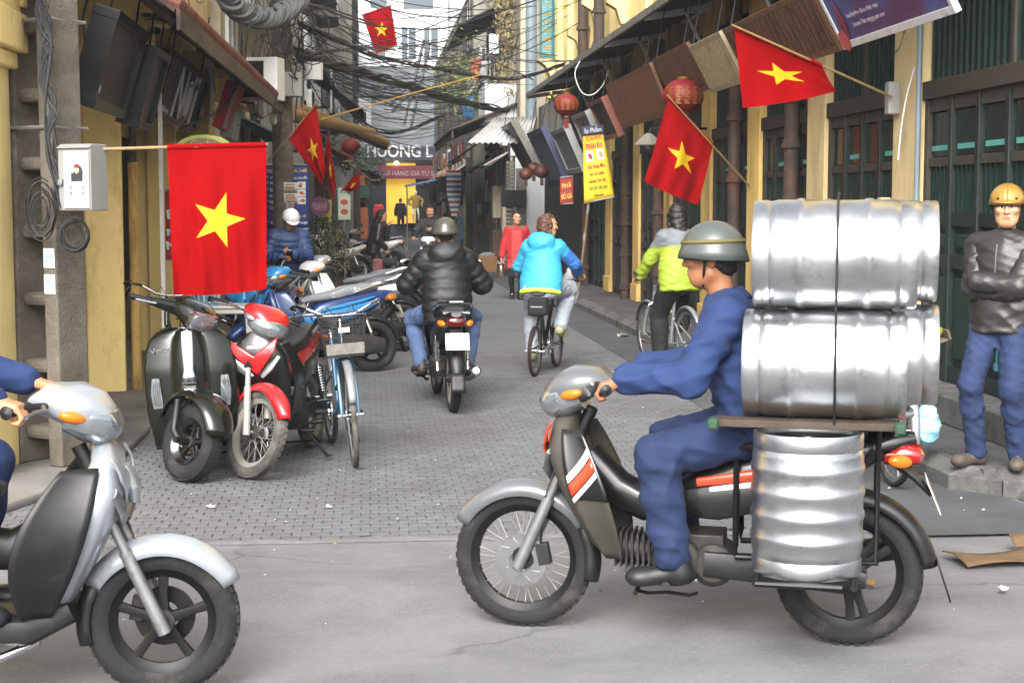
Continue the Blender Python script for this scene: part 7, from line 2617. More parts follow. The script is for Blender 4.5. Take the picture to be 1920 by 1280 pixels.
# white tin canopy and brown roofs beyond
cn = thing('tin_canopy', 'pale corrugated tin canopy past the yellow shophouse', 'canopy', (2.7, 35.6, 3.5))
F0, F1, B0, B1 = P(876, 268, 34), P(992, 268, 34), P(930, 222, 36.4), P(1006, 219, 36.4)
cn.location = F0
def tin(u, v, d=0):
    p_ = F0.lerp(F1, u).lerp(B0.lerp(B1, u), v) - F0
    return p_ + Vector((0, -.3, 1)).normalized() * (.018 * math.sin(u * 70) + d)
b = MB(); b.grid(tin, 140, 3)
b.build('sheet', mat('white_tin', '#a9aaab', .6, var=.12, scale=2, dirt='#7d7c7a', damt=.35), cn, solid=.015)
for k in range(4):
    b = MB(); b.tube([tin(k / 3, 0, -.05), tin(k / 3, 1, -.05)], .03, 4); b.build('purlin', M_WOODD, cn)
rf = thing('tile_canopy', 'dark tiled canopy behind the pale tin canopy', 'canopy', (2.2, 41, 4.0))
b = MB(); b.grid(lambda u, v: (-.05 + 1.9 * u, 10 * v, -.35 + .75 * u + .03 * math.sin(v * 130)), 4, 260)
b.build('sheet', mat('brown_roof', '#4a3f36', .8, var=.3, scale=3), rf, solid=.05)
b = MB(); b.bx(0.0, .06, 0, 10, -.55, -.36); b.build('fascia', M_WOODD, rf, smooth=False)
rf = thing('slanted_canopy', 'small rust coloured canopy board below the tiled canopy', 'canopy', (2.6, 44, 3.2))
b = MB(); b.grid(lambda u, v: (-.2 + .9 * u, 3 * v, -.25 + .6 * u), 2, 4); b.build('sheet', mat('rust_board', '#7a5a48', .8, var=.2), rf, solid=.04)

# lanterns
M_LANT = mat('lantern_red', '#6e0c12', .6, var=.15, scale=6)
M_LANTD = mat('lantern_brown', '#4e2416', .55, var=.2, scale=6)
M_GOLD = mat('lantern_gold', '#8a6420', .45, metal=.3, var=.15)
def lantern(label, c_, r_, m, marks=True):
    o = thing('paper_lantern', label, 'lantern', c_, 0, 'lanterns under the awning')
    b = MB()
    prof = []
    for i in range(13):
        a = -1.35 + 2.7 * i / 12
        prof.append((r_ * math.cos(a), r_ * .84 * math.sin(a)))
    n = 24
    vs, fs = [], []
    for (rr0, z) in prof:
        for j in range(n):
            k = 1 - .035 * (j % 2)
            a = 2 * PI * j / n
            vs.append((rr0 * k * math.cos(a), rr0 * k * math.sin(a), z))
    for i in range(12):
        for j in range(n):
            fs.append((i * n + j, i * n + (j + 1) % n, (i + 1) * n + (j + 1) % n, (i + 1) * n + j))
    b.add(vs, fs)
    b.build('shade', m, o, ang=60)
    for s_ in (-1, 1):
        b = MB(); b.lathe([(0, s_ * r_ * .80), (r_ * .26, s_ * r_ * .80), (r_ * .28, s_ * r_ * .92), (0, s_ * r_ * .93)], n=18); b.build('cap', M_GOLD, o)
    b = MB()
    for k in range(14):
        a = 2 * PI * k / 14
        b.tube([(.03 * math.cos(a), .03 * math.sin(a), -r_ * .9), (.035 * math.cos(a), .035 * math.sin(a), -r_ * 1.75)], .006, 4)
    b.build('tassel', m, o)
    b = MB(); b.tube([(0, 0, r_ * .9), (0, 0, r_ * .9 + .35)], .006, 4); b.build('cord', V_STEELB, o)
    if marks:
        for k in range(5):
            a = -PI / 2 + (k - 2) * .42
            for zz in (.35, 0, -.35):
                b = MB()
                cz = math.asin(zz / .84 * .8)
                p0 = Vector((r_ * 1.005 * math.cos(cz) * math.cos(a), r_ * 1.005 * math.cos(cz) * math.sin(a), r_ * .84 * math.sin(cz)))
                nn_ = Vector((p0.x, p0.y, p0.z * 1.3)).normalized()
                M_ = frame(p0 + nn_ * .003, Vector((-math.sin(a), math.cos(a), 0)), (0, 0, 1))
                MB.box(b, (0, 0, 0), (.001, .001, .001)) if False else None
                b2 = MB(M_)
                for (x_, y_, w_, h_) in ((0, .018, .05, .009), (0, -.018, .05, .009), (0, 0, .009, .05), (-.02, 0, .008, .04)):
                    b2.box((x_ * r_ / .2, y_ * r_ / .2, 0), (w_ * r_ / .2, h_ * r_ / .2, .002))
                b2.build('gold_mark', M_GOLD, o, smooth=False)
lantern('big red paper lantern with gold marks behind the right flags', P(1281, 181, 18.0), .245, M_LANT)
lantern('small red lantern in the shade under the far awning', P(1062, 197, 23.5), .2, M_LANT)
lantern('round red lantern hanging on the left below the brown poles', P(657, 275, 30), .18, M_LANT, False)
lantern('left one of the brown glossy lanterns by the white gatepost', P(986, 327, 32), .14, M_LANTD, False)
lantern('middle brown glossy lantern by the white gatepost', P(1001, 316, 32.3), .15, M_LANTD, False)
lantern('right one of the brown glossy lanterns by the white gatepost', P(1016, 322, 31.6), .16, M_LANTD, False)

# hanging menu banners
def banner(name, label, p_tl, p_tr, p_bl, p_br, m, header=None):
    o = thing(name, label, 'banner', p_bl)
    b = MB()
    A_, B_, C_, D_ = [Vector(p_) - Vector(p_bl) for p_ in (p_tl, p_tr, p_bl, p_br)]
    def fn(u, v, d=0): return A_.lerp(B_, u).lerp(C_.lerp(D_, u), v) + Vector((0, -d + .012 * math.sin(5 * v + 2 * u), 0))
    b.grid(fn, 8, 14)
    b.build('sheet', m, o, solid=.003)
    for a, c_ in ((A_, B_), (C_, D_)):
        b = MB(); b.tube([a, c_], .012, 6); b.build('rod', M_STEEL, o)
    ex = (B_ - A_)
    W_ = ex.length
    Hh = (A_ - C_).length
    def put(body, v, h_, w_, mm, u=.5):
        c_ = fn(u, v, .012)
        text('banner_text', body, frame(c_, ex, (A_ - C_)), .1, mm, o, width=w_ * W_, height=h_ * Hh * 1.2, ext=.001, bold=.0025)
    def pic(u, v, w_, h_, mm, blobs):
        c_ = fn(u, v, .010)
        M_ = frame(c_, ex, (A_ - C_))
        b = MB(M_); b.box((0, 0, 0), (w_ * W_, h_ * Hh, .003)); pc = b.build('photo_print', mm, o, smooth=False)
        rg2 = random.Random(int(v * 100))
        for k, bm_ in enumerate(blobs):
            b = MB(M_); b.ell((rg2.uniform(-.2, .2) * w_ * W_, rg2.uniform(-.2, .2) * h_ * Hh, .003), (w_ * W_ * .25, h_ * Hh * .22, .002)); b.build('print_patch', bm_, pc)
    return put, pic
Y_T, R_T, G_T, W_T = mat('ink_brown', '#4a3210', .7), mat('ink_red', '#b3303a', .7), mat('ink_green', '#3f7a28', .7), mat('ink_white', '#cfd3d6', .7)
I_Y = mat('ink_yellow', '#d9b44a', .7)
F_R, F_B = mat('food_red', '#a8442f', .7, var=.4, scale=40), mat('food_tan', '#b98d5a', .7, var=.4, scale=40)
put, pic = banner('menu_banner', 'yellow hanging menu banner with red and green lettering', P(1093, 252, 24.2), P(1130, 246, 24.2), P(1095, 381, 24.2), P(1152, 369, 24.2), mat('banner_yellow', '#d8b820', .6, var=.06))
put('VỊ HƯƠNG', .08, .075, .8, R_T); put('PINAI Đỏ', .19, .075, .8, R_T)
pic(.27, .335, .36, .16, W_T, [F_R, F_R]); pic(.73, .335, .36, .16, W_T, [F_B, F_B])
put('Gà rang Mu', .50, .06, .85, R_T); put('HỒ LÔ CHIÊN', .60, .05, .75, Y_T); put('KHOAI TÂY LẮC', .70, .055, .85, Y_T); put('GIẢI KHÁT CÁC LOẠI', .81, .06, .9, G_T); put('Kính mời', .92, .035, .45, Y_T)
hd = thing('banner_header', 'dark blue header strip above the yellow menu banner', 'sign', P(1111, 244, 24.18))
b = MB(); b.box((0, 0, 0), (.36, .02, .13), (0, -.12, 0)); b.build('plate', mat('header_navy', '#252b4a', .6), hd, bev=.01)
text('header_text', 'Sp Phẩm', frame((0, -.014, 0), (1, 0, .12), (0, 0, 1)), .1, W_T, hd, width=.27, ext=.001)
put, pic = banner('menu_banner', 'dark blue menu banner with white lettering behind the round pole', P(498, 309, 22.6), P(578, 309, 22.6), P(499, 429, 22.6), P(579, 429, 22.6), mat('banner_blue', '#27357e', .6, var=.05))
put('QUÁN VỈA HÈ', .09, .06, .94, I_Y)
for k, (t_, w_) in enumerate((('* Chim cút rang muối', .94), ('* Pho mai que', .55), ('* Sữa tươi chiên', .60), ('* Khoai lệ phố', .55), ('* Nem chua', .45), ('* Chân gà -', .38))):
    put(t_, .20 + .095 * k, .05, w_, W_T, u=.03 + w_ / 2)
put('* Bia - Nước các loại', .905, .05, .94, W_T, u=.5)
put('xào vịt', .80, .05, .25, I_Y, u=.82)
for v in (.32, .44, .56):
    pic(.84, v, .19, .11, W_T, [F_R, F_B])
put, pic = banner('menu_banner', 'small red vertical sign left of the yellow menu banner', P(1050, 333, 28), P(1075, 330, 28), P(1050, 383, 28), P(1075, 381, 28), mat('banner_dullred', '#8e2e26', .7, var=.12))
put('PHỞ', .3, .2, .7, I_Y); put('BÒ GÀ', .7, .2, .8, I_Y)
put, pic = banner('menu_banner', 'red lettered sign behind the left edge of the big flag', P(309, 358, 14.6), P(372, 350, 14.6), P(311, 486, 14.6), P(372, 486, 14.6), mat('banner_red2', '#9c2022', .6, var=.1))
put('Phở', .10, .09, .7, I_Y); put('BÚN', .32, .14, .9, W_T); put('MIẾN', .56, .14, .9, W_T); put('MỌC', .79, .14, .9, W_T)

# signs on the left
def lboard(name, label, y0, y1, xt, zt, xb, zb, m, fm, th=.16):
    o, q, n_, u_ = board(name, label, 'sign', y0, y1, m, fm, xt=xt, zt=zt, xb=xb, zb=zb, th=th)
    return o, q, n_, u_
M_BSGN = mat('black_sign_face', '#0a0b0d', .3, var=.2, scale=3, dirt='#1d1e22', damt=.3)
M_GSGN = mat('weathered_black_sign', '#1a1b1c', .6, var=.25, scale=3, dirt='#77787a', damt=.42, dscale=1.8, stretch=(1, 1, .3))
def lprint(o, q, n_, u_, s_, t_, w_, h_, m, nm, body, d):
    c_ = q(s_, t_, d)
    return text(nm, body, frame(c_, (0, 1, 0), -u_), h_, m, o, width=w_, height=h_, ext=.006)
o, q, n_, u_ = lboard('sign_box', 'large plain black sign box tilted under the first arch', 11.05, 12.5, -1.78, 3.05, -1.98, 2.38, M_BSGN, M_BSGN)
sgn = 1 if (u_.z < 0) else -1
lprint(o, q, n_, u_, .80, .10, .14, .06, W_T, 'sign_text', '37A0', -.06 if n_.x < 0 else .06)
o, q, n_, u_ = lboard('sign_box', 'narrow black sign box with pale mottling beside the large black one', 12.6, 13.35, -1.72, 2.95, -1.90, 2.32, mat('mottled_sign', '#2a2b30', .4, var=.3, scale=3, dirt='#6f7075', damt=.3, dscale=2), M_BSGN)  # lighter face than the large box, mottled with paler grey
o, q, n_, u_ = lboard('sign_box', 'weathered black sign with tall white letters above the big flag', 14.5, 17.6, -1.80, 3.10, -1.98, 2.50, M_GSGN, M_BSGN, th=.12)
dd_ = -.05 if n_.x < 0 else .05
for t_, ch, w_ in ((.40, 'N', .62), (.62, 'ơ', .55), (.78, 'i', .18)):
    lprint(o, q, n_, u_, .48, t_, w_, .52, mat('sign_white', '#d2d3d4', .6), 'sign_letter', ch, dd_)
lprint(o, q, n_, u_, .84, .14, .5, .07, mat('sign_white', '#d2d3d4', .6), 'sign_text', 'Thời trang', dd_)
dsc = thing('round_sign', 'round yellow and red disc sign edge-on right of the lettered black sign', 'sign', P(391, 180, 17.8), R_(12))
b = MB(); b.lathe([(0, -.03), (.30, -.03), (.31, 0), (.30, .03), (0, .03)], ax=(1, 0, 0), n=28, ref=(0, 0, 1)); b.build('disc', mat('disc_yellow', '#b98e2a', .6, var=.2), dsc)
b = MB(); b.torus((.0, 0, 0), (1, 0, 0), .305, .02, 30, 8); b.build('rim', M_WHT, dsc)
b = MB(); b.box((.034, .0, -.05), (.004, .2, .16)); b.build('red_print', mat('print_red2', '#a0302c', .6), dsc)
ov = thing('oval_sign', 'pale green oval sign peeking above the big flag', 'sign', P(382, 283, 13.6))
b = MB(); b.lathe([(0, .02), (.27, .02), (.28, 0), (.27, -.02), (0, -.02)], ax=(0, 1, 0), n=30); ob = b.build('plate', mat('lime_sign', '#b3bd62', .6), ov); ob.scale = (.92, 1, .5)
b = MB(); b.lathe([(0, -.024), (.215, -.024), (.215, -.028), (0, -.028)], ax=(0, 1, 0), n=30); ob = b.build('centre', mat('taupe_sign', '#83715c', .6), ov); ob.scale = (.92, 1, .5)
text('sign_text', 'Co Le', frame((0, -.032, .055), (1, 0, 0), (0, 0, 1)), .1, mat('lime_sign', '#b3bd62'), ov, width=.22, ext=.002)
for k, (a_, c_, mm, lb) in enumerate((((452, 160, 18.4), (425, 245, 18.2), mat('red_box', '#a5222a', .6), 'red edged slanting sign under the tiled eave'), ((447, 200, 18.9), (438, 262, 18.8), mat('pale_box', '#7f8b96', .6), 'pale blue slanting sign under the tiled eave'))):
    p0, p1 = P(*a_), P(*c_)
    o = thing('slanting_sign', lb, 'sign', p1)
    v_ = p0 - p1
    b = MB(); b.prism([Vector((0, -.5, 0)), Vector((0, .6, 0)), Vector((0, .6, 0)) + v_, Vector((0, -.5, 0)) + v_], (-.12, 0, .03)); b.build('face', mm, o, smooth=False)
    b = MB(); b.tube([Vector((.01, -.5, 0)), Vector((.01, -.5, 0)) + v_], .02, 4); b.build('edge', M_GREYB, o)

# lamps, cameras and air conditioners on the left
for lb, pp, Yd in (('grey flood lamp at the top of the arch', (300, 30), 13.6), ('upper small flood lamp under the tiled eave', (376, 72), 16), ('lower small flood lamp under the tiled eave', (392, 90), 16.6)):
    o = thing('flood_lamp', lb, 'lamp', P(*pp, Yd), R_(30))
    s_ = 1.0 if Yd < 14 else .7
    b = MB(); b.prism([(-.13 * s_, -.08 * s_, -.03 * s_), (.13 * s_, -.08 * s_, -.03 * s_), (.09 * s_, -.05 * s_, .07 * s_), (-.09 * s_, -.05 * s_, .07 * s_)], (0, .16 * s_, .02)); b.build('housing', M_GREYB, o, smooth=False, bev=.008)
    b = MB(); b.box((0, 0, -.035 * s_), (.22 * s_, .13 * s_, .01)); b.build('glass', V_LENS, o)
    b = MB(); b.tube([(0, .05, .05), (0, .12, .14), (-.15, .15, .16)], .012, 6); b.build('bracket', V_STEELB, o)
o = thing('security_camera', 'small round security camera beside the first arch', 'camera', P(284, 57, 13.6), R_(-60))
b = MB(); b.cyl((0, 0, 0), (.13, 0, -.02), .035, n=14); b.build('body', M_GREYB, o)
b = MB(); b.lathe([(0, .002), (.026, .002), (.03, -.01)], (.13, 0, -.02), (1, 0, -.15), 14); b.build('lens', V_BLKG, o)
o = thing('security_camera', 'white dome camera left of the round pole', 'camera', P(513, 228, 21), 0)
b = MB(); b.cyl((0, 0, 0), (0, 0, .1), .045, n=14); b.ell((0, 0, 0), (.045, .045, .045)); b.build('body', M_WHT, o)
def aircon(label, c_, rz, w_=.8, h_=.55):
    o = thing('air_conditioner', label, 'air conditioner', c_, rz)
    b = MB(); b.bx(-w_ / 2, w_ / 2, -.14, .14, 0, h_); b.build('casing', M_WHT, o, smooth=False, bev=.012)
    b = MB()
    for k in range(18):
        b.bx(-w_ * .42, w_ * .16, -.15, -.145, .05 + k * (h_ - .1) / 18, .05 + (k + .55) * (h_ - .1) / 18)
    b.build('grille', V_BLK, o, smooth=False)
    b = MB(); b.bx(-w_ * .43, w_ * .17, -.143, -.139, .045, h_ - .045); b.build('fan_opening', V_BLK, o, smooth=False)
    for s_ in (-1, 1):
        b = MB(); b.box((s_ * w_ * .35, 0, -.02), (.04, .36, .03)); b.build('bracket', V_STEELB, o)
aircon('white air conditioner on the left wall beside the round pole', P(490, 190, 20.5), R_(-18), .55, .55)
aircon('white air conditioner high on the far left house', Vector((-1.1, 36.5, 3.4)), R_(-80))
aircon('air conditioner on the wall of the old right house', Vector((3.6, 43.9, 5.9)), R_(80))

# brown rolled awning poles with red ends on the left
for k, (a_, c_) in enumerate((((545, 215, 24), (697, 250, 30)), ((560, 205, 25), (722, 268, 31)))):
    p0, p1 = P(*a_), P(*c_)
    o = thing('rolled_awning', ('upper' if k == 0 else 'lower') + ' tan rolled awning beam with a red end on the left', 'awning', p0)
    b = MB(); b.tube([Vector((0, 0, 0)), p1 - p0], .10, 10); b.build('roll', mat('tan_canvas', '#8a6f45', .8, var=.2, scale=5), o)
    b = MB(); b.tube([p1 - p0, (p1 - p0) * 1.012], .08, 10); b.build('end_cap', mat('red_cap', '#b0241f', .6), o)
    b = MB(); b.tube([Vector((0, 0, -.06)), (p1 - p0) + Vector((0, 0, -.10))], .05, 6); b.build('under_beam', M_WOODD, o)  # dark wood beam running just below the roll
o = thing('blue_awning', 'dark blue canvas awning on the far left house', 'awning', (-1.3, 33.6, 3.9))
b = MB(); b.grid(lambda u, v: (0 + 1.25 * u, 3.6 * v, .75 - .95 * u), 4, 4); b.build('canvas', mat('navy_canvas', '#2e3350', .8, var=.15), o, solid=.02)
b = MB(); b.tube([(1.25, 0, -.2), (1.25, 3.6, -.2)], .03, 6); b.build('front_bar', M_STEEL, o)
o = thing('blue_awning', 'thin blue awning in front of the far clothes shop', 'awning', (2.35, 60, 2.0))
b = MB(); b.grid(lambda u, v: (-.9 + 2.3 * u, 2 * v, .45 + .50 * u), 4, 2); b.build('canvas', mat('slate_canvas', '#39404f', .8), o, solid=.05)
b = MB(); b.tube([(-.9, -.02, .42), (1.4, -.02, .93)], .035, 6); b.build('front_bar', mat('blue_bar', '#5a76a8', .6), o)
for x in (-.85, 1.35):
    b = MB(); b.tube([(x, .05, .45 if x < 0 else .9), (x, .05, -2.0)], .03, 6); b.build('post', M_STEEL, o)

# shop lettering at the end of the street
sg = thing('shop_sign', 'white letters on the dark fascia of the far clothes shop', 'sign', (0, 84.9, 4.5))
b = MB(); b.bx(-.4, 4.6, -.1, .12, -.35, .35); b.build('fascia', mat('shop_fascia', '#2d3440', .5), sg, smooth=False)
text('shop_letters', 'HUONG L', frame((1.75, -.13, .14), (1, 0, 0), (0, 0, 1)), 1, mat('letter_white', '#cfd2d4', .5), sg, width=3.55, height=.68, ext=.05, bold=.02)
sg = thing('shop_banner', 'maroon sale banner below the white shop letters', 'sign', (0, 84.7, 3.5))
b = MB(); b.bx(-.2, 4.4, -.03, .03, -.36, .36); b.build('cloth', mat('banner_maroon', '#6e2338', .7, var=.1), sg, smooth=False)
text('banner_letters', 'ĐIỂM XẢ HÀNG GIÁ TỪ 50', frame((1.85, -.05, 0), (1, 0, 0), (0, 0, 1)), 1, mat('letter_grey', '#a99aa2', .6), sg, width=3.7, height=.40, ext=.01)
lp = thing('shop_lamp', 'small warm lamp above the maroon sale banner', 'lamp', (1.55, 84.5, 3.98))
b = MB(); b.ell((0, 0, 0), (.13, .13, .09)); b.build('bulb', mat('lamp_glow', '#fff0c8', .5, var=0, emit=8), lp)
# mannequins
for k, (x, mm, lb) in enumerate(((2.55, cloth('mustard', '#8a7436'), 'mannequin in mustard top in the far shop window'), (3.75, cloth('plum', '#5a2748'), 'mannequin in plum top in the far shop window'))):
    o, _d = person('mannequin', lb, (x, 83.7, .75), R_(-90), 1.75, pelvis=(0, 0, .92), hands=dict(L=dict(p=(.06, .30, .98), d=(.2, .6, -.6), n=(0, 1, 0)), R=dict(p=(.06, -.30, .98), d=(.2, -.6, -.6), n=(0, -1, 0))), elbow=dict(L=(-.5, 1, 0), R=(-.5, -1, 0)),
                   feet=dict(L=dict(p=(.03, .16, .08), d=(1, .2, 0)), R=dict(p=(-.02, -.12, .08), d=(1, -.2, 0))), top=dict(m=mm, i=.035, hem=.12), sk=mat('mannequin_white', '#c9c9c6', .5), res=.024, hres=.014, hand_res=.012)
    o['category'] = 'mannequin'
pdm = thing('display_plinth', 'dark plinth under the two mannequins', 'plinth', (3.1, 83.8, .70))
b = MB(); b.bx(-1.1, 1.3, -.45, .25, -.0, .055); b.build('slab', V_BLK, pdm, smooth=False)
# striped cloth and other hangings
st = thing('striped_cloth', 'red white and blue striped cloth hanging by the far right houses', 'cloth', P(852, 405, 52))
for k in range(18):
    b = MB(); z0 = .0 + k * .085; w_ = .10 + .16 * min(1, k / 9) 
    b.bx(-w_, w_ * .9, 0, .02, z0, z0 + .082); b.build('stripe', [W_T, mat('stripe_red', '#a5474a', .8), W_T, mat('stripe_blue', '#4f7fa5', .8)][k % 4], st, smooth=False)
for k, (px, py, Yd, col, lb) in enumerate(((905, 115, 44.3, '#8e8f94', 'grey shirt'), (893, 110, 44.3, '#9a3a3a', 'red striped shirt'), (930, 165, 44.2, '#a5282c', 'red towel'), (915, 165, 44.2, '#b08a4a', 'tan cloth'), (878, 180, 44.2, '#3a6a9a', 'blue cloth'))):
    o = thing('drying_clothes', lb + ' hanging to dry on the old right house', 'laundry', P(px, py, Yd), 0, 'laundry on the old house')
    b = MB(); b.grid(lambda u, v: ((u - .5) * .34 + .02 * math.sin(9 * v), .03 * math.sin(7 * u + k), -.62 * v), 6, 8); b.build('fabric', cloth('laundry_%d' % k, col), o, solid=.01)
    b = MB(); b.tube([(-.15, 0, 0), (0, 0, .06), (.15, 0, 0)], .006, 4); b.build('hanger', V_STEELB, o)

# street lamp bowl, left shop signs and pots
o = thing('street_lamp', 'grey bowl lamp on a bracket under the right awning', 'lamp', P(1216, 268, 19.5))
b = MB(); b.lathe([(.03, .12), (.06, .10), (.17, .0), (.18, -.03), (.16, -.03), (.03, .07)], n=24); b.build('bowl', M_CONCF, o)
b = MB(); b.tube([(0, 0, .1), (.02, 0, .18), (.25, 0, .2), (.75, 0, .18)], .018, 6); b.build('arm', V_STEELB, o)
b = MB(); b.ell((0, 0, -.02), (.05, .05, .06)); b.build('bulb', V_LENS, o)
for nm, lb, x0, y0, x1, y1, Yd, mm, tx in (
    ('shop_sign', 'white vertical food sign in the far left row', 634, 352, 657, 412, 33, mat('sign_palegreen', '#a9b5a0', .6, var=.1), 'BÚN'),
    ('shop_sign', 'olive yellow sign board behind the purple round sign', 598, 375, 622, 418, 27.5, mat('sign_olive', '#8e8b34', .6), None)):
    a_, c_ = P(x0, y1, Yd), P(x1, y0, Yd)
    o = thing(nm, lb, 'sign', a_)
    b = MB(); b.bx(0, c_.x - a_.x, 0, .06, 0, c_.z - a_.z); b.build('panel', mm, o, smooth=False)
    b = MB(); b.tube([((c_.x - a_.x) / 2, .03, 0), ((c_.x - a_.x) / 2, .03, -a_.z + .02)], .02, 6); b.build('post', M_STEEL, o)
    if tx:
        text('sign_text', tx, frame(((c_.x - a_.x) / 2, -.004, (c_.z - a_.z) * .88), (1, 0, 0), (0, 0, 1)), .1, mat('ink_blue', '#3a5a8a', .7), o, width=.18, ext=.002)
        for zz in (.55, .25):
            b = MB(); b.ell(((c_.x - a_.x) / 2, -.003, (c_.z - a_.z) * zz), (.08, .003, .06)); b.build('food_print', F_R, o)
o = thing('round_sign', 'round purple noodle shop sign on the left', 'sign', P(600, 387, 27.2))
b = MB(); b.lathe([(0, -.02), (.165, -.02), (.17, 0), (.165, .02), (0, .02)], ax=(0, 1, 0), n=30); b.build('disc', mat('sign_plum', '#5c2a4a', .6), o)
text('sign_text', 'BÚN BÒ HUẾ', frame((0, -.024, .05), (1, 0, 0), (0, 0, 1)), .1, mat('ink_pink', '#b98ba5', .7), o, width=.25, ext=.001)
text('sign_text', '8 HÀNG BUỒM', frame((0, -.024, -.01), (1, 0, 0), (0, 0, 1)), .1, mat('ink_pink', '#b98ba5'), o, width=.22, ext=.001)

# ---------------------------------------------------------------- plants
def leaves(n, fn, size, seed, m):
    rg3 = random.Random(seed)
    b = MB()
    for k in range(n):
        c_ = Vector(fn(rg3))
        R3 = Euler((rg3.uniform(0, 6.28), rg3.uniform(0, 6.28), rg3.uniform(0, 6.28))).to_matrix()
        s_ = size * rg3.uniform(.6, 1.4)
        b.add([c_ + R3 @ Vector(v_) for v_ in ((-s_, 0, 0), (0, -s_ * .42, .1 * s_), (s_, 0, 0), (0, s_ * .42, .1 * s_))], [(0, 1, 2), (0, 2, 3)])
    return b
M_LEAF = mat('leaf_dark', '#2c3a22', .6, var=.35, scale=18)
M_LEAFY = mat('leaf_yellowgreen', '#7d8a3c', .6, var=.35, scale=10)
M_LEAFT = mat('leaf_dry', '#7f7350', .7, var=.3, scale=10)
M_POT = mat('pot_clay', '#54453a', .85, var=.2)
def shrub(label, c_, r_, h_, n, seed, m=M_LEAF, size=.035):
    o = thing('potted_shrub', label, 'plant', c_)
    b = MB(); b.lathe([(0, 0), (.13, 0), (.18, .28), (.19, .30), (.165, .30), (.15, .26), (0, .26)], n=20); b.build('pot', M_POT, o)
    b = MB()
    rg3 = random.Random(seed)
    for k in range(7):
        a = rg3.uniform(0, 6.28)
        b.tube([(0, 0, .25), (.3 * r_ * math.cos(a), .3 * r_ * math.sin(a), .25 + h_ * .4), (.8 * r_ * math.cos(a), .8 * r_ * math.sin(a), .3 + h_ * rg3.uniform(.6, .95))], [.012, .008, .004], 5)
    b.build('stems', M_WOODD, o)
    def fn(g3):
        a, z = g3.uniform(0, 6.28), g3.uniform(.1, 1)
        rr0 = r_ * math.sqrt(g3.uniform(.05, 1)) * (.55 + .45 * math.sin(PI * z)) * (1 + .25 * math.sin(3 * a + seed))
        return (rr0 * math.cos(a), rr0 * math.sin(a), .28 + h_ * z)
    leaves(n, fn, size, seed, m).build('foliage', m, o, smooth=False)
shrub('tall dark potted shrub behind the man in white helmet', P(597, 500, 25.3) * Vector((1, 1, 0)) if False else Vector((P(600, 500, 25.3).x, 25.3, .06)), .42, 1.15, 1500, 1)
shrub('small potted shrub by the far left shop', Vector((P(628, 480, 29).x, 29, .06)), .3, .9, 700, 2, M_LEAFT)
shrub('leafy potted plant by the round pole', Vector((P(575, 500, 24).x, 24, .06)), .25, .8, 600, 5)
o = thing('climbing_plant', 'yellow green creeper hanging over the old right house balcony', 'plant', P(865, 150, 43.5))
b = MB()
rg3 = random.Random(4)
for k in range(9):
    b.tube([(rg3.uniform(-.5, .5), rg3.uniform(-.2, .3), rg3.uniform(.4, .9)), (rg3.uniform(-.5, .5), 0, 0), (rg3.uniform(-.6, .6), -.1, -rg3.uniform(.4, 1.0))], .01, 4)
b.build('stems', M_WOODD, o)
leaves(700, lambda g3: (g3.gauss(0, .38), g3.uniform(-.3, .3), g3.gauss(.05, .5)), .05, 6, M_LEAFY).build('foliage', M_LEAFY, o, smooth=False)
o = thing('climbing_plant', 'dry creeper covering the wall above the old right house', 'plant', (3.9, 44, 6))
b = MB()
for k in range(30):
    y_ = rg3.uniform(-3, 2)
    b.tube([(-.03, y_ + rg3.uniform(-.3, .3) * j, 2.6 - j * .5 + rg3.uniform(-.1, .1)) for j in range(7)], .012, 4)
b.build('stems', M_WOODD, o)
leaves(2600, lambda g3: (g3.uniform(-.35, .0), g3.uniform(-3.6, 2.5), g3.uniform(-1.5, 3.2)), .06, 8, M_LEAFT).build('foliage', M_LEAFT, o, smooth=False)
o = thing('hanging_plant', 'grey green plant hanging over the left side near the white shop letters', 'plant', P(668, 285, 40))
leaves(500, lambda g3: (g3.gauss(0, .3), g3.uniform(-.5, .5), g3.gauss(0, .3)), .06, 9, M_LEAF).build('foliage', mat('leaf_grey', '#5d6b58', .6, var=.3), o, smooth=False)
b = MB(); b.tube([(-.6, 0, .3), (0, 0, 0), (.35, 0, -.3)], .015, 4); b.build('stems', M_WOODD, o)

# ---------------------------------------------------------------- small things on the left pavement
PLAST = mat('white_plastic', '#c3c1b8', .45, var=.06, dirt='#8d897c', damt=.15)
tb = thing('plastic_table', 'low white plastic table behind the green scooter', 'table', Vector((P(418, 640, 15.2).x, 15.2, .012)))
b = MB(); b.box((0, 0, .70), (.62, .5, .03)); b.box((0, 0, .66), (.58, .46, .05)); b.build('table_top', PLAST, tb, bev=.012)
for sx in (-1, 1):
    for sy in (-1, 1):
        b = MB(); b.tube([(sx * .26, sy * .2, .66), (sx * .29, sy * .23, 0)], [.035, .025], 6); b.build('leg', PLAST, tb)
bk = thing('plastic_basket', 'light blue plastic basket on the white table', 'basket', Vector((P(418, 640, 15.2).x - .15, 15.1, .727)))
b = MB(); b.lathe([(.10, 0), (.12, .001), (.15, .16), (.155, .165), (.145, .16), (.115, .01), (0, .01)], n=20); b.build('tub', mat('blue_plastic', '#5a90ad', .5), bk)
b = MB()
for k in range(16):
    a = 2 * PI * k / 16
    b.box((.137 * math.cos(a), .137 * math.sin(a), .08), (.004, .012, .1), (0, .2, a))
b.build('lattice', W_T, bk)
st_ = thing('plastic_stool', 'white plastic stool next to the white table', 'stool', (P(440, 690, 14).x, 14.0, .012))
b = MB(); b.box((0, 0, .42), (.3, .3, .03)); b.build('seat', PLAST, st_, bev=.01)
for sx in (-1, 1):
    for sy in (-1, 1):
        b = MB(); b.tube([(sx * .11, sy * .11, .41), (sx * .15, sy * .15, 0)], [.03, .022], 6); b.build('leg', PLAST, st_)
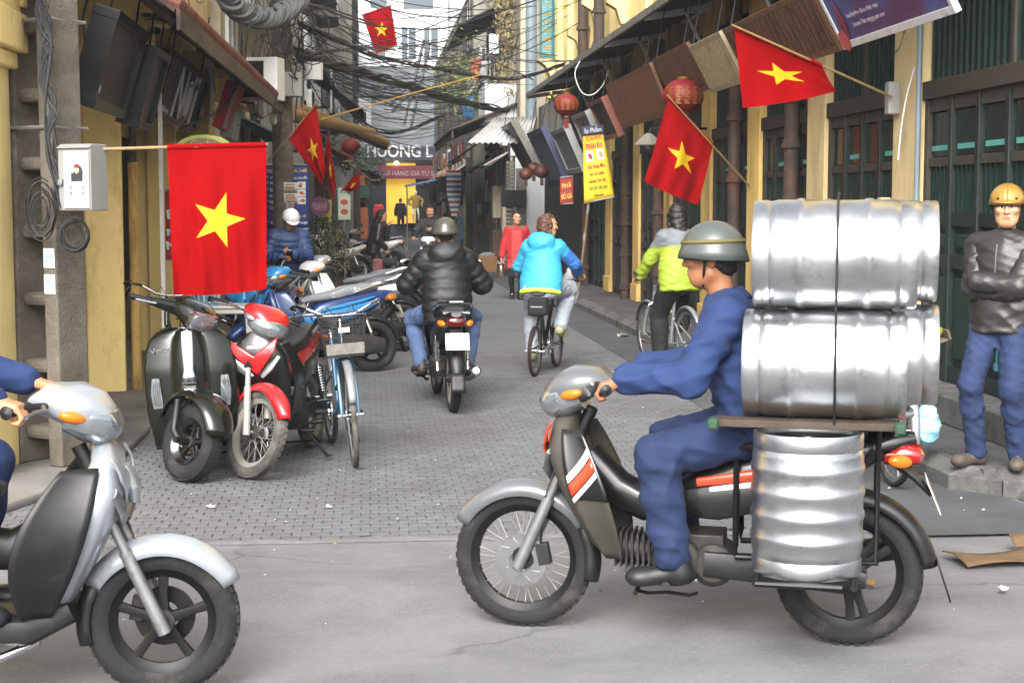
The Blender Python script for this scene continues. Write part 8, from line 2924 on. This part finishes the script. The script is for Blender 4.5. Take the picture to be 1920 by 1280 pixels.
# cyan sheet over something between the bikes
o = thing('plastic_bag', 'bright blue plastic bag beside the red motorbike', 'bag', (P(432, 690, 11.4).x, 11.4, .012))
SM().add(sdf([el((0, 0, .2), (.17, .13, .22)), el((.02, 0, .42), (.08, .07, .12))], .012, .012, 5, 40)).build('sack', mat('cyan_plastic', '#1f9cc9', .35), o)
b = MB(); b.tube([(.02, 0, .5), (.04, .03, .56), (.02, -.03, .58)], .012, 5); b.build('knot', mat('cyan_plastic', '#1f9cc9'), o)
o = thing('plastic_bag', 'dark blue plastic bag seen through the square pole', 'bag', (P(105, 640, 11.2).x, 11.2, .06))
SM().add(sdf([el((0, 0, .25), (.16, .14, .28)), el((.02, 0, .56), (.07, .06, .10))], .012, .012, 6, 40)).build('sack', mat('navy_plastic', '#25398f', .35), o)
b = MB(); b.tube([(.02, 0, .62), (.03, .02, .68)], .012, 5); b.build('knot', mat('navy_plastic', '#25398f'), o)
pipe_t = thing('yellow_pipe', 'rusty yellow pipe standing right of the yellow pillar', 'pipe', (P(258, 735, 13.9).x, 13.9, .06))
b = MB(); b.cyl((0, 0, 0), (0, 0, 2.0), .045, n=14); b.build('tube', mat('rusty_yellow', '#b99b58', .8, var=.15, dirt='#5a3520', damt=.5, dscale=6, stretch=(1, 1, .3)), pipe_t)
b = MB(); b.cyl((0.0, 0, 2.0), (0.0, 0, 3.6), .03, n=12); b.box((.0, -.03, 2.5), (.07, .05, .18)); b.build('cable_duct', V_BLK, pipe_t)
wd = thing('door_edge_strip', 'thin white metal strip standing by the red lettered sign', 'strip', (P(308, 620, 14.4).x, 14.4, .06))
b = MB(); b.box((0, 0, 1.5), (.035, .035, 3.0)); b.build('strip', M_WHITEST, wd)

# vendor's fruit tray, bag and mirror behind the kegs
vt = thing('fruit_tray', 'wooden tray of green fruit on the vendor bicycle', 'tray', P(1738, 640, 9.2))
b = MB(); b.box((0, 0, 0), (.15, .34, .012), (0, -.35, 0)); b.build('base', mat('tray_wood', '#5f5140', .8, var=.2), vt, bev=.003)
for s_ in (-1, 1):
    b = MB(); b.box((s_ * .075, 0, .03 + s_ * .026), (.012, .34, .06), (0, -.35, 0)); b.build('side', mat('tray_wood', '#5f5140'), vt)
rg3 = random.Random(5)
for k, (ix, iy, zz, lb) in enumerate(((-.03, -.10, .04, 'nearest'), (.035, -.08, .07, 'front right'), (.0, -.01, .075, 'topmost'), (-.04, .06, .04, 'back left'), (.04, .07, .075, 'back right'), (.0, .14, .06, 'farthest'))):
    fr_ = thing('green_fruit', lb + ' green fruit in the wooden tray behind the kegs', 'fruit', P(1738, 640, 9.2) + Vector((ix, iy, zz)), k, 'green fruit in the tray')
    b = MB(); b.ell((0, 0, 0), (.036, .034, .033), nu=12, nv=8); b.build('flesh', mat('fruit_green', '#77862f', .45, var=.15, scale=20), fr_)
    b = MB(); b.tube([(0, 0, .03), (.004, 0, .046)], .004, 4); b.build('stalk', M_WOODD, fr_)
pb = thing('plastic_bag', 'clear and blue plastic bag hanging behind the kegs', 'bag', P(1738, 828, 9.1))
SM().add(sdf([el((0, 0, .10), (.08, .08, .12)), cap((0, 0, .18), (-.02, 0, .30), .05, .02, .04)], .009, .008, 7, 50)).build('sack', mat('bluish_plastic', '#a9c8d4', .2, var=.3, scale=9, dirt='#4fa3c4', damt=.5, dscale=6), pb)
b = MB(); b.tube([(-.02, 0, .3), (-.03, 0, .38)], .006, 4); b.build('handle', mat('green_strap', '#2c5a3c', .7), pb)
mr = thing('side_mirror', 'oval mirror on a stalk rising behind the kegs', 'mirror', P(1745, 560, 9.2))
b = MB(); b.ell((0, 0, .06), (.04, .015, .065)); b.build('shell', V_BLK, mr)
b = MB(); b.ell((0, -.008, .06), (.034, .010, .058)); b.build('glass', mat('mirror_sky_pale', '#aab0b3', .25, metal=.4), mr)  # pale colour stands in for the sky reflected in the glass
b = MB(); b.tube([(0, 0, 0), (.0, .02, -.2), (-.05, .02, -.30)], .006, 6); b.build('stalk', V_STEELB, mr)

# ---------------------------------------------------------------- things people hold
a_ = whd['A']['L'][2]
ph = thing('mobile_phone', 'dark phone in the hands of the man in white helmet', 'phone', WH.matrix_world @ Vector((.42, -.02, 1.14)) if False else Vector(WH.location) + RZ(WH.rotation_euler.z).to_3x3() @ Vector((.40, -.05, 1.10)), WH.rotation_euler.z)
b = MB(); b.box((0, 0, 0), (.13, .07, .01), (0, -.6, 0)); b.build('case', V_BLKG, ph, bev=.003)
b = MB(); b.box((-.003, 0, .006), (.115, .06, .002), (0, -.6, 0)); b.build('screen', mat('phone_screen', '#2b333b', .1), ph)
ph = thing('mobile_phone', 'dark phone held up by the man on the oncoming motorbike', 'phone', Vector(FP.location) + RZ(FP.rotation_euler.z).to_3x3() @ Vector((.20, .0, 1.24)), FP.rotation_euler.z)
b = MB(); b.box((0, 0, 0), (.012, .07, .13), (0, .3, 0)); b.build('case', V_BLKG, ph, bev=.003)
b = MB(); b.box((-.007, 0, 0), (.002, .06, .115), (0, .3, 0)); b.build('screen', mat('phone_screen', '#2b333b'), ph)
a_ = rwd['A']['R'][2]
fl = thing('steel_flask', 'shiny steel food flask carried by the woman in red', 'flask', Vector(RW.location) + RZ(RW.rotation_euler.z).to_3x3() @ Vector((a_[0] + .02, a_[1] - .01, a_[2] - .36)))
b = MB(); b.lathe([(0, 0), (.07, 0), (.075, .01), (.075, .19), (.07, .2), (.06, .21)], n=22); b.build('body', mat('brassy_steel', '#a5987c', .25, metal=.9, var=.1), fl)
b = MB(); b.lathe([(.07, .2), (.072, .23), (.05, .25), (0, .255)], n=22); b.build('lid', V_CHROME, fl)
b = MB(); b.tube([(-.06, 0, .21), (-.05, 0, .27), (0, 0, .29), (.05, 0, .27), (.06, 0, .21)], .005, 6); b.build('handle', V_CHROME, fl)
bg_ = thing('shopping_bag', 'white carrier bag hanging from the folding bicycle handlebar', 'bag', Vector(BLU_LOC) + RZ(BLU_RZ).to_3x3() @ Vector((.36, -.16, .68)))
SM().add(sdf([el((0, 0, .12), (.10, .08, .17)), cap((0, 0, .22), (-.0, 0, .33), .05, .02, .04)], .01, .008, 8, 45)).build('sack', mat('white_bag', '#c9cbcd', .5), bg_)
b = MB(); b.tube([(0, 0, .32), (0, 0, .37)], .008, 5); b.build('handle', mat('white_bag', '#c9cbcd'), bg_)
sb = thing('saddle_bag', 'black pouch under the saddle of the folding bicycle', 'bag', Vector(BLU_LOC) + RZ(BLU_RZ).to_3x3() @ Vector((-.30, 0, .62)), BLU_RZ)
SM().add(sdf([rb((0, 0, .06), (.04, .07, .06), None, .03)], .01, .003, 8, 60)).build('pouch', cloth('black_bag', '#141416'), sb)
b = MB(); b.box((-.075, 0, .06), (.004, .12, .012)); b.build('strap', M_GREYB, sb)
tp = thing('shopping_bag', 'printed red bag held by the woman in the dark leather jacket', 'bag', (P(708, 510, 29.9).x, 29.75, .35))
SM().add(sdf([rb((0, 0, .16), (.07, .05, .13), None, .03)], .014, .008, 8, 45)).build('sack', mat('print_bag', '#7d4a44', .6, var=.5, scale=18), tp)
b = MB(); b.tube([(-.04, 0, .3), (0, 0, .42), (.04, 0, .3)], .008, 5); b.build('handle', mat('print_bag', '#7d4a44'), tp)

# ---------------------------------------------------------------- litter on the road
cbd = thing('cardboard', 'flattened brown cardboard lying by the right kerb', 'cardboard', G(1890, 1052) + Vector((0, 0, .004)), R_(8))
b = MB(); b.grid(lambda u, v: ((u - .45) * .62, (v - .5) * .24 - .05 * u, .012 + .02 * math.sin(5 * u + 3 * v) + .02 * v), 10, 6); b.build('sheet', mat('cardboard_brown', '#5c472f', .9, var=.2, dirt='#3f2e1e', damt=.4), cbd, solid=.006)
b = MB(); b.grid(lambda u, v: (.12 + .12 * u, .13 + .07 * v, .03 + .05 * v), 3, 3); b.build('flap', mat('cardboard_brown', '#5c472f'), cbd, solid=.005)
M_LIT = mat('litter_white', '#b9b9b4', .8, var=.1)
M_LITB = mat('litter_leaf', '#8a6a3a', .8, var=.2)
def scrap(label, px, py, s_, m, seed):
    rg3 = random.Random(seed)
    p_ = G(px, py)
    b = MB()
    b.grid(lambda u, v: ((u - .5) * s_ * (1 + .3 * math.sin(4 * v + seed)), (v - .5) * s_ * .6, .004 + s_ * .12 * (1 + math.sin(6 * u + seed)) * (.3 + v)), 5, 4)
    o = b.build('litter', m, solid=.001)
    o.location = (p_.x, p_.y, .016)
    o.rotation_euler = (0, 0, rg3.uniform(0, 6))
    tag(o, label, 'litter', 'litter on the road')
scrap('crumpled white paper on the asphalt at lower right', 1880, 1113, .055, M_LIT, 1)
scrap('white paper scrap in front of the green scooter', 398, 956, .05, M_LIT, 2)
scrap('small white scrap on the pavers left of the keg wheel', 617, 957, .05, M_LIT, 3)
scrap('yellowish scrap on the asphalt edge below the bicycle', 629, 1026, .03, M_LITB, 4)
scrap('pale cigarette end under the keg motorbike', 1122, 1117, .03, M_LITB, 5)
scrap('brown leaf under the rear wheel of the keg motorbike', 1632, 1101, .06, M_LITB, 6)
scrap('white plastic scrap on the gutter near the folding bicycle', 1168, 634, .18, M_LIT, 7)
scrap('brown wrapper at the kerb near the silver bicycle', 1205, 643, .14, M_LITB, 8)
rg3 = random.Random(9)
b = MB()
for k in range(260):
    px, py = rg3.uniform(1080, 1900), rg3.uniform(620, 1010)
    p_ = G(px, py)
    if not (2.0 < p_.x < 3.4 and 8.0 < p_.y < 22):
        continue
    s_ = rg3.uniform(.003, .010)
    b.add([(p_.x - s_, p_.y - s_, .020), (p_.x + s_, p_.y - s_ * .5, .021), (p_.x + s_ * .6, p_.y + s_, .026), (p_.x - s_ * .8, p_.y + s_ * .7, .020)], [(0, 1, 2, 3)])
for k in range(90):
    x_, y_ = rg3.uniform(-1.6, 2.6), rg3.uniform(6.0, 12)
    s_ = rg3.uniform(.002, .007)
    b.add([(x_ - s_, y_ - s_, .0165), (x_ + s_, y_ - s_ * .5, .017), (x_ + s_ * .6, y_ + s_, .020), (x_ - s_ * .8, y_ + s_ * .7, .0165)], [(0, 1, 2, 3)])
tag(b.build('road_crumbs', M_LIT, smooth=False), 'scattered pale crumbs and grit along the right gutter', 'litter', kind='stuff')
# box, stool and things by the far right wall
o = thing('carton_box', 'brown carton on the sidewalk near the white gatepost', 'box', (P(914, 492, 36).x, 36, .15))
b = MB(); b.bx(-.22, .22, -.2, .2, 0, .36); b.build('carton', mat('carton_brown', '#6b4c2a', .8, var=.15), o, smooth=False, bev=.01)
b = MB(); b.ell((0, 0, .38), (.2, .18, .08)); b.build('cloth_cover', M_CONCF, o)
o = thing('slate_board', 'black chalkboard on the white gatepost', 'sign', P(963, 372, 38.05))
b = MB(); b.bx(-.3, .3, -.02, .02, -.19, .19); b.build('slate', V_BLK, o, smooth=False)
b = MB(); b.tube([(-.3, 0, -.19), (.3, 0, -.19), (.3, 0, .19), (-.3, 0, .19)], .015, 4, closed=True); b.build('frame', M_WOODD, o)
pl = thing('bamboo_pole', 'long bamboo pole with grey tape leaning left of the yellow banner', 'pole', (P(1082, 545, 25.5).x, 25.5, .15))
b = MB(); b.tube([(0, 0, 0), (.13, 0, 1.0), (.2, 0, 1.75)], .022, 8); b.build('cane', M_BAM, pl)
for z in (.95, 1.4):
    b = MB(); b.cyl((.12 * z, 0, z), (.125 * z + .01, 0, z + .13), .026, n=8); b.build('tape', M_GREYB, pl)

# ---------------------------------------------------------------- damp winter air
hz = MB()
hz.bx(-30, 40, -3, 110, -1.0, 19.0)
hm = bpy.data.materials.new('winter_haze')
hm.use_nodes = True
hm.node_tree.nodes.clear()
vo = hm.node_tree.nodes.new('ShaderNodeVolumePrincipled')
vo.inputs['Color'].default_value = (.86, .90, .96, 1)
vo.inputs['Density'].default_value = .0011
vo.inputs['Anisotropy'].default_value = .2
ou = hm.node_tree.nodes.new('ShaderNodeOutputMaterial')
hm.node_tree.links.new(vo.outputs[0], ou.inputs['Volume'])
tag(hz.build('haze', hm, smooth=False), 'pale winter haze filling the street', 'haze', kind='stuff')
